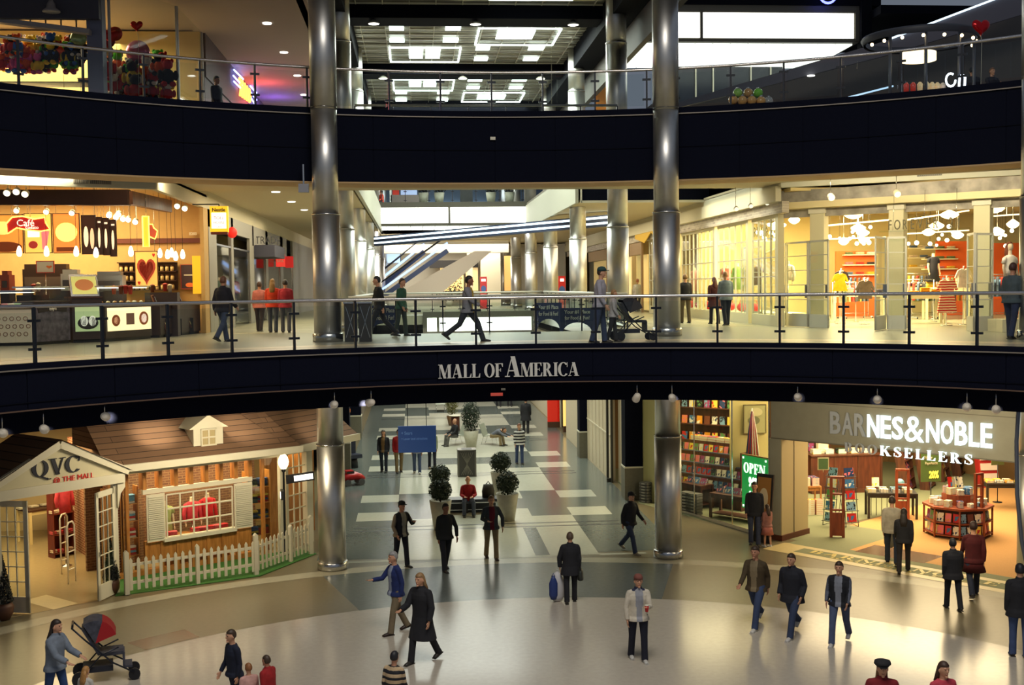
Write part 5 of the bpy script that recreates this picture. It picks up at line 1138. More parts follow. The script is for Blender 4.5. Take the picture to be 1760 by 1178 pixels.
def neon_ribbon():
    Y = 33.6; t = thing('cafe_sign', 'red ribbon-shaped neon cafe sign edged in yellow', 'sign', (0, Y, 0))
    P = [(12, 385), (22, 374), (40, 372), (60, 377), (78, 374), (80, 384), (87, 395), (70, 398), (50, 396), (30, 392), (14, 402)]
    W_ = [ony(x, y, Y) for x, y in P]; m = MB(); m.prism([(p.x, p.z) for p in W_], -.0, .05, RX); m.build('ribbon', lit(sr(190, 40, 36), .55), t)
    m = MB(); m.tube([(p.x, -.07, p.z) for p in W_+W_[:1]], .02, 6); m.build('neon_tube', lit((1, .62, .1), 3), t)
    p = ony(45, 387, Y); text('Café', .26, lit((1, .9, .7), 1.2), t, (p.x, -.06, p.z-.03)); p = ony(53, 394, Y); text('Gelato', .13, lit((1, .9, .7), 1.2), t, (p.x+.05, -.06, p.z-.0))
    m = MB()
    for x in (52, 20): p = ony(x, 376, Y); m.tube([(p.x, 0, p.z), (p.x, 0, 10.38)], .008, 5)
    m.build('hanging_rod', STEELP, t)
    t = thing('cafe_sign', 'tall yellow neon sign hanging right of the menu boards', 'sign', (0, Y, 0)); A = ony(245, 372, Y); B = ony(257, 424, Y)
    m = MB(); m.box(A.x, B.x, 0, .06, B.z, A.z); m.build('board', lit(sr(255, 190, 60), .9), t); m = MB(); m.tube([(A.x, -.02, A.z), (B.x, -.02, A.z), (B.x, -.02, B.z), (A.x, -.02, B.z), (A.x, -.02, A.z)], .018, 6); m.build('neon_tube', lit((1, .7, .1), 3), t)
    R_ = [(257, 386), (263, 386), (265, 392), (271, 397), (270, 404), (267, 411), (262, 409), (258, 407)]; W_ = [ony(x, y, Y) for x, y in R_]
    m = MB(); m.prism([(p.x, p.z) for p in W_], 0, .04, RX); m.build('ribbon', lit(sr(200, 80, 50), .6), t); m = MB(); m.tube([(p.x, -.05, p.z) for p in W_], .015, 6); m.build('neon_tube', lit((1, .85, .1), 3), t)
    m = MB(); p = ony(251, 372, Y); m.tube([(p.x, 0, p.z), (p.x, 0, 10.38)], .008, 5); m.build('hanging_rod', STEELP, t)
neon_ribbon()
def pendants(px, Y, top, grp, who, r=.075, e=5, col=(1, .82, .5)):
    for x, y in px:
        p = ony(x, y, Y); t = thing('pendant_lamp', who, 'lamp', p, 0, grp); m = MB(); m.lathe([(.02, .16), (.05, .1), (r, -.02), (r*.8, -.1), (.03, -.13)], n=14); m.build('lamp_shade', lit(col, e), t); m = MB(); m.tube([(0, 0, .15), (0, 0, top-p.z)], .006, 5); m.build('cord', BLACK, t)
pendants([(33, 433), (80, 433), (131, 433), (165, 435), (225, 433)], 33.3, 10.38, 'row of pendant lamps over the cafe counter', 'small glowing pendant lamp in the row over the cafe counter')
pendants([(275, 436), (288, 438), (295, 435), (302, 441), (314, 438)], 36.3, 10.38, 'cluster of pendant lamps at the cafe corner', 'small glowing pendant lamp in the cluster right of the heart poster')
def ceil_spots(px, Y, top, grp, who, s=1., e=5):
    for x, y in px:
        p = ony(x, y, Y); t = thing('spot_lamp', who, 'lamp', p, 0, grp); m = MB(); m.tube([(0, .09*s, .05*s), (0, .04*s, .02*s), (0, -.05*s, -.03*s)], [.03*s, .07*s, .08*s], 12); m.build('lamp_shade', mat(sr(206, 196, 170), .4), t)
        m = MB(); m.tube([(0, -.055*s, -.034*s), (0, -.065*s, -.04*s)], [.07*s, .07*s], 12); m.build('bulb', lit((1, .93, .7), e), t); m = MB(); m.tube([(0, .03, .05), (0, .03, top-p.z)], .008, 5); m.build('stem', STEELP, t)
ceil_spots([(13, 330), (29, 328), (44, 332)], 31.9, 10.38, 'spot lamps in front of the dark cafe beam', 'round white spot lamp in the trio in front of the dark beam', 1.2, 2)
ceil_spots([(29, 361), (80, 363), (124, 365)], 33.9, 10.38, 'spot lamps above the cafe menu boards', 'single spot lamp above the glowing cafe menu boards')
ceil_spots([(188, 369), (200, 372), (204, 367), (212, 375), (221, 376), (233, 380), (305, 353), (318, 357)], 35.6, 10.38, 'spot lamps at the cafe corner', 'bright spot lamp at the corner ceiling of the cafe', 1.1, 6)
# hanging box sign
pA, pB = onx(361, 354, -8.35), onx(393, 405, -8.35); t = thing('hanging_sign', 'yellow lightbox sign hanging from the bulkhead beside the cafe', 'sign', (-8.6, 36.4, 0))
Y = 36.4; A = ony(361, 355, Y); B = ony(393, 402, Y); ox = -(-8.6)
m = MB(); m.box(A.x-ox*-1-0, B.x+ox, -.08, .08, B.z, A.z) if False else m.box(A.x+8.6, B.x+8.6, -.09, .09, B.z+.05, A.z); m.build('box', lit(sr(255, 196, 40), .9), t)
m = MB(); m.box(A.x+8.6+.05, B.x+8.6-.05, -.1, -.088, B.z+.16, A.z-.2); m.build('panel', lit((1, .95, .8), 1.6), t)
m = MB(); m.box(A.x+8.6+.02, B.x+8.6-.02, -.1, .1, B.z-.02, B.z+.06); m.build('ribbon', mat(sr(120, 40, 24), .5), t)
cx_ = (A.x+B.x)/2+8.6; text('Nestle', .15, mat(sr(60, 30, 16), .5), t, (cx_, -.1, A.z-.16), bold=.004); text('TOLL', .13, mat(sr(200, 120, 70), .5), t, (cx_, -.105, A.z-.40)); text('HOUSE', .11, mat(sr(170, 90, 50), .5), t, (cx_, -.105, A.z-.54)); text('CAFE', .08, mat(sr(200, 50, 30), .5), t, (cx_, -.105, A.z-.66))
m = MB(); m.tube([(cx_, 0, A.z), (cx_, 0, 10.0)], .02, 6); m.tube([(cx_, 0, 10.0), (-.35, 0, 10.0)], .02, 6); m.build('bracket', BLACK, t)
# counters
CT = mat(sr(84, 56, 44), .35); DK2 = mat(sr(58, 44, 42), .45, var=.1)
def counter(who, a, b, h, body, dep=.75, top=None, glass=None, lit_front=None, name='counter', tilt=False, shapes=(), z=6.0):
    P, Q = onz(*a, z), onz(*b, z); L = (Q-P).xy.length; an = math.atan2(Q.y-P.y, Q.x-P.x); t = thing(name, who, 'counter', P+Vector((0, 0, .004)), an)
    m = MB(); m.box(0.01, L-.01, 0, dep, 0.08, h); m.build('body', body, t); m = MB(); m.box(.03, L-.03, .04, dep, 0, .08); m.build('plinth', BLACK, t)
    m = MB(); m.box(0.01, L-.01, -.03, dep, h, h+.04); m.build('worktop', top or CT, t)
    if lit_front:
        c, z0_, z1_, e = lit_front; m = MB(); m.box(.08, L-.08, -.03, -.005, z0_, z1_); f = m.build('lit_panel', lit(c, e), t)
        for mt2, pts in shapes:
            m = MB(); m.prism([(L/2+x*L*.42, (z0_+z1_)/2+y*(z1_-z0_)/2) for x, y in pts], .032, .042, RX); m.build('picture', mt2, f)
    if glass:
        g = glass; m = MB(); m.box(.02, L-.02, .02, .03, h+.04, h+g); m.box(.02, L-.02, .03, dep-.05, h+g, h+g+.012); m.box(.02, .03, .02, dep-.05, h+.04, h+g); m.box(L-.03, L-.02, .02, dep-.05, h+.04, h+g); m.build('glass_case', GLASS, t)
        m = MB(); m.box(0, L, .0, .03, h+g-.01, h+g+.03); m.box(0, .02, 0, dep, h+g-.01, h+g+.03); m.box(L-.02, L, 0, dep, h+g-.01, h+g+.03); m.build('case_frame', STEELP, t)
        m = MB(); m.box(.04, L-.04, .12, dep-.1, h+g-.04, h+g-.02); m.build('case_lamp', lit((1, .96, .8), 2.5), t)
    return t, P, an, L
def on_counter(P, an, x, y, z): q = Vector((x, y, 0)); q.rotate(Matrix.Rotation(an, 3, 'Z')); return P+q+Vector((0, 0, z))
DOT = mat(sr(214, 202, 176), .5)
t, P, an, L = counter('cream-fronted ice cream freezer counter with curved glass at the left edge', (-30, 596), (58, 594), .95, DOT, glass=.45, shapes=())
for i in range(7):
    for j in range(3):
        m = MB(); m.tube([((i+.4+.4*(j % 2))*L/7.5+.05*math.cos(q), -.008, .3+j*.2+.05*math.sin(q)) for q in [k*PI/5 for k in range(11)]], .008, 4); m.build('ring_motif', mat(sr(140, 90, 70), .5), t)
for i in range(6):
    m = MB(); m.lathe([(.09, 0), (.1, .1)], n=14); o = m.build('ice_cream_tub', mat(rc([sr(240, 220, 190), sr(230, 150, 150), sr(120, 70, 40), sr(190, 220, 170)]), .7)); o.location = on_counter(P, an, .2+i*(L-.3)/6, .35, .995); tag(o, 'tub of ice cream under the left freezer glass', 'ice cream', 'ice cream tubs in the left freezer')
t, P, an, L = counter('freezer with a dark printed front of blossoms, second counter unit from the left', (60, 594), (122, 590), 1.1, mat(sr(96, 88, 96), .5, var=.6, scale=7), glass=.4, top=DK2)
m = MB(); m.prism([(.1, 1.02), (L-.1, 1.02), (L-.14, .84), (L/2, .9), (.14, .84)], .01, .02, RX); bn2 = m.build('banner', mat(sr(40, 34, 36), .5), t); text("Edy's", .12, WHITEP, t, (L/2, -.025, .90), bold=.003)
t, P, an, L = counter('counter unit with a lit pale green cup poster, third from the left', (125, 590), (178, 588), 1.2, DK2, lit_front=(sr(176, 196, 140), .3, 1.0, .45), shapes=[(mat(sr(40, 36, 30), .6), oval(0, -.35, .8, .5)), (lit(sr(240, 240, 220), .5), oval(-.3, -.2, .3, .4)), (lit(sr(240, 240, 220), .5), oval(.35, -.2, .3, .4))])
pc = on_counter(P, an, L/2, .15, 1.25); t2 = thing('tilted_menu_stand', 'tilted framed yellow and white menu on the counter above the cup poster', 'menu', pc, an); m = MB(); M_ = Matrix.Rotation(math.radians(-18), 4, 'X'); m.box(-L*.46, L*.46, -.02, .02, 0, .62, M_); m.build('frame', STEELP, t2); m = MB(); m.box(-L*.4, L*.4, -.03, -.018, .06, .56, M_); m.build('card', lit(sr(230, 220, 120), .45), t2); m = MB(); m.prism([(x*L*.3, .32+y*.2) for x, y in oval(0, 0, 1, .8)], .034, .04, M_ @ RX); m.build('picture', lit(sr(200, 120, 60), .4), t2)
t, P, an, L = counter('bakery case with a lit front showing three cookies and cakes', (182, 588), (262, 582), 1.0, DK2, glass=.5, lit_front=(sr(250, 232, 180), .28, .92, 1.1), shapes=[(mat(sr(180, 90, 40), .6), oval(-.72, -.1, .2, .5)), (mat(sr(150, 110, 90), .6), [(-.2, -.5), (.2, -.5), (.2, .5), (-.2, .5)]), (mat(sr(196, 110, 60), .6), oval(.7, 0, .24, .6)), (lit(sr(250, 240, 220), .8), oval(.7, 0, .15, .4)), (lit(sr(240, 200, 150), .6), oval(-.72, -.1, .12, .3))])
for i in range(14):
    m = MB(); m.lathe([(.001, 0), (.05, .01), (.055, .03), (.03, .06), (.001, .065)], n=12); o = m.build('pastry', mat(rc([sr(220, 180, 110), sr(190, 130, 70), sr(236, 210, 150), sr(240, 226, 190)]), .7)); o.location = on_counter(P, an, .12+(i % 7)*(L-.24)/6.3, .2+.25*(i//7), 1.045); tag(o, 'small pastry on display in the glass bakery case', 'pastry', 'pastries in the bakery case')
t, P, an, L = counter('dark counter with a brown ledge at the corner of the cafe', (276, 581), (345, 573), .95, DK2, top=CT)
for k, (u, w_) in enumerate(((.12, .3), (.42, .3), (.72, .26))):
    q = on_counter(P, an, L*u+.1, .0, .3); t2 = thing('slanted_display', ('left', 'middle', 'right')[k]+' slanted lit magazine display on the corner counter', 'display', on_counter(P, an, L*u+.15, -.02, 0.0)+Vector((0, 0, .02)), an+.5)
    M_ = Matrix.Rotation(math.radians(-20), 4, 'X'); m = MB(); m.box(-w_/2-.03, w_/2+.03, -.04, .02, .2, 1.3, M_); m.build('frame', mat(sr(84, 46, 38), .4), t2); m = MB(); m.box(-w_/2, w_/2, -.05, -.038, .3, .72, M_); m.build('poster', lit(sr(200, 190, 120), .5), t2); m = MB(); m.box(-w_/2, w_/2, -.05, -.038, .8, 1.24, M_); m.build('poster', lit(sr(190, 214, 200), .5), t2); m = MB(); m.box(-.1, .1, -.02, .1, 0, .5); m.build('foot', BLACK, t2)
# jar shelves and posters on the back wall
sA, sB = onl(204, 452, (-12, 38.45), (-9, 38.45)), onl(306, 498, (-12, 38.45), (-9, 38.45)); t = thing('jar_shelf', 'dark wall shelves of cream jars behind the heart poster', 'shelf', (sA.x, 38.2, sB.z)); W_, H_ = sB.x-sA.x, sA.z-sB.z
m = MB(); m.box(0, W_, .25, .28, 0, H_); m.build('back_panel', DKW, t); 
for i in range(4): m = MB(); m.box(0, W_, 0, .27, i*H_/3-.02, i*H_/3+.01); m.build('shelf', DKW, t)
for i in range(3):
    for k in range(11):
        x_ = .1+k*(W_-.15)/10.6
        j = thing('jar', 'cream jar on the dark shelves behind the cafe counter', 'jar', (sA.x+x_, 38.34, sB.z+i*H_/3+.012), 0, 'jars on the dark cafe shelves'); m = MB(); m.lathe([(.055, 0), (.058, .12), (.05, .14)], n=12); m.build('body', mat(sr(224, 200, 140), .5), j); m = MB(); m.lathe([(.05, .14), (.05, .175)], n=12); m.build('lid', mat(sr(120, 84, 50), .5), j)
panel('hanging_poster', 'orange hanging poster with a big red heart behind the cafe counter', 'poster', (232, 433, 271, 492), 36.8, lit(sr(250, 176, 90), .6), frame=DKW, shapes=[('heart', lit(sr(150, 50, 34), .3), heart(0, -.05, .85)), ('heart', lit(sr(196, 96, 60), .35), heart(0, -.05, .66)), ('heart', mat(sr(190, 40, 30), .6), heart(.7, .8, .13)), ('heart', mat(sr(190, 40, 30), .6), heart(-.7, -.8, .13))])  # heart picture given a faint glow of its own so it reads brighter
panel('wall_poster', 'dark framed menu poster on the right wall of the cafe', 'poster', (311, 456, 336, 496), 38.45, mat(sr(60, 40, 50), .5), frame=mat(sr(180, 60, 50), .5), shapes=[('picture', mat(sr(230, 120, 60), .5), oval(.2, -.7, .6, .2)), ('picture', WHITEP, [(-.6, .1), (.6, .1), (.6, .2), (-.6, .2)])])
panel('wall_poster', 'tall bright yellow panel on the right wall of the cafe', 'poster', (330, 440, 351, 505), 38.4, lit(sr(236, 190, 40), .35))
panel('counter_sign', 'small white sign with an orange heart on a red stand at the cafe', 'sign', (63, 450, 92, 468), 34.0, WHITEP, frame=mat(sr(190, 60, 40), .5), shapes=[('heart', mat(sr(230, 120, 50), .5), heart(.5, 0, .35))])
for who, x, y, w_, h_, c, Yd in (('grey steel machine behind the cafe counter', 187, 500, .75, .55, sr(150, 146, 140), 34.2), ('white ice cream machine behind the cafe counter', 120, 500, .5, .6, sr(226, 220, 200), 34.0), ('dark oven rack behind the cafe counter', 78, 498, 1.3, .75, sr(60, 50, 46), 35.4), ('pale glass blender at the left end of the cafe', 8, 500, .25, .55, sr(180, 90, 70), 33.4)):
    p = ony(x, y, Yd); t = thing('kitchen_machine', who, 'machine', (p.x, Yd, 6.004)); zt = p.z-6.0; m = MB(); m.box(-w_/2, w_/2, 0, .5, .0, zt); m.build('stand', DK2, t); m = MB(); m.box(-w_/2, w_/2, .02, .48, zt, zt+h_*.8); m.box(-w_/2+.05, w_/2-.05, .05, .4, zt+h_*.8, zt+h_); m.build('body', mat(c, .35, .3), t); m = MB(); m.box(-w_/2+.06, w_/2-.06, -.005, .02, zt+.08, zt+h_*.5); m.build('panel', mat(sr(90, 84, 80), .3), t)
for i, (x, y) in enumerate(((130, 500), (142, 497), (150, 500), (208, 503), (216, 502), (224, 503), (66, 498), (58, 500), (160, 501), (196, 503), (284, 498), (292, 500), (262, 500))):
    Yd = 34.05 if x < 170 else (33.3 if x < 255 else 35.8); p = ony(x, y, Yd); m = MB(); m.lathe([(.05, 0), (.07, .2), (.075, .2), (.075, .22), (.02, .25)], n=12); o = m.build('paper_cup', mat(rc([sr(236, 220, 190), sr(200, 60, 50), sr(236, 200, 80), sr(150, 90, 60)]), .5)); o.location = (p.x, Yd, p.z-.05); tag(o, 'paper cup or carton standing behind the cafe counter', 'cup', 'cups and cartons behind the cafe counter')
tb_ = MB(); A = ony(30, 506, 34); B = ony(165, 506, 34); tb_.box(A.x, B.x, 33.9, 34.2, 6.0, ony(150, 506, 33.9).z); tb_.build('back_counter', DK2); tag(bpy.data.objects['back_counter'], 'long low counter behind the cafe freezers', 'counter')
tb_ = MB(); A = ony(255, 503, 36.2); B = ony(310, 503, 36.2); tb_.box(A.x, B.x, 35.7, 36.1, 6.0, ony(280, 503, 35.8).z); tb_.build('back_counter', DK2); tag(bpy.data.objects['back_counter.001'], 'short counter behind the cafe corner ledge', 'counter')
# stores past the cafe
SF = mat(sr(150, 146, 136), .5); 
m = MB(); 
for a, b, z0_, z1_ in ((38.7, 40.2, 6, 10.02), (43.4, 43.9, 6, 10.02), (38.7, 48.2, 9.45, 10.02), (48.2, 49.4, 6, 10.02), (53.3, 54.1, 6, 10.02), (49, 54.1, 9.2, 10.02), (59, 60.2, 6, 10.02), (54, 62, 8.9, 10.02), (65, 67, 6, 10.02), (67, 95, 6, 10.02)): m.box(-9.0, -8.88, a, b, z0_, z1_)
struct(m.build('wall_storefront', SF))
m = MB(); m.box(-12.2, -12.1, 39, 95, 6, 10.2); struct(m.build('wall_west', mat(sr(186, 166, 120), .8)))
for y0_, y1_ in ((40.2, 43.4), (43.9, 48.2), (49.4, 53.3), (54.1, 59), (60.2, 65)):
    t = thing('shop_window', 'shop window pane on the west side of the upper hall, '+{40.2: 'first past the cafe', 43.9: 'second past the cafe', 49.4: 'third past the cafe', 54.1: 'fourth past the cafe', 60.2: 'fifth past the cafe'}[y0_], 'window', (-8.94, y0_, 6.0)); m = MB(); m.box(-.01, .01, .05, y1_-y0_-.05, .1, 2.9); m.build('pane', GLASS, t); m = MB(); m.box(-.05, .05, 0, y1_-y0_, 2.9, 2.96); m.box(-.04, .04, 0, .05, 0, 2.9); m.box(-.04, .04, y1_-y0_-.05, y1_-y0_, 0, 2.9); m.build('frame', STEELP, t)
m = MB(); m.box(-.5, .5, -1.9, 1.9, 0, .5); o = m.build('shop_canopy', mat(sr(66, 66, 82), .6)); o.location = (-8.55, 51.5, 8.75); tag(o, 'dark grey flat canopy over the second shop past the cafe', 'canopy')
text('TRADE', .45, mat(sr(60, 60, 66), .4), None, (-8.4, 50.2, 9.32), name='shop_lettering', rz=0, sx=.75); tag(bpy.data.objects['shop_lettering'], 'dark capital letters standing on the grey canopy', 'sign')
p = onx(488, 448, -8.5); t = thing('blade_sign', 'red and white projecting shop sign on the west side', 'sign', (p.x, p.y, p.z)); m = MB(); m.box(-.38, .05, -.05, .05, -.3, .3); m.build('panel', lit(sr(230, 60, 50), .8), t); m = MB(); m.box(.06, .45, -.05, .05, -.35, .2); m.build('panel', lit(sr(200, 30, 30), .5), t); text('BANK', .18, WHITEP, t, (-.17, -.06, -.08), sx=.7); m = MB(); m.box(-.42, -.38, -.02, .02, -.05, .05); m.build('bracket', BLACK, t)
p = onx(399, 400, -8.72); m = MB(); m.ball((0, 0, 0), (.18, .12, .2)); o = m.build('shop_sign', lit(sr(220, 40, 30), .8)); o.location = p; tag(o, 'small rounded red sign right of the yellow lightbox sign', 'sign')
for k, (y_, c) in enumerate(((41, sr(150, 170, 190)), (42.3, sr(160, 60, 60)), (45, sr(190, 190, 180)), (46.6, sr(90, 110, 90)), (51, sr(210, 120, 140)), (56, sr(190, 170, 60)))):
    dummy('mannequin behind the '+('first', 'first', 'second', 'second', 'third', 'fourth')[k]+' west shop window past the cafe, '+('grey-blue top', 'dark red top', 'pale top', 'green top', 'pink top', 'mustard top')[k], (-9.9, y_, 6.01), 1.2, c, hz=1.6)
m = MB(); m.box(-8.3, -8.25, 49.6, 53.2, 6, 6.001); m.b.free()
# vents
for who, px in (('grey air vent grille on the white bulkhead above the cafe', (126, 306, 191, 317)), ):
    P1, P2 = (-12.3, 29.45), (-8.9, 31.1); A = onl(px[0], 309, P1, P2); B = onl(px[2], 311, P1, P2); t = thing('air_vent', who, 'vent', A, math.atan2(B.y-A.y, B.x-A.x)); L = (B-A).xy.length; m = MB(); m.box(0, L, -.012, 0, -.09, .09); m.build('backing', mat(sr(120, 116, 108), .6), t)
    for i in range(18): m = MB(); m.box(i*L/18+.01, i*L/18+.03, -.03, -.01, -.08, .08); m.build('slat', mat(sr(150, 146, 136), .5), t)
P1, P2 = (9.0, 35), (14.8, 31.2); A = onl(1576, 299, P1, P2); B = onl(1619, 296, P1, P2); t = thing('air_vent', 'grey air vent grille on the white bulkhead above the clothes shop', 'vent', A, math.atan2(B.y-A.y, B.x-A.x)); L = (B-A).xy.length; m = MB(); m.box(0, L, -.012, 0, -.08, .08); m.build('backing', mat(sr(120, 116, 108), .6), t)
for i in range(12): m = MB(); m.box(i*L/12+.01, i*L/12+.03, -.03, -.01, -.07, .07); m.build('slat', mat(sr(150, 146, 136), .5), t)
t = thing('speaker', 'small white box speaker on a bracket left of the steel column', 'speaker', ony(522, 323, 30.6)); m = MB(); m.box(-.13, .13, -.08, .1, -.12, .1); m.build('box', mat(sr(150, 150, 156), .5), t); m = MB(); m.box(-.02, .02, 0, .04, .1, 10.6-t.location.z); m.build('bracket', STEELP, t)
# ================================================================== second floor, right: the clothes shop
FA2, FB2 = (9.55, 35.7), (14.6, 31.0)
CRM = mat(sr(228, 218, 180), .6); WBR = mat(sr(176, 168, 156), .9, var=.45, scale=2.2); 
m = MB(); m.prism([(9.1, 95), (9.1, 35.2), (9.35, 35.3), (9.35, 95)], 9.55, 9.9); struct(m.build('wall_brick', brick(sr(206, 196, 180), sr(170, 156, 144), sr(226, 218, 200), 1, .4, .09, axis='YZ', ms=.006)))
fa = math.atan2(FB2[1]-FA2[1], FB2[0]-FA2[0])
hd = MB(); hd.box(-.3, 9, -.25, -.1, 3.88, 4.24); hd.box(-.3, 9, .1, .2, 3.42, 3.67); o = struct(hd.build('wall_brick', WBR)); o.location = (*FA2, 6.0); o.rotation_euler = (0, 0, fa)
hd = MB(); hd.box(-.3, 9, -.26, 1.4, 3.68, 3.88); o = struct(hd.build('ceiling_soffit', mat(sr(238, 220, 170), .6))); o.location = (*FA2, 6.0); o.rotation_euler = (0, 0, fa)
m = MB(); m.box(9.3, 24, 35, 60, 10.2, 10.3); struct(m.build('ceiling', mat(sr(222, 200, 140), .8)))
m = MB(); m.box(9.6, 24, 47.8, 48, 6, 10.3); m.box(11.9, 12.0, 48, 95, 6, 10.3); struct(m.build('wall_clothes_shop', mat(sr(216, 198, 140), .8)))
ORG = mat(sr(224, 96, 34), .7)
for px, who in (((1437, 432, 1505, 540), 'orange wall panel behind the yellow dress'), ((1610, 415, 1662, 540), 'orange wall panel behind the striped dress'), ((1702, 418, 1790, 540), 'orange wall panel behind the right edge mannequin')):
    A = ony(px[0], px[1], 45.5); B = ony(px[2], px[3], 45.5); m = MB(); m.box(A.x, B.x, 45.5, 45.62, 6.0, A.z); o = m.build('wall_orange', ORG); struct(o)
def pillar(who, a, b, top=10.0, P=FA2, Q=FB2, nm='storefront_pillar', y=567):
    A = onl(a, y, P, Q); B = onl(b, y, P, Q); L = (B-A).xy.length; t = thing(nm, who, 'pillar', (A.x, A.y, 6.003), math.atan2(B.y-A.y, B.x-A.x)); m = MB(); m.box(0, L, 0, .35, .0, 3.5); m.build('shaft', CRM, t); m = MB(); m.box(-.04, L+.04, -.04, .39, 3.5, 3.66); m.build('capital', WHITEP, t); m = MB(); m.box(-.03, L+.03, -.03, .38, 0, .25); m.build('base', WHITEP, t)
pillar('cream pillar behind the first pair of open doors of the clothes shop', 1392, 1416)
pillar('cream pillar under the letter F of the clothes shop', 1527, 1552)
pillar('cream pillar right of the striped dress', 1672, 1700)
GW = mat(sr(206, 204, 190), .4)
def gdoor(who, a, b, h=2.65, rows=5, kick=.4, grp=None, z=6.0):
    A, B = onz(*a, z), onz(*b, z); L = (B-A).xy.length; t = thing('glass_door', who, 'door', A+Vector((0, 0, .01)), math.atan2(B.y-A.y, B.x-A.x), grp)
    m = MB(); m.box(0, .05, -.02, .02, 0, h); m.box(L-.05, L, -.02, .02, 0, h); m.box(0, L, -.02, .02, h-.06, h); m.box(0, L, -.02, .02, 0, kick); m.build('frame', GW, t)
    m = MB()
    for i in range(1, rows): m.box(.05, L-.05, -.015, .015, kick+(h-kick)*i/rows-.012, kick+(h-kick)*i/rows+.012)
    m.build('glazing_bars', GW, t); m = MB(); m.box(.05, L-.05, -.004, .004, kick, h-.06); m.build('pane', GLASS, t); m = MB(); m.box(L-.1, L-.07, -.06, .06, .9, 1.3); m.build('handle', STEELP, t)
gdoor('open glass door, leftmost of the clothes shop entrance', (1279, 554), (1310, 556))
gdoor('open glass door second from the left at the clothes shop', (1317, 545), (1350, 560))
gdoor('open glass door left of the first cream pillar', (1352, 561), (1389, 563))
gdoor('open glass door in front of the first cream pillar', (1391, 563), (1424, 565))
gdoor('narrow open glass door beside the pillar under the letter F', (1504, 569), (1522, 566))
gdoor('open glass door in front of the pillar under the letter F', (1524, 567), (1558, 567))
gdoor('narrow open glass door left of the right cream pillar', (1662, 569), (1674, 571))
gdoor('open glass door in front of the right cream pillar', (1676, 570), (1706, 569))
# display windows of the corridor front
for k, (ya, yb) in enumerate(((36.3, 39.0), (39.6, 43.5), (44.1, 49.5), (50.2, 56.5))):
    t = thing('display_window', ('first', 'second', 'third', 'fourth')[k]+' tall paned display window of the clothes shop along the hall, counted from the corner', 'window', (9.3, ya, 6.0)); m = MB(); w_ = yb-ya
    m.box(-.08, .12, -.3, 0, 0, 3.55); m.box(-.05, .08, 0, w_, 0, .35); m.box(-.05, .08, 0, w_, 3.45, 3.55); m.build('frame', CRM, t); m = MB()
    n = max(3, int(w_/.65))
    for i in range(n+1): m.box(-.03, .03, i*w_/n-.02, i*w_/n+.02, .35, 3.45)
    for i in range(1, 5): m.box(-.02, .02, 0, w_, .35+i*.62-.015, .35+i*.62+.015)
    m.build('glazing_bars', GW, t); m = MB(); m.box(-.006, .006, 0, w_, .35, 3.45); m.build('pane', GLASS, t)
# glass front lettering
for who, st, x0_, x1_, y_, hh, P_, Q_ in (('tall thin dark letters FOREVER 21 across the glass above the doors', 'FOREVER 21', 1523, 1655, 393, .36, FA2, FB2),):
    off = .45; d_ = Vector((FB2[0]-FA2[0], FB2[1]-FA2[1])).normalized(); nn = Vector((d_.y, -d_.x))*off; A = onl(x0_, y_+4, (FA2[0]+nn.x, FA2[1]+nn.y), (FB2[0]+nn.x, FB2[1]+nn.y)); B = onl(x1_, y_-3, (FA2[0]+nn.x, FA2[1]+nn.y), (FB2[0]+nn.x, FB2[1]+nn.y)); L = (B-A).xy.length
    t = thing('shop_lettering', who, 'sign', (A.x, A.y, A.z), math.atan2(B.y-A.y, B.x-A.x)); n = len(st); 
    for i, ch in enumerate(st):
        if ch != ' ': text(ch, .42, mat(sr(96, 88, 60), .4), t, (L*(i+.5)/n, 0, .02), sx=.58, ext=.012)
    m = MB(); m.box(-.2, L+.2, -.02, .02, -.04, 0); m.build('glass_ledge', GLASS, t); m = MB()
    for xx in (.2, L/2, L-.2): m.tube([(xx, 0, 0), (xx, .1, 10.0-A.z)], .006, 5)
    m.build('hanging_rod', STEELP, t)
A = onl(1283, 408, (9.0, 44), (11, 38)); t = thing('shop_lettering', 'smaller dark letters FOREVER 21 seen at an angle above the left doors', 'sign', A, math.radians(-40)); text('FOREVER 21', .5, mat(sr(96, 88, 60), .4), t, (0, 0, 0), sx=.42, align='LEFT', ext=.012); m = MB(); m.box(0, 1.1, -.02, .02, -.06, -.02); m.build('glass_ledge', GLASS, t); m = MB(); m.tube([(.5, 0, 0), (.5, 0, 9.9-A.z)], .006, 5); m.build('hanging_rod', STEELP, t)
# lamps inside
def disc_lamp(x, y, Y, r, grp, who):
    p = ony(x, y, Y); t = thing('ceiling_lamp', who, 'lamp', p, 0, grp); m = MB(); m.lathe([(.02, .16), (r*.5, .10), (r, .02), (r, -.03), (r*.7, -.1), (.05, -.15)], n=22); m.build('lamp_shade', lit((1, .86, .5), 3.2), t); m = MB(); m.tube([(0, 0, .15), (0, 0, 10.2-p.z)], .01, 5); m.build('stem', STEELP, t)
for x, y, Y, r in ((1467, 369, 38, .3), (1475, 392, 41, .26), (1483, 400, 43, .24), (1450, 415, 44, .2), (1483, 413, 45, .16), (1632, 369, 38, .3), (1610, 388, 41, .26), (1596, 399, 43, .24), (1646, 404, 42, .22), (1710, 358, 34, .28), (1714, 398, 39, .24), (1741, 385, 37, .2), (1337, 387, 42, .3), (1365, 378, 41, .2)): disc_lamp(x, y, Y, r, 'glowing drum lamps of the clothes shop', 'glowing drum-shaped ceiling lamp in the clothes shop')
bl = []
rr = random.Random(3)
for i in range(46):
    x = rr.choice((rr.uniform(1425, 1502), rr.uniform(1558, 1660), rr.uniform(1703, 1745), rr.uniform(1300, 1345))); bl.append((x, rr.uniform(388, 424) if x > 1350 else rr.uniform(384, 412)))
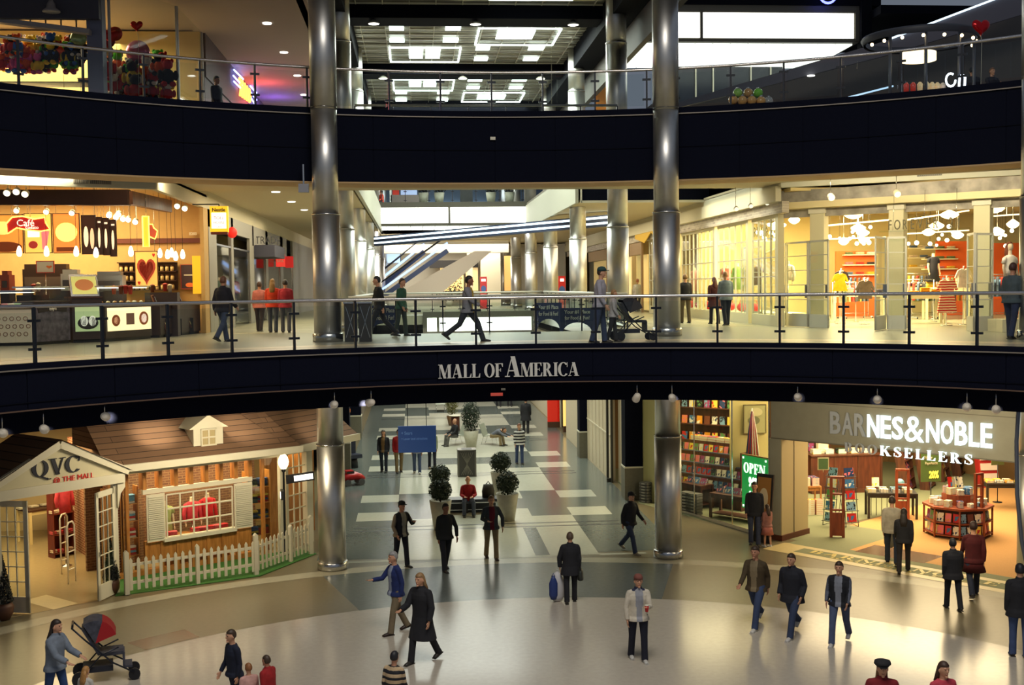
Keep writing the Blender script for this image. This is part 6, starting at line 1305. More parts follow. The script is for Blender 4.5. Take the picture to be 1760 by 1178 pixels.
for x, y in bl:
    p = ony(x, y, rr.uniform(39, 45)); t = thing('bare_bulb', 'small round bare bulb hanging in the clothes shop', 'lamp', p, 0, 'bare bulbs of the clothes shop'); m = MB(); m.ball((0, 0, 0), rr.uniform(.055, .085), 10, 8); m.build('bulb', lit((1, .88, .55), 6), t); m = MB(); m.tube([(0, 0, .05), (0, 0, 10.2-p.z)], .005, 4); m.build('cord', BLACK, t)
for k, (x0_, y0_, x1_, y1_, Y) in enumerate(((1420, 388, 1530, 378, 40), (1425, 411, 1522, 408, 43), (1560, 378, 1665, 362, 40), (1700, 372, 1760, 368, 38), (1560, 402, 1665, 396, 42))):
    A, B = ony(x0_, y0_, Y), ony(x1_, y1_, Y+.4); m = MB(); m.beam(A, B, .07, .05); m.tube([(A+B)/2, Vector((*((A+B)/2).xy, 10.21))], .01, 5); o = m.build('light_track', lit((1, .9, .6), 1.5)); tag(o, 'straight glowing light track in the clothes shop, '+('upper left', 'lower left', 'upper middle', 'at the right edge', 'lower middle')[k], 'lamp')
# racks, mannequins, tables
def rack(who, x, y, n, cols, rz=0., z=6.0, h=1.35, w_=1.2, kinds=('top',), grp=None, stripe=None):
    P = onz(x, max(y, 548), z); t = thing('clothes_rack', who, 'rack', P+Vector((0, 0, .01)), rz); m = MB()
    for s in (-1, 1): m.tube([(s*w_/2, 0, .08), (s*w_/2, 0, h)], .016, 6); m.tube([(s*w_/2, -.25, .06), (s*w_/2, .25, .06)], .016, 6)
    m.tube([(-w_/2, 0, .2), (w_/2, 0, .2)], .012, 6); m.build('frame', STEELP, t); m = MB(); m.tube([(-w_/2, 0, h), (w_/2, 0, h)], .014, 6); m.build('rail', STEELP, t)
    for s in (-1, 1):
        for b in (-.25, .25): m = MB(); m.ball((s*w_/2, b, .03), .03, 8, 6); m.build('wheel', BLACK, t)
    for i in range(n):
        q = Vector((-w_/2+.1+(w_-.2)*i/max(1, n-1), 0, 0)); q.rotate(Matrix.Rotation(rz, 3, 'Z')); hung('garment hanging on the '+who.replace('clothes rack', 'rack').split(',')[0], P+q+Vector((0, 0, h-.085)), rz+PI/2*.8, rc(cols), rc(kinds), 'garments on the '+who.split(',')[0])
    return t, P
pal1 = [sr(200, 60, 50), sr(90, 110, 140), sr(220, 190, 120), sr(70, 70, 76), sr(150, 140, 70)]
def front_garment(who, x, y, Y, col, kind='top', stripe=None, L=.62, s=1.):
    p = ony(x, y, Y); g = hung(who, p, 0, col, kind, None, stripe, L); g.scale = (s, s, s)
    m = MB(); m.tube([(0, .04, .09), (0, .04, (6.02-p.z)/s)], .012, 6); m.lathe([(.16, (6.005-p.z)/s), (.16, (6.02-p.z)/s)], c=(0, .04, 0)); m.build('stand', STEELP, g)
front_garment('yellow dress with a navy cardigan on a stand in the clothes shop', 1444, 470, 37.5, sr(232, 186, 20), 'dress', L=.62, s=.95)
front_garment('navy cardigan top behind the yellow dress', 1446, 466, 37.7, sr(50, 44, 60), 'top', L=.35)
front_garment('grey top with bright stripes at the neck, on a stand in the clothes shop', 1487, 482, 36.8, sr(110, 96, 84), 'top', L=.55, s=1.1)
front_garment('red and white striped dress at the front of the clothes shop', 1628, 480, 34.6, sr(196, 44, 30), 'dress', stripe=sr(236, 206, 170), L=.9, s=1.15)
front_garment('white short top beside the right cream pillar', 1657, 462, 35.2, sr(226, 216, 200), 'top', L=.6)
rack('clothes rack behind the yellow dress, in the left bay', 1470, 540, 7, pal1, .3)
rack('clothes rack of green and teal clothes, in the middle bay', 1585, 548, 7, [sr(60, 110, 110), sr(110, 120, 70), sr(120, 110, 90)], .5)
rack('clothes rack of pale clothes, behind the striped dress', 1640, 532, 7, [sr(226, 206, 160), sr(220, 160, 60), sr(180, 180, 190)], -.3)
rack('clothes rack of red and blue clothes, at the right edge', 1722, 548, 6, [sr(220, 60, 40), sr(110, 150, 200), sr(236, 230, 220)], .2, h=1.5)
for who, x, y, w_, h_, c, pl_ in (('white display table with folded mustard clothes in the middle bay', 1590, 553, 1.2, .95, CRM, [sr(226, 160, 20), sr(220, 150, 30)]), ('display table of dark folded clothes, far in the middle bay', 1575, 528, 1.6, 1.15, CRM, [sr(70, 40, 50), sr(150, 140, 60), sr(190, 160, 140)]), ('display table of yellow folded clothes, right in the middle bay', 1625, 528, 1.5, 1.15, CRM, [sr(230, 170, 30), sr(220, 200, 90)]), ('display table of grey folded clothes in the left bay', 1475, 530, 1.8, 1.0, CRM, [sr(80, 74, 80), sr(60, 50, 50), sr(200, 190, 180)])):
    P = onz(x, {553: 556, 528: 549, 530: 551}[y], 6)+Vector((0, 0, .005)); tbl(who, P, fa*.3, w_, .7, h_, c)
    for i in range(int(w_/.34)): piles([(P.x-w_/2+.25+i*.34, P.y-(w_/2-.25-i*.34)*math.tan(-fa*.3)*-1)], pl_, P.z+h_, 'folded clothes on the '+who.split(' with ')[0].split(',')[0], 'folded garment on the '+who.split(' with ')[0].split(',')[0], 3, fa*.3)
dummy('long-haired mannequin in a white tee beside the right edge column', onz(1735, 548, 6.35), .3, sr(236, 228, 214), 'top', full=True, legs=sr(110, 104, 96), head=True, hz=1.55, long_sleeve=False)
m = MB(); m.box(-.4, .4, -.4, .4, 0, .34); o = m.build('plinth', CRM); o.location = onz(1735, 548, 6.35)-Vector((0, 0, .345)); tag(o, 'cream plinth under the long-haired mannequin', 'plinth')
dummy('mannequin in a black outfit on a stand, centre of the middle bay', ony(1604, 500, 40.5).xy.to_3d()+Vector((0, 0, 6.01)), .2, sr(30, 30, 44), 'dress', hz=2.1, long_sleeve=False)
for k, (x, y, c, kd, w_) in enumerate(((1268, 545, sr(130, 170, 80), 'dress', 'pale green dress'), (1246, 545, sr(190, 170, 140), 'top', 'beige top'), (1216, 540, sr(200, 150, 120), 'top', 'peach top'), (1287, 543, sr(90, 90, 70), 'coat', 'dark grey coat'))):
    dummy('mannequin in a '+w_+' behind the paned windows of the clothes shop', onx(x, 500, 10.3).xy.to_3d()+Vector((0, 0, 6.35)), -.8, c, kd, hz=1.55)
m = MB(); m.box(9.6, 11.2, 39.2, 56, 6.0, 6.34); tag(m.build('window_platform', CRM), 'long cream platform behind the paned windows of the clothes shop', 'platform')
for k in range(7):
    m = MB(); m.ball((0, 0, .16), (.2, .13, .16), 12, 8); m.tube([(-.1, 0, .28), (-.06, 0, .42), (.06, 0, .42), (.1, 0, .28)], .012, 6); o = m.build('handbag', mat(sr(220, 40, 30), .4)); o.location = (9.75, 40.3+k*1.6, 6.345); tag(o, 'bright red handbag on the platform in the clothes shop window', 'bag', 'red handbags in the clothes shop window')
for px in ((1432, 440), (1300, 345), (1240, 360), (1270, 352)):
    pass
ceil_spots([(1428, 338), (1541, 332), (1663, 322)], 32.3, 10.46, 'white spot lamps hanging under the bulkhead of the clothes shop', 'pale box spot lamp hanging in front of the brick header', 1.3, .6)
ceil_spots([(1265, 358), (1290, 353), (1318, 348), (1345, 338)], 36.5, 10.61, 'white spot lamps along the hall side of the clothes shop', 'pale curved spot lamp on the hall side header of the clothes shop', 1., 1.0)

rr = random.Random(5); PC = [sr(200, 60, 50), sr(226, 180, 60), sr(90, 110, 140), sr(60, 56, 60), sr(220, 200, 170), sr(110, 120, 80), sr(200, 120, 130), sr(236, 230, 214)]
for k, (xa, xb, Y, zz) in enumerate(((1440, 1500, 43.5, 7.55), (1562, 1606, 44.0, 7.6), (1606, 1656, 42.0, 7.5), (1706, 1742, 39.5, 7.5), (1562, 1600, 38.0, 7.35), (1436, 1466, 39.0, 7.3))):
    A, B = ony(xa, 500, Y), ony(xb, 500, Y); n = int((B.x-A.x)/.17); bay = ('far left', 'far middle', 'middle', 'right edge', 'near middle', 'near left')[k]
    t = thing('clothes_rack', 'long clothes rail packed with mixed garments in the '+bay+' of the clothes shop', 'rack', (A.x-.1, Y, 6.005)); L = B.x-A.x+.2; m = MB(); m.tube([(0, 0, zz-5.92), (L, 0, zz-5.92)], .015, 6); m.build('rail', STEELP, t)
    for s in (0, L): m = MB(); m.tube([(s, 0, 0), (s, 0, zz-5.92)], .016, 6); m.box(s-.02, s+.02, -.22, .22, 0, .03); m.build('post', STEELP, t)
    for i in range(n): hung('garment hanging on the long clothes rail in the '+bay, (A.x+i*.17, Y, zz), 1.15+rr.uniform(-.1, .1), PC[rr.randrange(8)], rr.choice(('top', 'top', 'dress')), 'garments on the long rail in the '+bay)
for k, (x, y, Y) in enumerate(((1618, 442, 45.3), (1590, 440, 46.5), (1480, 452, 45.3))):
    p = ony(x, y, Y); t = thing('wall_shelf', ('cream wall shelves with folded clothes on the orange wall', 'cream wall shelves left of the orange wall', 'cream wall shelves behind the grey top')[k], 'shelf', (p.x, Y, p.z-.5)); 
    for j in range(3):
        m = MB(); m.box(-.7, .7, 0, .3, j*.4, j*.4+.04); m.build('board', CRM, t)
        for i in range(3): folded((p.x-.45+i*.45, Y+.12, p.z-.5+j*.4+.042), 0, PC[rr.randrange(8)], 'folded clothes on the cream wall shelves of the clothes shop', 'folded garment on the cream wall shelves in the clothes shop', (.3, .22, .1))
for k, (yy, c, kd) in enumerate(((38.0, sr(236, 226, 206), 'top'), (41.4, sr(120, 96, 66), 'coat'), (42.6, sr(214, 190, 60), 'dress'), (45.6, sr(220, 90, 70), 'top'), (48, sr(80, 90, 120), 'top'), (51, sr(210, 150, 130), 'dress'))):
    dummy('mannequin in a '+('white', 'brown', 'yellow', 'coral', 'slate blue', 'pink')[k]+' outfit in the long display window of the clothes shop', (10.2, yy, 6.345), -.9, c, kd, hz=1.5, long_sleeve=k % 2 == 0)
# ================================================================== ground floor right: the bookshop
BW = wood(sr(64, 34, 22), sr(92, 52, 32), 2); RW = wood(sr(124, 52, 24), sr(150, 70, 36), 2); GP_ = mat(sr(152, 148, 130), .7, var=.06, scale=3)
sa = math.atan2(bd.y, bd.x)
sg = thing('shop_sign_wall', 'grey slanting fascia with the white bookshop lettering over the wide entrance', 'sign', BA, sa)
def sl(x, y): p = onl(x, y, BA, BB)-BA; return p.x*bd.x+p.y*bd.y, p.z
m = MB(); m.box(-.35, 8.2, 0.0, .25, 2.92, 4.9); m.build('fascia', GP_, sg); m = MB(); m.box(-.35, 8.2, -.02, 0.0, 4.02, 4.035); m.box(-.35, 8.2, -.02, 0, 2.92, 2.95); m.build('seam', mat(sr(110, 104, 90), .6), sg)
xa, za = sl(1428, 745); xb, zb = sl(1709, 767)
LG = lit((.78, .95, 1), 1.15); LO = mat(sr(168, 172, 178), .45, emit=.05)
def lett(st, x0_, x1_, z_, h_, lit_from, font='sans'):
    tot = 0; ws = []
    for ch in st:
        if font == 'serif' or ch == '&': ws.append(None)
    if font == 'sans':
        n = len(st); wd = {'B': .58, 'A': .6, 'R': .6, 'N': .62, 'E': .52, 'S': .56, '&': .95, 'O': .6, 'L': .48}; T_ = sum(wd[c] for c in st); x = x0_
        for i, ch in enumerate(st):
            w_ = (x1_-x0_)*wd[ch]/T_; me = text_mesh(ch, 1, .02, 1, .022 if ch != '&' else .0); xs = [v_.co.x for v_ in me.vertices]; ys = [v_.co.y for v_ in me.vertices]; hh = h_*(1.1 if ch == '&' else 1)
            for v_ in me.vertices: v_.co = Vector((x+.03*w_+(v_.co.x-min(xs))/(max(xs)-min(xs))*w_*.88, -.05-v_.co.z, z_+(v_.co.y-min(ys))/(max(ys)-min(ys))*hh-(hh-h_)*.4))
            me.materials.append(LG if i >= lit_from else LO); o = bpy.data.objects.new('letter', me); C.objects.link(o); o.parent = sg; x += w_
            if i < lit_from: o['label'] = 'unlit grey letter'
    else:
        m_ = MB(); gp = .22; W_ = serif(m_, st, h_, Matrix.Identity(4), gap=gp); m_.b.free(); k = (x1_-x0_)/(W_-gp*h_); x = x0_
        for i, ch in enumerate(st):
            m_ = MB(); a = serif(m_, ch, h_, Matrix(((k, 0, 0, x), (0, 0, -.03, -.03), (0, 1, 0, z_), (0, 0, 0, 1))), gap=gp); o = m_.build('letter', LG if i >= lit_from else LO, sg); x += a*k
            if i < lit_from: o['label'] = 'unlit grey letter'
lett('BARNES&NOBLE', xa, xb, za, sl(1428, 707)[1]-za, 3)
x2a, z2a = sl(1453, 776); x2b, _ = sl(1674, 792); lett('BOOKSELLERS', x2a, x2b, z2a, .255, 3, 'serif')
pl_ = thing('entrance_pillar', 'grey and cream pillar at the left side of the bookshop entrance', 'pillar', BA, sa); m = MB(); m.box(-.38, .02, -.02, 1.35, .0, 2.92); m.build('shaft', mat(sr(176, 160, 120), .6), pl_)
m = MB(); m.box(-.40, .0, -.04, -.02, 0.16, 2.92); m.build('front_panel', GP_, pl_); m = MB(); m.box(-.42, .06, -.06, 1.38, 0, .16); m.build('base', mat(sr(84, 40, 26), .4), pl_)
m = MB(); m.box(.021, .03, .6, .62, .16, 2.92); m.build('seam', BLACK, pl_)
# walls behind
m = MB(); m.prism([(5.5, 46), (17, 46), (17, 46.2), (5.5, 46.2)], 0, 4.9); m.prism([(22, 36), (22.2, 36), (17.2, 46.2), (17, 46)], 0, 4.9); struct(m.build('wall_bookshop', mat(sr(120, 92, 54), .8)))
# window glass between the cream wall and the pillar
WA, WB = Vector((5.75, 38.0, 0)), Vector((7.83, 32.5, 0)); t = thing('shop_window', 'tall glass window of the bookshop beside the right steel column', 'window', WA, math.atan2(WB.y-WA.y, WB.x-WA.x)); L = (WB-WA).length
m = MB(); m.box(0, L, -.006, .006, .15, 4.8); m.build('pane', GLASS, t); m = MB()
for x in (0, L*.36, L*.7, L): m.box(x-.01, x+.01, -.015, .015, 0.01, 4.8)
m.box(0, L, -.03, .03, .006, .1); m.build('frame', STEELP, t)
# tall picture wall, flag, picture
def wall_pt(x, y, Y): return ony(x, y, Y)
A, B = ony(1256, 700, 37.2), ony(1322, 760, 37.2); m = MB(); m.box(A.x, A.x+1.25, 37.2, 37.35, 0, 4.85); struct(m.build('wall_bookshop', mat(sr(206, 190, 128), .7)))
t, w_, h_ = panel('framed_picture', 'framed pale picture of trees on the cream wall inside the bookshop', 'picture', (1279, 697, 1316, 744), 37.12, mat(sr(176, 170, 120), .6), frame=mat(sr(110, 96, 60), .5), shapes=[('picture', mat(sr(120, 120, 84), .7), oval(-.1, -.1, .55, .3)), ('picture', mat(sr(206, 196, 150), .7), oval(.1, .5, .6, .3))])
t = thing('flag', 'furled striped flag on a pole in front of the cream bookshop wall', 'flag', Vector((onz(1273, 805, 1.2).x, 36.6, 0))+Vector((0, 0, .006))); m = MB(); m.lathe([(.16, 0), (.16, .03), (.02, .06)], n=14); m.tube([(0, 0, .03), (0, 0, 3.35)], .015, 6); m.build('pole', STEELP, t)
for i in range(9):
    m = MB(); z1_ = 3.25-i*.0; a = (i-4)*.03; m.tube([(a*.2, 0, 3.25), (a, -.03, 2.6), (a*2.0, -.04+.015*(i % 2), 1.35)], [.012, .025, .03], 6); m.build('flag_fold', mat(sr(170, 50, 44) if i % 2 else (sr(220, 210, 196) if i > 3 else sr(40, 46, 90)), .8), t)
# green OPEN sign
gr = thing('open_sign', 'green lit sign with white OPEN and opening hours in the bookshop window', 'sign', onl(1297, 870, (7.0, 35.3), (7.9, 33.3)), math.atan2(-2.0, .9)); gr.location.z = .006
A, B = onl(1274, 782, (7.0, 35.3), (7.9, 33.3)), onl(1318, 870, (7.0, 35.3), (7.9, 33.3)); gw = (B-A).xy.length; hz0, hz1 = .62, A.z
m = MB(); m.box(-gw/2, gw/2, 0, .05, hz0, hz1); m.build('board', lit(sr(30, 150, 66), .75), gr); m = MB(); m.box(-gw/2-.03, gw/2+.03, -.0, .06, hz1, hz1+.04); m.box(-.06, .06, 0.01, .04, .02, hz0); m.lathe([(.2, 0), (.2, .02)]); m.build('stand', mat(sr(190, 140, 60), .4), gr)
LW = lit((.95, 1, .9), 1.6); gh = hz1-hz0
m_ = MB(); W_ = serif(m_, 'OPEN', .3, Matrix.Identity(4), gap=.06); m_.b.free(); k = gw*.86/W_; m_ = MB(); serif(m_, 'OPEN', .3, Matrix(((k, 0, 0, -gw*.42), (0, 0, -.012, -.006), (0, 1, 0, hz0+gh*.68), (0, 0, 0, 1))), gap=.06); m_.build('lettering', LW, gr)
text('9:00', gh*.24, LW, gr, (-gw*.05, -.02, hz0+gh*.44), sx=.55, bold=.014); text('am', gh*.09, LW, gr, (gw*.34, -.02, hz0+gh*.45), sx=.6); text('to', gh*.07, LW, gr, (0, -.02, hz0+gh*.36), sx=.7); text('9:30', gh*.22, LW, gr, (-gw*.05, -.02, hz0+gh*.19), sx=.55, bold=.014); text('pm', gh*.09, LW, gr, (gw*.34, -.02, hz0+gh*.2), sx=.6)
m = MB()
for s in (-1, 1):
    for z_ in (.045, .955): m.box(s*gw*.44-.03, s*gw*.44+.03, -.01, 0, hz0+gh*z_-.03, hz0+gh*z_+.03)
m.box(-gw*.3, gw*.3, -.01, 0, hz0+gh*.11, hz0+gh*.13); m.build('corner_mark', LW, gr)
# small posters at the pillar foot
p = onz(1325, 934, 0); t = thing('poster_stand', 'tall framed poster leaning beside the bookshop pillar', 'poster', p+Vector((-.25, .1, .006)), sa); m = MB(); M_ = Matrix.Rotation(math.radians(-6), 4, 'X'); m.box(-.28, .28, 0, .05, 0, 1.95, M_); m.build('frame', BLACK, t); m = MB(); m.box(-.22, .22, -.012, 0, .75, 1.85, M_); m.build('poster', mat(sr(160, 110, 50), .6), t); m = MB(); m.prism([(x*.15, 1.25+y*.3) for x, y in oval(0, 0, 1, 1)], .014, .02, M_ @ RX); m.build('picture', mat(sr(214, 196, 160), .6), t)
# window display: tiered shelves of face-out books
tA, tB = onz(1165, 885, 0), onz(1282, 890, 0)
dP, dQ = Vector((6.55, 38.6, .005)), Vector((8.15, 36.6, .005)); da = math.atan2(dQ.y-dP.y, dQ.x-dP.x); dL = (dQ-dP).xy.length
t = thing('tiered_bookshelf', 'tiered dark display shelves of colourful face-out books behind the window', 'bookcase', dP, da); tz = (.62, .98, 1.34, 1.7)
for i, z_ in enumerate(tz): m = MB(); m.box(-.9, dL, i*.2, i*.2+.22, z_-.02, z_+.01); m.build('shelf', mat(sr(80, 90, 110), .4), t); m = MB(); m.box(-.9, dL, i*.2+.18, i*.2+.2, z_, z_+.34); m.build('riser', BW, t)
m = MB(); m.box(-.9, dL, .1, .85, 0, .6); m.build('base', BW, t); m = MB(); m.box(dL, dL+.04, 0, .9, 0, 1.9); m.build('side_panel', BW, t)
def rot(P, an, x, y, z): q = Vector((x, y, 0)); q.rotate(Matrix.Rotation(an, 3, 'Z')); return P+q+Vector((0, 0, z))
for i, z_ in enumerate(tz):
    n = 16
    for k in range(n): book(rot(dP, da, -.8+k*(dL+.75)/n, i*.2+.1, z_+.012), da, .18, random.randrange(13), False, 'face-out books on the tiered window shelves', 'colourful face-out book on the tiered shelves behind the bookshop window')
# far wall bookcase behind the window, with signs on top
def bookcase(who, P, an, w_, h_, rows, grp, bwho, face=True, n=None, dep=.32, tilt=0, cols=None, bs=(.16, .035, .23), mt=BW):
    t = thing('bookcase', who, 'bookcase', P, an); M_ = Matrix.Rotation(-tilt, 4, 'X')
    m = MB(); m.box(-w_/2, w_/2, dep-.02, dep, 0, h_, M_); m.build('back_panel', mt, t)
    for s in (-1, 1): m = MB(); m.box(s*w_/2-.02, s*w_/2+.02, 0, dep, 0, h_, M_); m.build('side_panel', mt, t)
    for i in range(rows+1): z_ = .08+(h_-.12)*i/rows; m = MB(); m.box(-w_/2, w_/2, .0, dep, z_-.02, z_+.01, M_); m.build('shelf', mt, t)
    for i in range(rows):
        z_ = .08+(h_-.12)*i/rows+.012; nn = n or int(w_/.2)
        for k in range(nn):
            q = Vector((-w_/2+.12+k*(w_-.24)/max(1, nn-1), dep*.35, z_)); q = M_ @ q; book(rot(P, an, q.x, q.y, q.z), an, tilt+.1, random.randrange(13), False, grp, bwho, bs)
bookcase('tall dark bookcase against the wall behind the window shelves', Vector((7.35, 40.6, .006)), da+.25, 3.4, 4.2, 7, 'books on the tall bookcase behind the window', 'book on the tall dark bookcase far behind the bookshop window', n=12, bs=(.2, .035, .28))
for k in range(10):
    book(rot(dP, da, .1+(k % 5)*.36, .95, 2.0+.0*k+(k//5)*.1), da, 0, (1, 2, 10, 0)[k % 4], True, 'orange and yellow boxed goods on top of the tiered shelves', 'orange or yellow box on top of the tiered window shelves', (.34, .095, .28), 'boxed_game', 'box')
# tables with trestle legs behind/under the window
for who, a, b in (('dark wooden table with slanted books, just left of the green sign', (1204, 893), (1276, 905)), ('dark wooden table behind the right steel column', (1150, 872), (1187, 880))):
    A, B = onz(*a, 0), onz(*b, 0); c = (A+B)/2; L = (B-A).xy.length; an = math.atan2(B.y-A.y, B.x-A.x); P = rot(c+Vector((0, 0, .006)), an, 0, .75, 0); tbl(who, P, an, L, .6, .78, BW, leg=.07, shelf=.12)
    for k in range(int(L/.32)): book(rot(P, an, -L/2+.22+k*.32, -.05, .785), an, .45, (4, 3, 7, 12, 5)[k % 5], False, 'slanted books on the '+who.split(' with')[0], 'picture book leaning on the '+who.split(',')[0], (.26, .03, .22))
for k, (x, y) in enumerate(((1181, 887), (1196, 890), (1110, 868))):
    P = onz(x, y, 0)+Vector((.1, .45, .005)); t = thing('box_stack', ('left', 'right', 'hidden far')[k]+' dark stack of flat grey boxes by the bookshop window', 'boxes', P, -.9); 
    for i in range(7): m = MB(); m.box(-.17, .17, -.15, .15, i*.1+.004, i*.1+.085); m.build('box', mat(sr(96, 96, 92), .6), t); m = MB(); m.box(-.07, .07, -.16, -.15, i*.1+.02, i*.1+.06); m.build('box_label', mat(sr(170, 170, 160), .6), t)
# octagonal table of books
P8 = onz(1660, 925, 0)+Vector((0, .5, .006)); t = thing('octagonal_book_table', 'octagonal dark wooden book table with stacks of books on top', 'table', P8, 0)
def oct_(r): return [(r*math.cos(PI/8+k*PI/4), r*math.sin(PI/8+k*PI/4)) for k in range(8)]
m = MB(); m.prism(oct_(.82), .02, .1); m.build('plinth', BW, t); m = MB(); m.prism(oct_(.74), .1, .84); m.build('core', mat(sr(70, 36, 20), .5), t); m = MB(); m.prism(oct_(.98), .84, .9); m.build('tabletop', RW, t); m = MB(); m.prism(oct_(.95), .44, .47); m.build('shelf', RW, t); m = MB(); m.prism(oct_(.95), .08, .11); m.build('shelf', RW, t)
for x, y in oct_(.93): m = MB(); m.tube([(x, y, .02), (x, y, .86)], .03, 6); m.build('post', RW, t)
for k in range(8):
    a = k*PI/4-PI/2
    if math.sin(a) > .3: continue
    for z_ in (.12, .48):
        for j in (-1, 0, 1): book(P8+Vector((.80*math.cos(a)-j*.22*math.sin(a)*-1, .80*math.sin(a)+j*.22*math.cos(a)*-1, z_)), a+PI/2, .12, random.randrange(13), False, 'books on the side shelves of the octagonal table', 'face-out book on the side shelf of the octagonal table', (.17, .03, .25))
m = MB(); m.prism(oct_(.45), .9, 1.2); m.build('riser', RW, t)
for k in range(26):
    a = k*2*PI/13; r_ = .68 if k < 13 else .3; z0_ = .905 if k < 13 else 1.205
    if k >= 13: a = (k-13)*2*PI/7
    if k >= 20: continue
    c_i = random.choice((5, 8, 12, 3, 5, 8, 4)); 
    for j in range(random.choice((3, 4, 5))): book(P8+Vector((r_*math.cos(a), r_*math.sin(a), z0_+j*.037)), a+PI/2+random.uniform(-.1, .1), 0, c_i, True, 'stacked books on top of the octagonal table', 'book lying in a stack on top of the octagonal table', (.17, .036, .22))
for k, (dx_, dz) in enumerate(((-.1, 0), (.02, .0), (-.22, 0))):
    book(P8+Vector((dx_, -.1, 1.36)), 0, .3, (5, 8, 0)[k], False, 'white books standing on the octagonal table', 'white book standing upright at the centre of the octagonal table', (.2, .03, .34))
t = thing('gate_frame', 'dark red ladder-like wooden frame rising from the octagonal table', 'stand', P8+Vector((.25, -.75, .9)), .4); m = MB()
for s in (-.13, .13): m.box(s-.03, s+.03, -.04, .04, .0, 1.0)
m.build('upright', RW, t); m = MB()
for z_ in (.3, .62, .95): m.box(-.13, .13, -.035, .035, z_, z_+.05)
m.build('crossbar', RW, t)
def redframe(who, x, y, h_, z0_=0.006, full=True, an=-.3):
    t = thing('wooden_display_frame', who, 'stand', onz(x, y, 0)+Vector((0, .05, z0_)), an)
    for s in (-.17, .17): m = MB(); m.box(s-.04, s+.04, -.05, .05, 0, h_); m.build('upright', RW, t)
    m = MB(); m.box(-.2, .2, -.06, .06, h_, h_+.06); m.build('top_rail', RW, t)
    for z_ in (h_*.45, h_*.72): m = MB(); m.box(-.13, .13, -.04, .04, z_, z_+.05); m.build('crossbar', RW, t)
    if full: m = MB(); m.box(-.13, .13, -.03, .03, .05, h_*.42); m.build('lower_panel', RW, t)
redframe('dark red wooden frame between the two magazine racks', 1440, 925, 1.72)
redframe('dark red wooden frame at the end of the black slatted table', 1552, 900, 1.6)
def magrack(who, x, y, an, n=4, cols=(3, 12, 0, 5)):
    P = onz(x, y, 0)+Vector((0, .05, .006)); t = thing('magazine_rack', who, 'rack', P, an); M_ = Matrix.Rotation(math.radians(-9), 4, 'X'); m = MB()
    for s in (-.2, .2): m.tube([M_ @ Vector((s, 0, .02)), M_ @ Vector((s, 0, 1.6))], .012, 6); m.tube([(s, 0, .02), (s*1.1, .5, .02), M_ @ Vector((s, .02, 1.4))], .01, 6)
    m.build('wire_frame', BLACK, t)
    for i in range(n+1):
        z_ = .15+i*.34; m = MB(); a, b = M_ @ Vector((-.22, -.06, z_)), M_ @ Vector((.22, -.06, z_)); m.tube([M_ @ Vector((-.22, .0, z_)), a, b, M_ @ Vector((.22, .0, z_))], .01, 6); m.build('wire_shelf', BLACK, t)
        if i < n+1:
            q = M_ @ Vector((0, -.02, z_+.012)); book(rot(P, an, q.x, q.y, q.z), an, math.radians(9), cols[i % len(cols)], False, 'magazines on the '+who.split(' in ')[0], 'magazine on the '+who.split(' in ')[0], (.3, .015, .26), 'magazine', 'magazine')
magrack('tall wire magazine rack right of the red frame', 1466, 908, .1, 4, (0, 12, 0, 3, 4)); magrack('tall wire magazine rack left of the red frame', 1425, 906, -.9, 4, (12, 3, 6, 5))
t = thing('small_sign', 'small green sign on the left magazine rack', 'sign', onz(1418, 905, 0)+Vector((0, .15, 1.72)), -.1); m = MB(); m.box(-.14, .14, -.01, .01, .0, .32); m.build('board', mat(sr(80, 110, 70), .5), t); m = MB(); m.box(-.17, .17, 0, .02, -.03, .0); m.box(-.17, .17, 0, .02, .32, .35); m.box(-.17, -.14, 0, .02, 0, .32); m.box(.14, .17, 0, .02, 0, .32); m.tube([(0, .01, -.1), (0, .01, -.02)], .01, 5); m.build('frame', mat(sr(200, 190, 150), .5), t)
# black slatted table with books
A = onz(1494, 893, 0); P = A+Vector((.8, .25, .006)); t = tbl('black slatted table with stacks of white books and a globe', P, -.25, 1.5, .75, .8, mat((.02, .018, .016), .4), leg=.07)
for i in range(9): m = MB(); m.box(-.65+i*.16-.01, -.65+i*.16+.01, -.36, -.34, .1, .7); m.build('slat', mat((.02, .018, .016), .4), t)
for k in range(8):
    for j in range(3): book(rot(P, -.25, -.6+(k % 4)*.36, -.18+.34*(k//4), .803+j*.037), -.25, 0, (5, 8, 12, 5)[k % 4], True, 'stacked white books on the black slatted table', 'pale book in a stack on the black slatted table', (.24, .036, .2))
book(rot(P, -.25, -.45, .1, .92), -.25, .2, 5, False, None, 'white book standing at the left end of the black slatted table', (.22, .03, .3))
t = thing('globe', 'small pale blue globe on the black slatted table', 'globe', rot(P, -.25, .25, -.1, .915)); m = MB(); m.lathe([(.08, 0), (.08, .015), (.015, .03)], n=14); m.build('stand', BW, t); m = MB(); m.ball((0, 0, .17), .14, 18, 12); m.build('ball', mat(sr(120, 170, 190), .4, var=.4, scale=8), t)
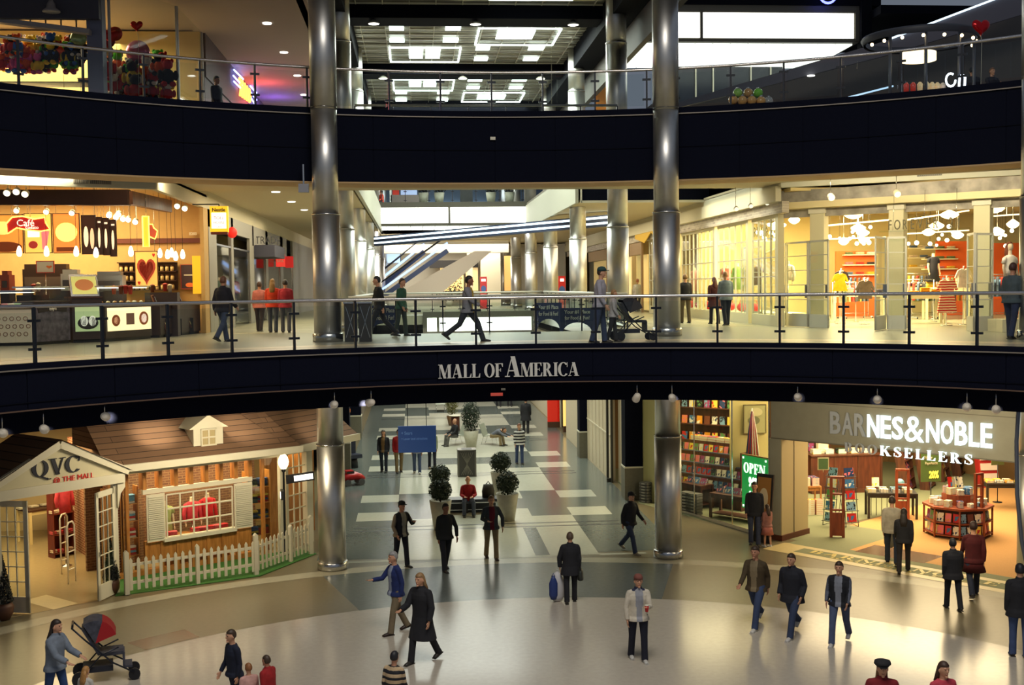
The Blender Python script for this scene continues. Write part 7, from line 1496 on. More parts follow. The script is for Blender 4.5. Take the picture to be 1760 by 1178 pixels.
# counters and angled bookcases at the back
def ccounter(who, a, b, h_, dep=.9, front=None):
    A, B = onz(*a, 0), onz(*b, 0); an = math.atan2(B.y-A.y, B.x-A.x); L = (B-A).xy.length; t = thing('sales_counter', who, 'counter', A+Vector((0, 0, .006)), an); m = MB(); m.box(0, L, 0, dep, 0, h_); m.build('body', RW if front is None else front, t); m = MB(); m.box(-.03, L+.03, -.04, dep, h_, h_+.05); m.build('worktop', BW, t)
    n = int(L/.7)
    for i in range(n+1): m = MB(); m.box(i*L/n-.03, i*L/n+.03, -.02, 0, .1, h_-.04); m.build('panel_strip', BW, t)
    m = MB(); m.box(0, L, -.03, 0, 0, .14); m.build('kickboard', BW, t); return A, an, L
DRW = wood(sr(74, 34, 20), sr(98, 48, 28), 2)
A, an, L = ccounter('long dark red sales counter at the back of the bookshop', (1395, 850), (1515, 846), 1.3, front=DRW)
for k in range(5): book(rot(A, an, .3+k*L/5.5, .4, 1.362), an, 0, (5, 8, 11)[k % 3], True, 'things lying on the sales counter', 'book pile on the long dark red sales counter', (.3, .16, .3))
t = thing('till', 'pale computer till on the long sales counter', 'till', rot(A, an, .6, .5, 1.361), an); m = MB(); m.box(-.2, .2, -.15, .2, 0, .1); m.build('base', mat(sr(206, 196, 170), .5), t); m = MB(); m.box(-.18, .18, -.05, .2, .1, .42); m.build('monitor', mat(sr(214, 204, 176), .5), t)
for k, (x, y, who) in enumerate(((1562, 846, 'nearest of the slanted bookcases right of the counter'), (1596, 842, 'second slanted bookcase right of the counter'), (1622, 828, 'third slanted bookcase right of the counter'), (1650, 818, 'farthest slanted bookcase, near the red display'))):
    bookcase(who, onz(x+14, y, 0)+Vector((0, .3, .006)), .95, 1.1, 1.45, 4, 'books on the slanted bookcases', 'book on one of the slanted bookcases right of the counter', n=5, tilt=.16)
bookcase('dark bookcase with face-out books behind the left magazine rack', onz(1395, 838, 0)+Vector((0, 1.2, .006)), -.1, 2.2, 2.2, 4, 'books on the bookcase behind the left magazine rack', 'book on the dark bookcase behind the left magazine rack', n=8, bs=(.2, .035, .28))
P = onz(1390, 880, 0)+Vector((0, .35, .006)); tbl('small wooden table of white and blue book stacks behind the pillar', P, 0, .9, .6, .8, wood(sr(150, 100, 50), sr(180, 124, 66)), leg=.05)
for k in range(6):
    for j in range(7): book(P+Vector((-.32+(k % 3)*.3, -.12+.28*(k//3), .804+j*.037)), 0, 0, (5, 5, 4)[k % 3], True, 'tall book stacks on the small table behind the pillar', 'book in the tall stacks on the small table behind the pillar', (.24, .036, .22))
for k in range(3):
    for j in range(8): book(onz(1378+k*14, 884, 0)+Vector((0, -.05, .006+j*.06)), 0, 0, (0, 1, 10)[k], True, 'red and orange box stacks on the floor behind the pillar', 'red or orange box in the floor stacks behind the pillar', (.22, .056, .22), 'boxed_set', 'box')
t = thing('sale_sign', 'green sale sign with a yellow 20 above the octagonal table', 'sign', P8+Vector((.1, 2.0, 0)), 0); m = MB(); m.lathe([(.2, 0), (.2, .02)], n=16); m.tube([(0, 0, .02), (0, 0, 1.25)], .015, 6); m.build('stand', BLACK, t); m = MB(); m.box(-.32, .32, -.012, .012, 1.2, 2.15); m.build('board', mat(sr(74, 96, 44), .5, emit=.25), t); text('20%', .3, lit((1, .85, .1), .8), t, (.08, -.03, 1.32), sx=.6, bold=.01); text('Favourites'[:0] or 'New', .16, mat(sr(220, 214, 180), .5), t, (-.1, -.03, 1.9), sx=.8); text('Paperbacks', .12, mat(sr(220, 214, 180), .5), t, (0, -.03, 1.74), sx=.75)
t = thing('small_sign', 'small green framed sign at the right edge of the bookshop', 'sign', onz(1730, 870, 0)+Vector((0, .6, .006)), 0); m = MB(); m.tube([(0, 0, 0), (0, 0, 1.3)], .015, 6); m.lathe([(.15, 0), (.15, .02)], n=12); m.build('stand', BLACK, t); m = MB(); m.box(-.22, .22, -.01, .01, 1.25, 1.75); m.build('board', mat(sr(90, 96, 50), .5), t)
P = onz(1735, 878, 0)+Vector((.2, .4, .006)); tbl('black table of yellow books at the right edge of the bookshop', P, -.2, 1.6, .7, .85, mat((.02, .018, .016), .4), leg=.07)
for k in range(8):
    for j in range(2): book(rot(P, -.2, -.65+(k % 5)*.3, -.15+.3*(k//5), .853+j*.037), -.2, 0, (2, 8, 1)[k % 3], True, 'yellow books on the table at the right edge', 'yellow or cream book on the black table at the right edge', (.22, .036, .2))
t = thing('red_display_stand', 'tall red and white display stand of books at the back right', 'rack', onz(1712, 842, 0)+Vector((0, .4, .006)), 0); m = MB(); M_ = Matrix.Rotation(math.radians(-12), 4, 'X'); m.box(-.35, .35, 0, .3, 0, 1.7, M_); m.build('body', mat(sr(170, 40, 36), .5), t)
for i in range(4): m = MB(); m.box(-.3, .3, -.06, 0, .25+i*.36, .5+i*.36, M_); m.build('leaflets', mat(sr(224, 210, 200), .6), t)
# lettering set into the floor band
def floor_text(st, u0, u1, v, h_, mt):
    m_ = MB(); W_ = serif(m_, st, h_, Matrix.Identity(4), gap=.1, T=.2, t=.08); m_.b.free(); k = (u1-u0)/W_; m_ = MB(); 
    M_ = Matrix(((bd.x*k, bn.x, 0, (BA+bd*u0+bn*v).x), (bd.y*k, bn.y, 0, (BA+bd*u0+bn*v).y), (0, 0, .002, .0085), (0, 0, 0, 1))); serif(m_, st, h_, M_, gap=.1, T=.2, t=.08); return m_.build('floor_lettering', mt)
o = floor_text('BARNES&NOBLE'.replace('&', ' '), 1.35, 6.6, -.78, .34, f_gold); tag(o, 'large gold capitals set into the green floor band before the bookshop', 'lettering')
o = floor_text('BOOKSELLERS', 2.1, 6.0, -.93, .11, f_gold); tag(o, 'small gold capitals in the green floor band below the larger ones', 'lettering')
# grey foreground pipe by the right edge column
t = thing('curved_pipe', 'smooth grey curved pipe arching past the right edge of the picture', 'pipe', (0, 0, 0)); pts = [ony(x, y, 22.5) for x, y in ((1775, 560), (1762, 600), (1752, 680), (1747, 760), (1748, 850), (1756, 930), (1770, 1000), (1790, 1060))]
pts = [onz(1790, 1060, .05).lerp(pts[-1], .0)]+[] if False else pts
m = MB(); m.tube(pts+[Vector((pts[-1].x+.15, 22.5, 0.02))], .04, 10); m.build('pipe', mat(sr(120, 124, 134), .35, .6), t); m = MB(); m.tube([pts[0], pts[0]+Vector((.8, .2, .5))], .04, 8); m.build('bracket', mat(sr(120, 124, 134), .35, .6), t)
# ================================================================== lower hall furniture
PG = sr(176, 172, 154)
shrub('round shrub in a tall grey tapered pot, front left beside the bench', onz(758, 912, 0)+Vector((0, .1, .006)), .34, .9, .34, PG, n=1600)
shrub('round shrub in a tall grey tapered pot, back left behind the bench', onz(757, 880, 0)+Vector((0, .1, .006)), .34, .9, .34, PG, n=1601)
shrub('round shrub in a tall grey tapered pot, back right of the bench', onz(861, 855, 0)+Vector((0, .1, .006)), .36, .88, .35, PG, n=1602)
shrub('round shrub in a tall grey tapered pot, front right of the bench', onz(873, 896, 0)+Vector((0, .1, .006)), .36, .86, .36, PG, n=1603)
shrub('tall dark bushy shrub in a grey pot between the two seated people', onz(810, 770, 0)+Vector((0, .1, .006)), .44, .78, .36, PG, n=2000, H=1.45, cl=(30, 48, 30))
p = onz(803, 884, 0); t = thing('bench', 'long dark bench the red-shirted man sits on', 'bench', (p.x, p.y+.32, .006)); m = MB(); m.box(-1.05, 1.0, -.28, .3, .36, .46); m.build('seat', mat((.018, .02, .03), .4), t); m = MB(); m.box(-1.05, 1.0, -.29, -.27, .34, .37); m.box(-1.05, 1, -.2, -.17, .1, .12); m.build('rail', STEELP, t)
for x in (-.95, 0, .9): m = MB(); m.box(x-.03, x+.03, -.22, .25, 0, .36); m.build('leg', BLACK, t)
m = MB(); m.box(-1.0, .95, .0, .28, .01, .34); m.build('skirt_panel', mat((.02, .022, .028), .5), t)
t = thing('duffel_bag', 'dark upright bag standing on the bench right of the red-shirted man', 'bag', (p.x+.72, p.y+.4, .467)); m = MB(); m.tube([(0, 0, 0), (0, 0, .2), (0, 0, .42)], [(.2, .15), (.21, .16), (.16, .13)], 14, flat=(1, 0, 0)); m.build('body', mat(sr(48, 42, 34), .7), t); m = MB(); m.tube([(-.09, 0, .40), (0, 0, .52), (.09, 0, .40)], .015, 6); m.build('handle', BLACK, t)
p = onz(803, 820, 0); t = thing('litter_bin', 'square grey steel litter bin with woven bar pattern', 'bin', (p.x, p.y+.3, .006)); m = MB(); m.box(-.33, .33, -.3, .3, 0, 1.02); m.build('body', mat(sr(70, 68, 64), .4, .3), t); m = MB()
for s in (-1, 1):
    m.box(s*.33-.03, s*.33+.03, -.33, .33, 0, 1.04)
m.box(-.36, .36, -.33, .33, 1.0, 1.05); m.build('frame', mat(sr(104, 100, 92), .35, .5), t); m = MB(); m.box(-.2, .2, -.2, .2, 1.051, 1.06); m.build('opening', BLACK, t); m = MB()
for i in range(7):
    x = -.24+i*.08
    m.beam((x, -.325, .95), (-x*.9, -.325, .08), .018, .02)
m.build('bar_pattern', mat(sr(130, 126, 116), .3, .8), t)
def lounge(who, x, y, an):
    P = onz(x, y, 0)+Vector((0, 0, .006)); t = thing('lounge_chair', who, 'chair', P, an); sh_ = mat(sr(160, 164, 150), .4)
    m = MB(); m.beam((0, -.28, .46), (0, .22, .40), .56, .04); m.build('seat', sh_, t); m = MB(); m.beam((0, .22, .40), (0, .42, .95), .56, .04, up=(0, 1, 0)); m.build('backrest', sh_, t)
    for s in (-.24, .24):
        m = MB(); m.tube([(s, -.25, .02), (s, -.18, .43), (s, .2, .4), (s, .34, .02)], .014, 6); m.build('leg', STEELP, t)
lounge('pale steel lounge chair under the seated person in black', 787, 764, -1.15); lounge('pale steel lounge chair under the bending person in grey', 842, 764, 1.1); lounge('farther pale lounge chair seen from behind, top of the lower hall', 757, 708, 0)
p = onz(783, 740, 0); t = thing('side_table', 'pale round side table with a brown base behind the seated person', 'table', (p.x, p.y, .006)); m = MB(); m.lathe([(.22, 0), (.22, .7), (.12, .72)], n=18); m.build('base', mat(sr(96, 50, 34), .5), t); m = MB(); m.lathe([(.34, .74), (.36, .78)], n=22); m.build('tabletop', WHITEP, t)
shrub('tall pale leafy plant in a brown pot behind the side table', (p.x-.1, p.y+2.2, .006), .35, .5, .3, sr(110, 80, 50), n=900, H=1.3, cl=(110, 110, 50))
# hanging blue direction sign
A, B = ony(684, 733, 37.5), ony(750, 777, 37.5); t = thing('hanging_sign', 'blue hanging direction sign with faint white words in the lower hall', 'sign', ((A.x+B.x)/2, 37.5, B.z)); w_, h_ = B.x-A.x, A.z-B.z; m = MB(); m.box(-w_/2, w_/2, -.04, .04, 0, h_); m.build('panel', mat(sr(44, 76, 136), .5, emit=.25), t)
m = MB()
for x in (-.3, .3): m.tube([(x, 0, h_), (x, 0, 5.6-B.z)], .012, 5)
m.build('hanging_rod', BLACK, t); BL = mat(sr(110, 150, 200), .5, emit=.2); text('+ Sears', .15, BL, t, (-w_*.42, -.05, h_*.68), align='LEFT', sx=.8); text('+ Lower level attractions', .11, BL, t, (-w_*.42, -.05, h_*.48), align='LEFT', sx=.75)
m = MB(); m.box(-2.0, .5, 37.4, 37.6, 5.57, 5.63); 
struct(m.build('trim_11', BLACK))
# west side of the lower hall: banded column, toy car, chair
p = onz(598, 800, 0); t = thing('banded_column', 'blue shop column with orange glowing bands, left of the lower hall', 'column', (p.x-.1, p.y, .006)); m = MB(); m.box(-.22, .22, -.2, .2, 0, 4.8); m.build('shaft', mat(sr(70, 84, 120), .5), t)
for z_ in (1.2, 2.2, 3.2, 4.2): m = MB(); m.box(-.23, .23, -.22, .22, z_, z_+.14); m.build('band', lit(sr(230, 120, 30), .6), t)
p = onz(606, 834, 0); t = thing('toy_car', 'small red ride-on toy car at the left of the lower hall', 'toy', (p.x, p.y, .006), .4); m = MB(); m.tube([(-.42, 0, .28), (-.3, 0, .32), (.1, 0, .34), (.3, 0, .28), (.46, 0, .22)], [(.2, .1), (.24, .16), (.24, .16), (.22, .13), (.14, .06)], 14, flat=(0, 1, 0)); m.box(-.3, .0, -.16, .16, .4, .56); m.build('body', mat(sr(180, 20, 20), .3), t); m = MB(); m.box(-.28, .02, -.17, .17, .46, .53); m.build('windscreen', BLACK, t)
for x in (-.26, .28):
    for s in (-.24, .24): m = MB(); m.tube([(x, s-.03, .12), (x, s+.03, .12)], .12, 14); m.build('wheel', mat((.12, .12, .12), .5), t)
p = onz(603, 812, 0); t = thing('ride_seat', 'dark blue bucket seat on a base behind the red toy car', 'chair', (p.x, p.y+1.2, .006), .6); m = MB(); m.lathe([(.25, 0), (.2, .4)], n=14); m.build('base', BLACK, t); m = MB(); m.box(-.3, .3, -.3, .3, .4, .55); m.box(-.3, .3, .2, .34, .5, 1.1); m.build('seat', mat(sr(30, 36, 56), .4), t)
# far shops on the east side of the lower hall
m = MB(); m.box(5.32, 6.4, 56, 60, .0, .02); m.b.free()
for who, x0_, x1_, y0_, y1_, Y, c, e in (('red window display of the far shop on the east side of the lower hall', 941, 962, 690, 738, 60, sr(200, 40, 24), .5), ('glowing cream doorway beside the far red window display', 968, 973, 690, 745, 58, sr(250, 200, 110), 1.1), ('blue advertisement at the far end of the lower hall', 921, 931, 690, 700, 72, sr(40, 80, 160), .5)):
    A, B = ony(x0_, y0_, Y), ony(x1_, y1_, Y); t = thing('shop_display', who, 'display', (A.x, Y, .006)); m = MB(); m.box(0, B.x-A.x, 0, .15, .3, 4.5); m.build('panel', lit(c, e), t); m = MB(); m.box(0, B.x-A.x, -.03, .18, 0, .3); m.build('base', mat(sr(90, 60, 40), .5), t)
# things people carry and the two pushchairs
q = held(man, 1, (-.02, -.07, -.02)); t = thing('paper_cup', 'red paper cup in the hand of the man in the cream jacket', 'cup', q); m = MB(); m.lathe([(.03, -.05), (.042, .07)], n=14); m.build('cup', mat(sr(200, 40, 40), .5), t); m = MB(); m.lathe([(.044, .07), (.044, .08)], n=14); m.build('lid', WHITEP, t)
def sbag(who, q, c, w_=.26, h_=.5, d_=.1, nm='shopping_bag', an=0.):
    t = thing(nm, who, 'bag', q, an); m = MB(); m.tube([(0, 0, -h_-.1), (0, 0, -h_), (.0, 0, -h_*.45), (0, 0, -.12), (0, 0, -.04)], [(w_*.3, d_*.4), (w_*.5, d_*.6), (w_*.52, d_*.6), (w_*.32, d_*.45), (w_*.1, d_*.2)], 14, flat=(1, 0, 0)); m.build('body', mat(c, .5), t); m = MB(); m.tube([(-.04, 0, -.06), (0, 0, .02), (.04, 0, -.06)], .01, 6); m.build('handle', mat(c, .5), t)
sbag('white plastic shopping bag in the left hand of the woman in the black coat', held(lady, 1, (.07, -.02, -.07)), sr(206, 204, 206), .34, .62, .2); sbag('blue shopping bag beside the white one, held by the woman in the black coat', held(lady, 1, (.17, .1, -.14)), sr(40, 60, 120), .2, .5, .1)
q = held(lady, 0, (-.04, .05, .06)); t = thing('handbag', 'black shoulder handbag on the right arm of the woman in the black coat', 'bag', q, 1.4); m = MB(); m.tube([(0, 0, -.3), (0, 0, -.12), (0, 0, -.04)], [(.17, .07), (.16, .06), (.12, .03)], 12, flat=(1, 0, 0)); m.build('body', mat((.03, .035, .03), .4), t); m = MB(); m.tube([(-.13, 0, -.08), (-.05, 0, .3), (.05, 0, .3), (.13, 0, -.08)], .012, 6); m.build('strap', BLACK, t)
sbag('grey plastic bag carried by the white-shirted man', onz(1519, 958, 0).xy.to_3d()+Vector((.16, 0, .78)), sr(130, 130, 120), .3, .42, .2)
def pram(who, P, an, c1, c2, s=1.):
    t = thing('pushchair', who, 'pushchair', P, an); t.scale = (s, s, s); F_ = mat(sr(50, 54, 64), .35, .7)
    m = MB()
    for y in (-.24, .24): m.tube([(-.55, y, 1.02), (-.35, y, .8), (.1, y, .35), (.45, y, .14)], .016, 6); m.tube([(-.45, y, .12), (-.1, y, .5), (.2, y, .62)], .014, 6)
    m.tube([(-.55, -.24, 1.02), (-.55, .24, 1.02)], .02, 6); m.build('frame', F_, t)
    m = MB(); m.beam((-.12, 0, .5), (.28, 0, .5), .4, .06); m.beam((-.12, 0, .5), (-.38, 0, .98), .4, .05); m.build('seat', mat(c1, .7, var=.5, scale=10), t); m = MB(); m.box(.26, .3, -.18, .18, .25, .5); m.box(.26, .42, -.18, .18, .22, .26); m.build('footrest', mat(c1, .7), t)
    m = MB(); n = 8
    for i in range(n):
        a0, a1 = PI*.10+i*PI*.58/n, PI*.10+(i+1)*PI*.58/n; r_ = .40
        c0 = (-.18, 0, .72); P0 = [(c0[0]+r_*math.cos(a)*.9, y, c0[2]+r_*math.sin(a)) for a in (a0, a1) for y in (-.24, .24)]; m.mi = 1 if i > 3 else 0; m.face([P0[0], P0[1], P0[3], P0[2]])
        for y in (-.24, .24): m.face([(c0[0], y, c0[2]), (P0[0][0], y, P0[0][2]), (P0[2][0], y, P0[2][2])])
    m.build('canopy', [mat(c2, .7), mat(c1, .7, var=.5, scale=10)], t); m = MB(); m.box(-.4, .1, -.2, .2, .2, .3); m.build('basket', mat(sr(36, 38, 48), .8), t)
    for x, y, r_ in ((-.45, -.27, .13), (-.45, .27, .13), (.45, -.2, .1), (.45, .2, .1)): m = MB(); m.tube([(x, y-.025, r_), (x, y+.025, r_)], r_, 16); m.build('wheel', BLACK, t)
pram('black and red pushchair with a checked hood pushed by the woman in grey', onz(185, 1168, 0)+Vector((0, 0, .006)), .25, sr(70, 72, 84), sr(170, 24, 30), 1.08)
pram('dark pushchair on the second floor beside the child in white', onz(1090, 586, 6)+Vector((0, 0, .006)), .1, sr(40, 40, 46), sr(60, 52, 50), .95)
"""rows beyond the upper void"""
m = MB(); p = onz(612, 588, 6); 
for k, (x, y) in enumerate(((603, 588), (628, 588))):
    p = onz(x, y, 6); t = thing('litter_bin', ('left', 'right')[k]+' dark steel litter bin beside the left column on the second floor', 'bin', p+Vector((0, .3, .006))); m = MB(); m.box(-.16, .16, -.25, .25, 0, .98); m.build('body', mat(sr(58, 56, 54), .45, .3), t); m = MB(); m.box(-.18, .18, -.27, .27, .98, 1.02); m.build('top_rim', STEELP, t); m = MB()
    for s in (-1, 1): m.beam((s*.12, -.26, .9), (-s*.12, -.26, .1), .015, .015)
    m.build('bar_pattern', STEELP, t)
# blue banners in the void
BLU = mat(sr(28, 44, 96), .6)
def banner(who, x0_, x1_, y0_, y1_, Y, lines):
    A, B = ony(x0_, y0_, Y), ony(x1_, y1_, Y); t = thing('banner', who, 'banner', (A.x, Y, B.z)); w_, h_ = B.x-A.x, A.z-B.z; m = MB(); m.prism([(0, h_)]+[(w_, h_), (w_, 0)]+[(w_*(.5+.42*math.cos(a)), h_*.42*math.sin(a)) for a in [i*PI/12 for i in range(13)]]+[(0, 0)], -.02, .02, RX); m.build('cloth', BLU, t)
    for i, s in enumerate(lines): text(s, h_*.2, mat(sr(190, 196, 206), .6), t, (w_*.5, -.03, h_*(.78-i*.24)), sx=min(1, w_/(h_*.2*.6*len(s))), bold=.004)
banner('blue banner with white words on the left side of the upper void', 630, 686, 526, 578, 40, ['Your #1 Place', 'for Food & Fun!'])
banner('blue banner with white words, left of two on the right side of the upper void', 919, 966, 521, 568, 44, ['Your #1 Place', 'for Food & Fun!'])
banner('wide blue banner with white words, nearest on the right of the upper void', 962, 1022, 530, 572, 41, ['Your #1 Place', 'for Food & Fun!'])
# light strips, escalator and far end of the upper hall
A, B = onx(643, 418, -4.3), None; A = ony(643, 415, 62); B = ony(1056, 378, 50)
t = thing('light_beam', 'long sloping beam with two blue-white light strips crossing the upper hall', 'light', (0, 0, 0)); m = MB(); m.beam(A+Vector((0, .3, 0)), B+Vector((0, .3, 0)), .4, .5); m.build('beam', mat(sr(60, 70, 96), .5), t)
for dz in (-.1, .14): m = MB(); m.beam(A+Vector((0, .02, dz)), B+Vector((0, .02, dz)), .06, .09); m.build('light_strip', lit((.75, .92, 1), 2.2), t)
t = thing('escalator_skirt', 'white triangular side of the escalator at the far end of the upper hall', 'escalator', (0, 76, 0)); P4 = [ony(x, y, 76) for x, y in ((686, 503), (815, 432), (845, 432), (760, 503))]; m = MB(); m.prism([(p.x, p.z) for p in P4], -.2, .1, RX); m.build('side_panel', mat(sr(200, 190, 170), .6), t)
for k, dy in enumerate((0, 2.2)):
    t = thing('escalator', ('nearer', 'farther')[k]+' blue-lit escalator rising at the far end of the upper hall', 'escalator', (0, 76.6+dy, 0)); a, b = ony(655-k*2, 512-k*20, 76), ony(770-k*40, 430, 76); a, b = Vector((a.x, 0, a.z)), Vector((b.x, 0, b.z)); m = MB(); m.beam(a+Vector((0, .7, 0)), b+Vector((0, .7, 0)), 1.1, .3); m.build('steps', mat(sr(40, 56, 90), .5, .3), t)
    for y in (.1, 1.35):
        m = MB(); m.beam(a+Vector((0, y, .5)), b+Vector((0, y, .5)), .08, .12); m.build('lit_balustrade', lit((.35, .55, 1), 1.6), t); m = MB(); m.tube([a+Vector((0, y, 1.0)), b+Vector((0, y, 1.0))], .05, 6); m.build('handrail', BLACK, t)
far = MB(); A, B = ony(655, 405, 79.5), ony(862, 434, 79.5); far.box(A.x-3, B.x+.5, 79.5, 80.5, B.z, 10.5); struct(far.build('wall_far_header', mat(sr(200, 190, 164), .7)))
far = MB(); A, B = ony(655, 434, 81), ony(875, 500, 86); far.box(-9, 9, 86, 86.2, 6, 10.5); struct(far.build('wall_far', mat(sr(170, 164, 150), .7)))
for who, x0_, x1_, y0_, y1_, Y, c, e in (('bright warm shop window with a small tree at the far end, left pane', 756, 797, 460, 500, 85, sr(255, 214, 140), .8), ('bright warm shop window at the far end, right pane', 800, 822, 460, 500, 85, sr(250, 214, 150), .7), ('small light blue window high at the far end', 657, 688, 435, 452, 85.88, sr(170, 200, 240), 1.), ('warm narrow shop front right of the far white column', 866, 880, 440, 500, 84, sr(240, 190, 110), .5)):
    A, B = ony(x0_, y0_, Y), ony(x1_, y1_, Y); t = thing('shop_display', who, 'display', (A.x, Y, max(B.z, 6.0))); m = MB(); m.box(0, B.x-A.x, 0, .1, 0, A.z-max(B.z, 6.0)); m.build('panel', lit(c, e), t); m = MB(); m.box(-.05, 0, -.05, .1, 0, A.z-max(B.z, 6)); m.box(B.x-A.x, B.x-A.x+.05, -.05, .1, 0, A.z-max(B.z, 6)); m.build('frame', BLACK, t)
A, B = ony(738, 448, 84.8), ony(822, 460, 84.8); m = MB(); m.box(A.x, B.x, 84.7, 85.2, B.z, A.z); struct(m.build('trim_12', mat(sr(30, 26, 24), .6)))
for x0_, x1_ in ((803, 812), (826, 860)): A = ony(x0_, 440, 83); B = ony(x1_, 440, 83); m = MB(); m.box(A.x, B.x, 83, 83.6, 6, 10.5); struct(m.build('wall_far', mat(sr(206, 196, 170), .7)))
shrub('small loose indoor tree before the warm window at the far end', (ony(772, 480, 84).x, 84, 6.005), 1.1, .4, .25, PG, n=500, H=2.2, leaf=.09)
for who, x, y0_, y1_, Y in (('red and white vending stand at the far end, left of the near pair', 831, 476, 497, 74), ('red and white vending stand behind the third steel column', 966, 475, 497, 60)):
    A, B = ony(x-6, y0_, Y), ony(x+6, y1_, Y); t = thing('vending_machine', who, 'machine', (A.x, Y, 6.005)); m = MB(); m.box(0, B.x-A.x, 0, .5, 0, A.z-6); m.build('body', mat(sr(200, 30, 26), .4), t); m = MB(); m.prism(oval((B.x-A.x)/2, (A.z-6)*.62, .16, .2), .0, .02, RX); m.build('badge', mat(sr(60, 90, 150), .4), t); m = MB(); m.box(.08, B.x-A.x-.08, -.02, 0, (A.z-6)*.85, (A.z-6)*.93); m.build('lit_panel', lit((1, .8, .7), 1.2), t)
# stores along the east side of the upper hall
for k, (y0_, y1_, c, e) in enumerate(((57.5, 60.5, sr(230, 196, 120), .6), (62, 66, sr(240, 214, 150), .9), (68, 75, sr(220, 180, 110), .6))):
    t = thing('shop_display', ('first', 'second', 'third')[k]+' warm lit shop front beyond the clothes shop on the east side', 'display', (9.1, y0_, 6.0)); m = MB(); m.box(.3, .35, 0, y1_-y0_, .1, 2.9); m.build('panel', lit(c, e), t); m = MB(); m.box(-.05, .05, -.2, 0, 0, 3.5); m.box(-.05, .05, 0, y1_-y0_, 2.9, 3.5); m.build('frame', mat(sr(150, 120, 84), .5), t); m = MB(); m.box(-.005, .005, 0, y1_-y0_, .02, 2.9); m.build('pane', GLASS, t)
p = onx(1105, 400, 8.9); t = thing('yellow_awning', 'yellow scalloped awning behind the right steel column', 'awning', (8.8, p.y, 0)); m = MB(); A = onx(1088, 392, 8.85); B = onx(1104, 418, 8.85); t.location.x = 8.96; m.prism([(A.y-p.y, A.z), (B.y-p.y-3, A.z), (B.y-p.y-3, B.z), (B.y-p.y-1.6, B.z+.45), (B.y-p.y, B.z), (A.y-p.y, B.z+.3)], -.02, .02, Matrix(((0, 0, 1, 0), (1, 0, 0, 0), (0, 1, 0, 0), (0, 0, 0, 1)))); m.build('cloth', mat(sr(226, 180, 30), .6), t)
# ---- third floor: far terrace with shrubs, kiosk sign
for k, x in enumerate((728, 755, 844, 876)):
    p = ony(x, 347, 67.2); shrub(('first', 'second', 'third', 'fourth')[k]+' potted shrub from the left on the far third floor terrace', (p.x, 67.2, 12.006), .45, .8, .3, PG, n=500, leaf=.09, cl=(20, 30, 22))
p = ony(802, 347, 67.6); t = thing('litter_bin', 'dark litter bin among the shrubs on the far third floor terrace', 'bin', (p.x, 67.8, 12.006)); m = MB(); m.box(-.35, .35, -.3, .3, 0, 1.1); m.build('body', mat(sr(50, 50, 52), .5), t); m = MB(); m.box(-.38, .38, -.33, .33, 1.1, 1.16); m.build('top_rim', STEELP, t)
p = ony(703, 345, 72); t = thing('kiosk', 'octagonal kiosk with red lettering on the far third floor terrace', 'kiosk', (p.x, 72, 12.006)); m = MB(); m.prism([(x*1.5, y*1.5) for x, y in oct_(1)], 2.1, 2.5); m.build('roof', mat(sr(86, 50, 46), .5), t); m = MB(); m.box(-1.1, 1.1, -.9, -.5, 0, 1.0); m.build('counter', mat(sr(110, 100, 96), .5), t); text('CALL BROWS', .3, mat(sr(210, 90, 80), .5, emit=.4), t, (0, -1.42, 2.2), sx=.8)
for s in (-1.1, 1.1): m = MB(); m.box(s-.06, s+.06, -.9, -.78, 0, 2.1); m.build('post', STEELP, t)
m = MB(); m.box(-.5, .5, .3, .4, 1.0, 2.0); m.build('screen', lit(sr(170, 190, 230), .9), t); m = MB(); m.box(-1.0, -.6, .2, .4, .9, 1.9); m.build('red_panel', lit(sr(200, 50, 30), .5), t)
m = MB(); m.box(-9, 9, 90, 90.2, 12, 16); struct(m.build('wall_far', mat(sr(130, 150, 176), .7)))
m = MB(); m.box(-3.5, 3.5, 89.8, 89.9, 13.6, 13.8); tag(m.build('light_strip', lit((.8, .95, 1), 1.5)), 'long horizontal light strip on the far blue wall of the third floor', 'light')
# ================================================================== third floor left: toy and balloon shop
TW = mat(sr(236, 206, 130), .7)
m = MB(); m.box(-22, -9.0, 38.6, 38.8, 12, 15.7); struct(m.build('wall_toy_shop', TW))
p1, p2 = ony(-70, 0, 31.5), ony(172, 38, 31.5); m = MB(); m.box(p1.x, p2.x, 31.4, 31.6, ony(80, 33, 31.5).z, 15.75); o = struct(m.build('wall_toy_header', mat(sr(66, 68, 84), .6)))
t = thing('rail_shelf', 'pale slotted canopy edge under the dark toy shop header', 'canopy', (0, 31.7, 0)); A, B = ony(-70, 24, 31.7), ony(155, 52, 31.7); m = MB(); m.beam((A.x, 0, A.z-.05), (B.x, 0, B.z-.05), .3, .12); m.build('edge', mat(sr(170, 166, 170), .5), t)
for i in range(8): m = MB(); c = A.lerp(B, (i+.6)/8.5); m.box(c.x-.015, c.x+.015, -.02, .02, c.z-.1, c.z+.25); m.build('hanger_bar', BLACK, t)
p = onx(165, 100, -10.6); t = thing('square_pillar', 'grey square pillar at the corner of the toy shop', 'pillar', (ony(166, 100, 32).x, 32, 12.005)); m = MB(); m.box(-.2, .2, -.15, .25, 0, 3.55); m.build('shaft', mat(sr(120, 126, 150), .6), t); m = MB(); m.box(-.22, .22, -.17, .27, 0, .1); m.build('base', STEELP, t)
gp = [(-10.3, 32.4), (-9.0, 35.0), (-8.9, 38.5)]
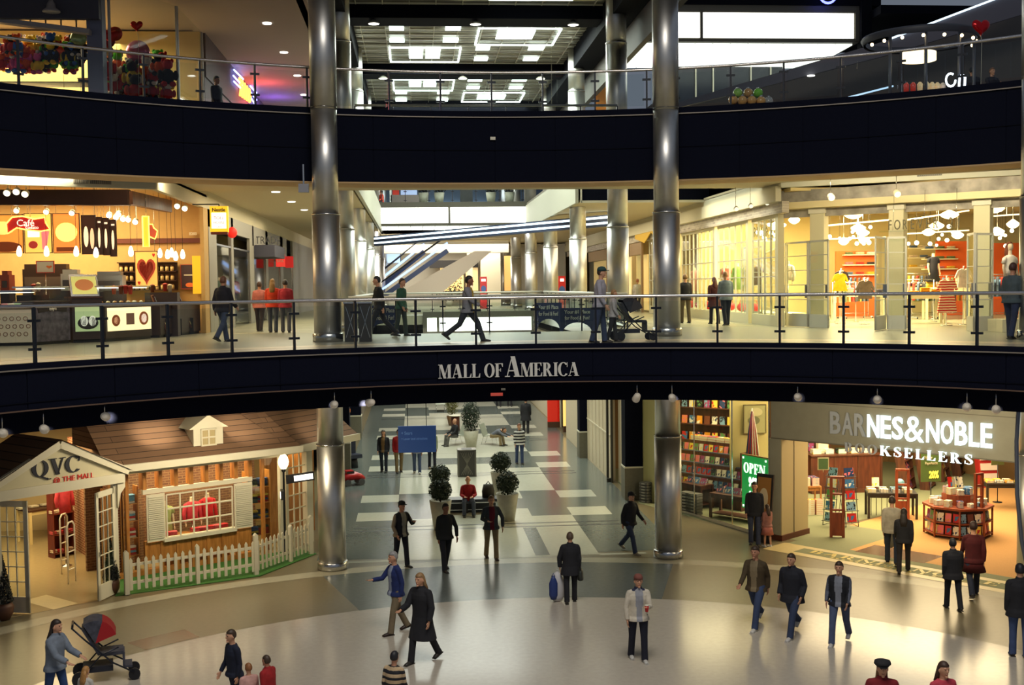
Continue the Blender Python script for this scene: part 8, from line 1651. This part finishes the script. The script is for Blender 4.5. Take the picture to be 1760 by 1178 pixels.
for k, (a, b) in enumerate(((gp[0], gp[1]), (gp[1], gp[2]))):
    t = thing('shop_window', ('angled glass window of the toy shop beside the grey pillar', 'second glass window of the toy shop along the hall side')[k], 'window', (*a, 12.0), math.atan2(b[1]-a[1], b[0]-a[0])); L = math.dist(a, b); m = MB(); m.box(0, L, -.006, .006, .05, 3.65); m.build('pane', GLASS, t); m = MB(); m.box(0, .05, -.03, .03, 0, 3.65); m.box(L-.05, L, -.03, .03, 0, 3.65); m.build('frame', mat(sr(160, 160, 166), .4), t)
m = MB(); m.box(-9.05, -8.85, 38.8, 94, 14.3, 15.75); m.box(-9.0, -8.9, 38.8, 94, 12, 14.3); struct(m.build('wall_west', mat(sr(96, 86, 90), .7)))
# neon sign
c = onx(422, 150, -8.8); t = thing('neon_sign', 'blue and orange neon sign on the third floor wall left of the column', 'sign', (-8.8, c.y, 0))
for k, (x0_, y0_, x1_, y1_) in enumerate(((402, 120, 418, 136), (401, 130, 416, 147), (402, 140, 414, 152), (430, 148, 441, 160), (430, 158, 441, 172), (431, 168, 440, 182))):
    A, B = onx(x0_, y0_, -8.75), onx(x1_, y1_, -8.75); m = MB(); m.tube([A-t.location, B-t.location], .03, 6); m.build('blue_tube', lit((.3, .35, 1), 6), t)
for x in (412, 416, 420, 424, 428): A, B = onx(x, 134+(x-412)*1.2, -8.72), onx(x+1, 164+(x-412)*.7, -8.72); m = MB(); m.tube([A-t.location, (A+B)/2+Vector((0, .3, 0))-t.location, B-t.location], .06, 6); m.build('orange_tube', lit((1, .22, .04), 6), t)
point('neon_glow', (-8.1, c.y+.5, 14.9), 85, (1, .10, .12), .3); point('neon_glow', (-8.1, c.y+4, 14.9), 70, (.25, .1, 1), .3)
# goods
def blob_toy(who, x, y, Y, c1, c2, s, grp, nm='plush_toy'):
    p = ony(x, y, Y); t = thing(nm, who, 'toy', p, random.uniform(-.4, .4), grp); t.scale = (s, s, s); m = MB(); m.ball((0, 0, 0), (.14, .11, .17), 12, 8); m.build('body', cloth(c1), t); m = MB(); m.ball((0, -.02, .25), (.11, .1, .11), 12, 8)
    for q in (-1, 1): m.ball((q*.09, 0, .33), (.04, .03, .05), 8, 6)
    m.build('head', cloth(c2), t)
    for q in (-1, 1): m = MB(); m.ball((q*.16, -.03, .02), (.06, .05, .11), 8, 6); m.build('arm', cloth(c1), t); m = MB(); m.ball((q*.09, -.08, -.17), (.07, .1, .06), 8, 6); m.build('leg', cloth(c2), t)
rr = random.Random(11); TP = [sr(90, 190, 50), sr(230, 90, 30), sr(240, 200, 50), sr(190, 30, 36), sr(30, 30, 40), sr(220, 90, 160), sr(60, 110, 190), sr(230, 220, 210)]
for i in range(70):
    x = rr.uniform(2, 142); y = rr.choice((84, 98, 112)) + rr.uniform(-3, 3)
    g = (0, 4, 2) if 50 < x < 140 else (3, 5, 6, 1); blob_toy('small bright plush toy on the shelves of the toy shop', x, y, 33.2+rr.uniform(-.2, .4), TP[rr.choice(g)], TP[rr.randrange(8)], rr.uniform(.8, 1.2), 'plush toys on the toy shop shelves')
for i in range(60):
    x = rr.uniform(182, 290); y = rr.uniform(112, 168); blob_toy('red or dark toy piled in the angled toy shop window', x, y, 34.2+rr.uniform(-.5, 1.5), TP[rr.choice((3, 3, 3, 4, 1, 2))], TP[rr.choice((3, 4, 7, 0))], rr.uniform(.8, 1.4), 'toys piled in the angled toy shop window')
for k, z_ in enumerate((12.35, 12.75, 13.15)): A, B = ony(-20, 100, 33.4), ony(150, 100, 33.4); m = MB(); m.box(A.x, B.x, 33.15, 33.9, z_-.03, z_); tag(m.build('toy_shelf', WHITEP), ('lowest', 'middle', 'top')[k]+' long white shelf of plush toys in the toy shop', 'shelf')
for k, z_ in enumerate((12.5, 12.95, 13.4)): m = MB(); m.box(-11.6, -9.3, 34.0, 35.6, z_-.03, z_); tag(m.build('toy_table', mat(sr(90, 50, 40), .6)), ('lowest', 'middle', 'top')[k]+' dark shelf of red toys behind the angled toy shop window', 'shelf')
def foil(who, x, y, Y, r, c, kind='heart', top=None):
    p = ony(x, y, Y); t = thing('foil_balloon', who, 'balloon', p); m = MB()
    if kind == 'heart':
        P_h = heart(0, 0, r, 30); rings_ = []
        for s_, d_ in ((.02, .34), (.5, .30), (.8, .2), (1, 0)): rings_.append([(x_*s_, -d_*r, z_*s_) for x_, z_ in P_h])
        for sg_ in (1, -1):
            vs = [[m.b.verts.new((a, b*sg_, c_)) for a, b, c_ in R_] for R_ in rings_]
            for A_, B_ in zip(vs, vs[1:]):
                for i in range(30): f = m.b.faces.new((A_[i], A_[(i+1) % 30], B_[(i+1) % 30], B_[i])); f.smooth = True
            m.b.faces.new(vs[0])
    else: m.ball((0, 0, 0), (r, r*.5, r), 20, 12)
    m.build('balloon', mat(c, .18, .5), t); m = MB(); m.tube([(0, 0, -r), (.03, 0, -r*1.6), (0, 0, 12.3-p.z)], .006, 4); m.build('string', WHITEP, t)
foil('red heart balloon floating highest in the toy shop window', 235, 44, 33.6, .17, sr(200, 30, 24)); foil('round printed balloon with a face-like pattern left of the grey pillar', 135, 66, 33.0, .22, sr(150, 170, 120), 'round')
foil('red heart balloon in the cluster right of the grey pillar', 190, 62, 33.4, .22, sr(190, 24, 24)); foil('second red balloon overlapping the heart in the cluster', 198, 58, 33.6, .2, sr(170, 30, 30), 'round'); foil('darker red balloon low in the cluster', 186, 70, 33.8, .2, sr(120, 20, 24), 'round')
foil('large pink balloon with red dots above the red toys', 237, 90, 34.2, .34, sr(206, 120, 150), 'round'); foil('pale balloon below the cluster, right of the grey pillar', 183, 88, 33.9, .2, sr(196, 180, 130), 'round'); foil('orange balloon resting among the green toys', 107, 92, 33.1, .24, sr(226, 80, 24), 'round')
foil('red heart balloon floating above the third floor kiosk, upper right', 1686, 46, 31.6, .26, sr(190, 16, 24)); foil('small orange balloon against the skylight', 946, 39, 41.5, .16, sr(226, 70, 20), 'round')
m = MB(); A, B = ony(85, 125, 32.6), ony(132, 150, 32.6); t = thing('display_freezer', 'chrome rounded counter display in front of the green toys', 'display', ((A.x+B.x)/2, 32.6, 12.006)); w_ = B.x-A.x; m.tube([(-w_/2, 0, .62), (w_/2, 0, .62)], [(.2, .16), (.2, .16)], 16, flat=(0, 1, 0)); m.build('drum', STEELP, t); m = MB(); m.box(-w_/2, w_/2, -.15, .15, 0, .5); m.build('base', mat(sr(206, 190, 150), .5), t)
# ---- third floor right: kiosk, sweet jars, sloping soffits
K = ony(1625, 140, 31.8); kz = 12.006; t = thing('round_kiosk', 'round cosmetics kiosk with lit lamp ring on the third floor, upper right', 'kiosk', (K.x, 33.4, kz)); m = MB(); m.lathe([(1.62, 2.35), (1.7, 2.5), (1.66, 2.56), (1.6, 2.56), (1.55, 2.38)], n=40, cap=False); m.build('canopy_ring', mat(sr(60, 62, 70), .5), t)
for a in (-2.6, -1.9, -1.2, -.5): m = MB(); m.tube([(1.45*math.cos(a), 1.45*math.sin(a), 0), (1.45*math.cos(a), 1.45*math.sin(a), 2.4)], .05, 8); m.build('post', mat(sr(90, 92, 100), .4, .5), t)
m = MB(); m.lathe([(1.2, 0), (1.25, .75), (1.15, .8)], n=30); m.build('counter', mat(sr(60, 56, 54), .5), t); m = MB(); m.lathe([(.5, 1.72), (.5, 1.95)], c=(-.35, -.6, 0), n=20, cap=False); m.build('lamp_drum', lit((1, .8, .5), 2.0), t)
for i in range(9): a = -PI*.98+i*PI*.96/8; m = MB(); m.ball((1.52*math.cos(a), 1.52*math.sin(a), 2.28), .05, 8, 6); m.build('bulb', lit((1, .75, .4), 7), t)
for i in range(7): m = MB(); m.lathe([(.07, .8), (.08, 1.0), (.03, 1.06)], c=(-.8+i*.18, -.98+.05*abs(i-3)*-1*-1, 0), n=12); m.build('jar', mat(rc([sr(230, 200, 150), sr(200, 180, 160), sr(190, 60, 50)]), .3, emit=.2), t)
A = ony(1637, 130, 31.9); t2 = thing('neon_sign', 'small white and blue neon squiggle on the round kiosk', 'sign', (A.x, 31.75, 12.8)); m = MB(); m.tube([(-.12+.14*math.cos(q), 0, .2+.18*math.sin(q)) for q in [i*PI/6 for i in range(2, 13)]], .028, 6); m.build('tube', lit((.8, .9, 1), 5), t2); m = MB(); m.tube([(.12, 0, 0), (.14, 0, .3), (.22, 0, .36), (.3, 0, .26), (.28, 0, 0)], .03, 6); m.build('tube', lit((.7, .8, 1), 5), t2); m = MB(); m.box(-.02, .02, .02, .35, -.02, .03); m.build('bracket', BLACK, t2)
for k, (x, y) in enumerate(((1268, 160), (1286, 160), (1303, 160), (1260, 172), (1276, 173), (1292, 173), (1308, 174), (1321, 175))):
    p = ony(x, y, 31.3+.2*(k < 3)); t = thing('sweet_jar', 'round glass sweet dispenser globe on the third floor', 'jar', p, 0, 'glass sweet globes on the third floor'); m = MB(); m.ball((0, 0, 0), .13, 14, 10); m.build('globe', mat(rc([sr(150, 150, 150), sr(200, 150, 90), sr(150, 200, 90)]) if k != 2 else sr(130, 210, 60), .1), t); m = MB(); m.lathe([(.09, -.14), (.1, -.2)], n=12); m.lathe([(.06, .12), (.03, .16)], n=10); m.build('cap', STEELP, t)
p = ony(1290, 188, 31.5); t = thing('candy_stand', 'low dark stand under the glass sweet globes on the third floor', 'stand', (p.x, 31.75, 12.13)); m = MB(); m.box(-.5, .5, -.2, .3, .0, .15); m.box(-.4, .4, .05, .3, .15, .45); m.build('body', mat(sr(60, 56, 60), .5), t); t.location.z = 12.125
def slab_q(nm, pts, mt, th=.25):
    m_ = MB(); n = len(pts); a = [m_.b.verts.new(p) for p in pts]; b = [m_.b.verts.new(Vector(p)+Vector((0, th, 0))) for p in pts]; m_.b.faces.new(a); m_.b.faces.new(b[::-1])
    for i in range(n): m_.b.faces.new((a[i], a[(i+1) % n], b[(i+1) % n], b[i]))
    return m_.build(nm, mt)
GB = mat(sr(104, 102, 112), .7)
o = slab_q('escalator_side', [ony(*q) for q in ((1165, 185, 36.5), (1310, 150, 36.5), (1520, 96, 36.5), (1790, 15, 36.5), (1790, -60, 36.5), (1702, 3, 36.5), (1530, 68, 36.5), (1330, 128, 36.5), (1165, 176, 36.5))], GB); o.name = 'escalator'; tag(o, 'sloping grey side of the escalator rising to the right on the third floor', 'escalator')
m = MB(); m.beam(ony(1532, 66, 36.47), ony(1790, -32, 36.47), .05, .06); tag(m.build('light_strip', lit((.7, .88, 1), 1.6)), 'thin blue-white light strip on the sloping escalator, upper right', 'light')
m = MB(); m.beam(ony(1440, 172, 36.47), ony(1535, 148, 36.47), .05, .05); tag(m.build('light_strip', lit((.5, .75, 1), 1.0)), 'short blue light strip low on the sloping escalator', 'light')
m = MB(); m.face([ony(1160, 178, 37.2), ony(1790, 20, 37.2), ony(1790, 215, 37.2), ony(1160, 215, 37.2)]); m.b.free()
o = slab_q('wall_escalator', [ony(*q) for q in ((1150, 215, 38.5), (1165, 176, 38.5), (1530, 68, 38.5), (1790, -20, 38.5), (1790, 225, 38.5))], mat(sr(100, 94, 90), .8)); struct(o)
o = slab_q('wall_upper_right', [ony(*q) for q in ((1535, 20, 44), (1800, 20, 44), (1800, 230, 44), (1535, 230, 44))], mat(sr(90, 104, 130), .8)); struct(o)
m = MB(); m.box(14.6, 26, 41, 48, 17.0, 17.3); struct(m.build('ceiling', NAVY2))
dw = MB(); A, B = ony(1150, 112, 46.5), ony(1345, 180, 46.5); dw.box(A.x, B.x, 46.5, 46.6, B.z-1, A.z); struct(dw.build('window_1', mat(sr(34, 38, 50), .2)))
for i, x in enumerate((1196, 1226, 1291, 1325)): m = MB(); A, B = ony(x, 115, 46.4), ony(x, 170, 46.4); m.box(A.x-.02, A.x+.02, 46.38, 46.48, B.z, A.z); struct(m.build('trim_13', WHITEP))
downlights(((1394, 130),), ony(1394, 130, 36.46).z, 'recessed lamp in the sloping grey soffit', 'single recessed lamp in the sloping grey escalator side', 2.5, .12)
m = MB(); A = ony(1423, -2, 41.5); m.tube([(A.x+.3*math.cos(q), 41.5, A.z+.15+.3*math.sin(q)) for q in [PI+i*PI/10 for i in range(11)]], .04, 6); tag(m.build('neon_ring', lit((.1, .12, 1), 6)), 'blue neon ring cut by the top of the picture above the glowing bridge', 'sign')
m = MB(); A, B = ony(1023, 130, 48), ony(1056, 172, 48); m.box(A.x, B.x, 48, 48.1, 12, A.z); tag(m.build('orange_panel', mat(sr(150, 90, 20), .6, emit=.25)), 'dim orange panel between the steel columns on the third floor', 'panel')
"""hanging bits over the upper-left header"""
p = ony(88, 12, 31.1); t = thing('pendant_lamp', 'white bell-shaped lamp hanging before the dark toy shop header', 'lamp', p); m = MB(); m.lathe([(.03, .2), (.1, .08), (.12, -.02), (.22, -.1), (.22, -.13)], n=18); m.build('lamp_shade', mat(sr(150, 150, 156), .4), t); m = MB(); m.tube([(0, 0, .2), (0, 0, 15.74-p.z)], .01, 5); m.build('cord', BLACK, t)

tag(STK.build('shelved_books', [cover_mat(i) for i in range(13)]), 'many small books filling the dark bookcases at the back of the bookshop', 'books', kind='stuff')
bpy.data.scenes.remove(TS)
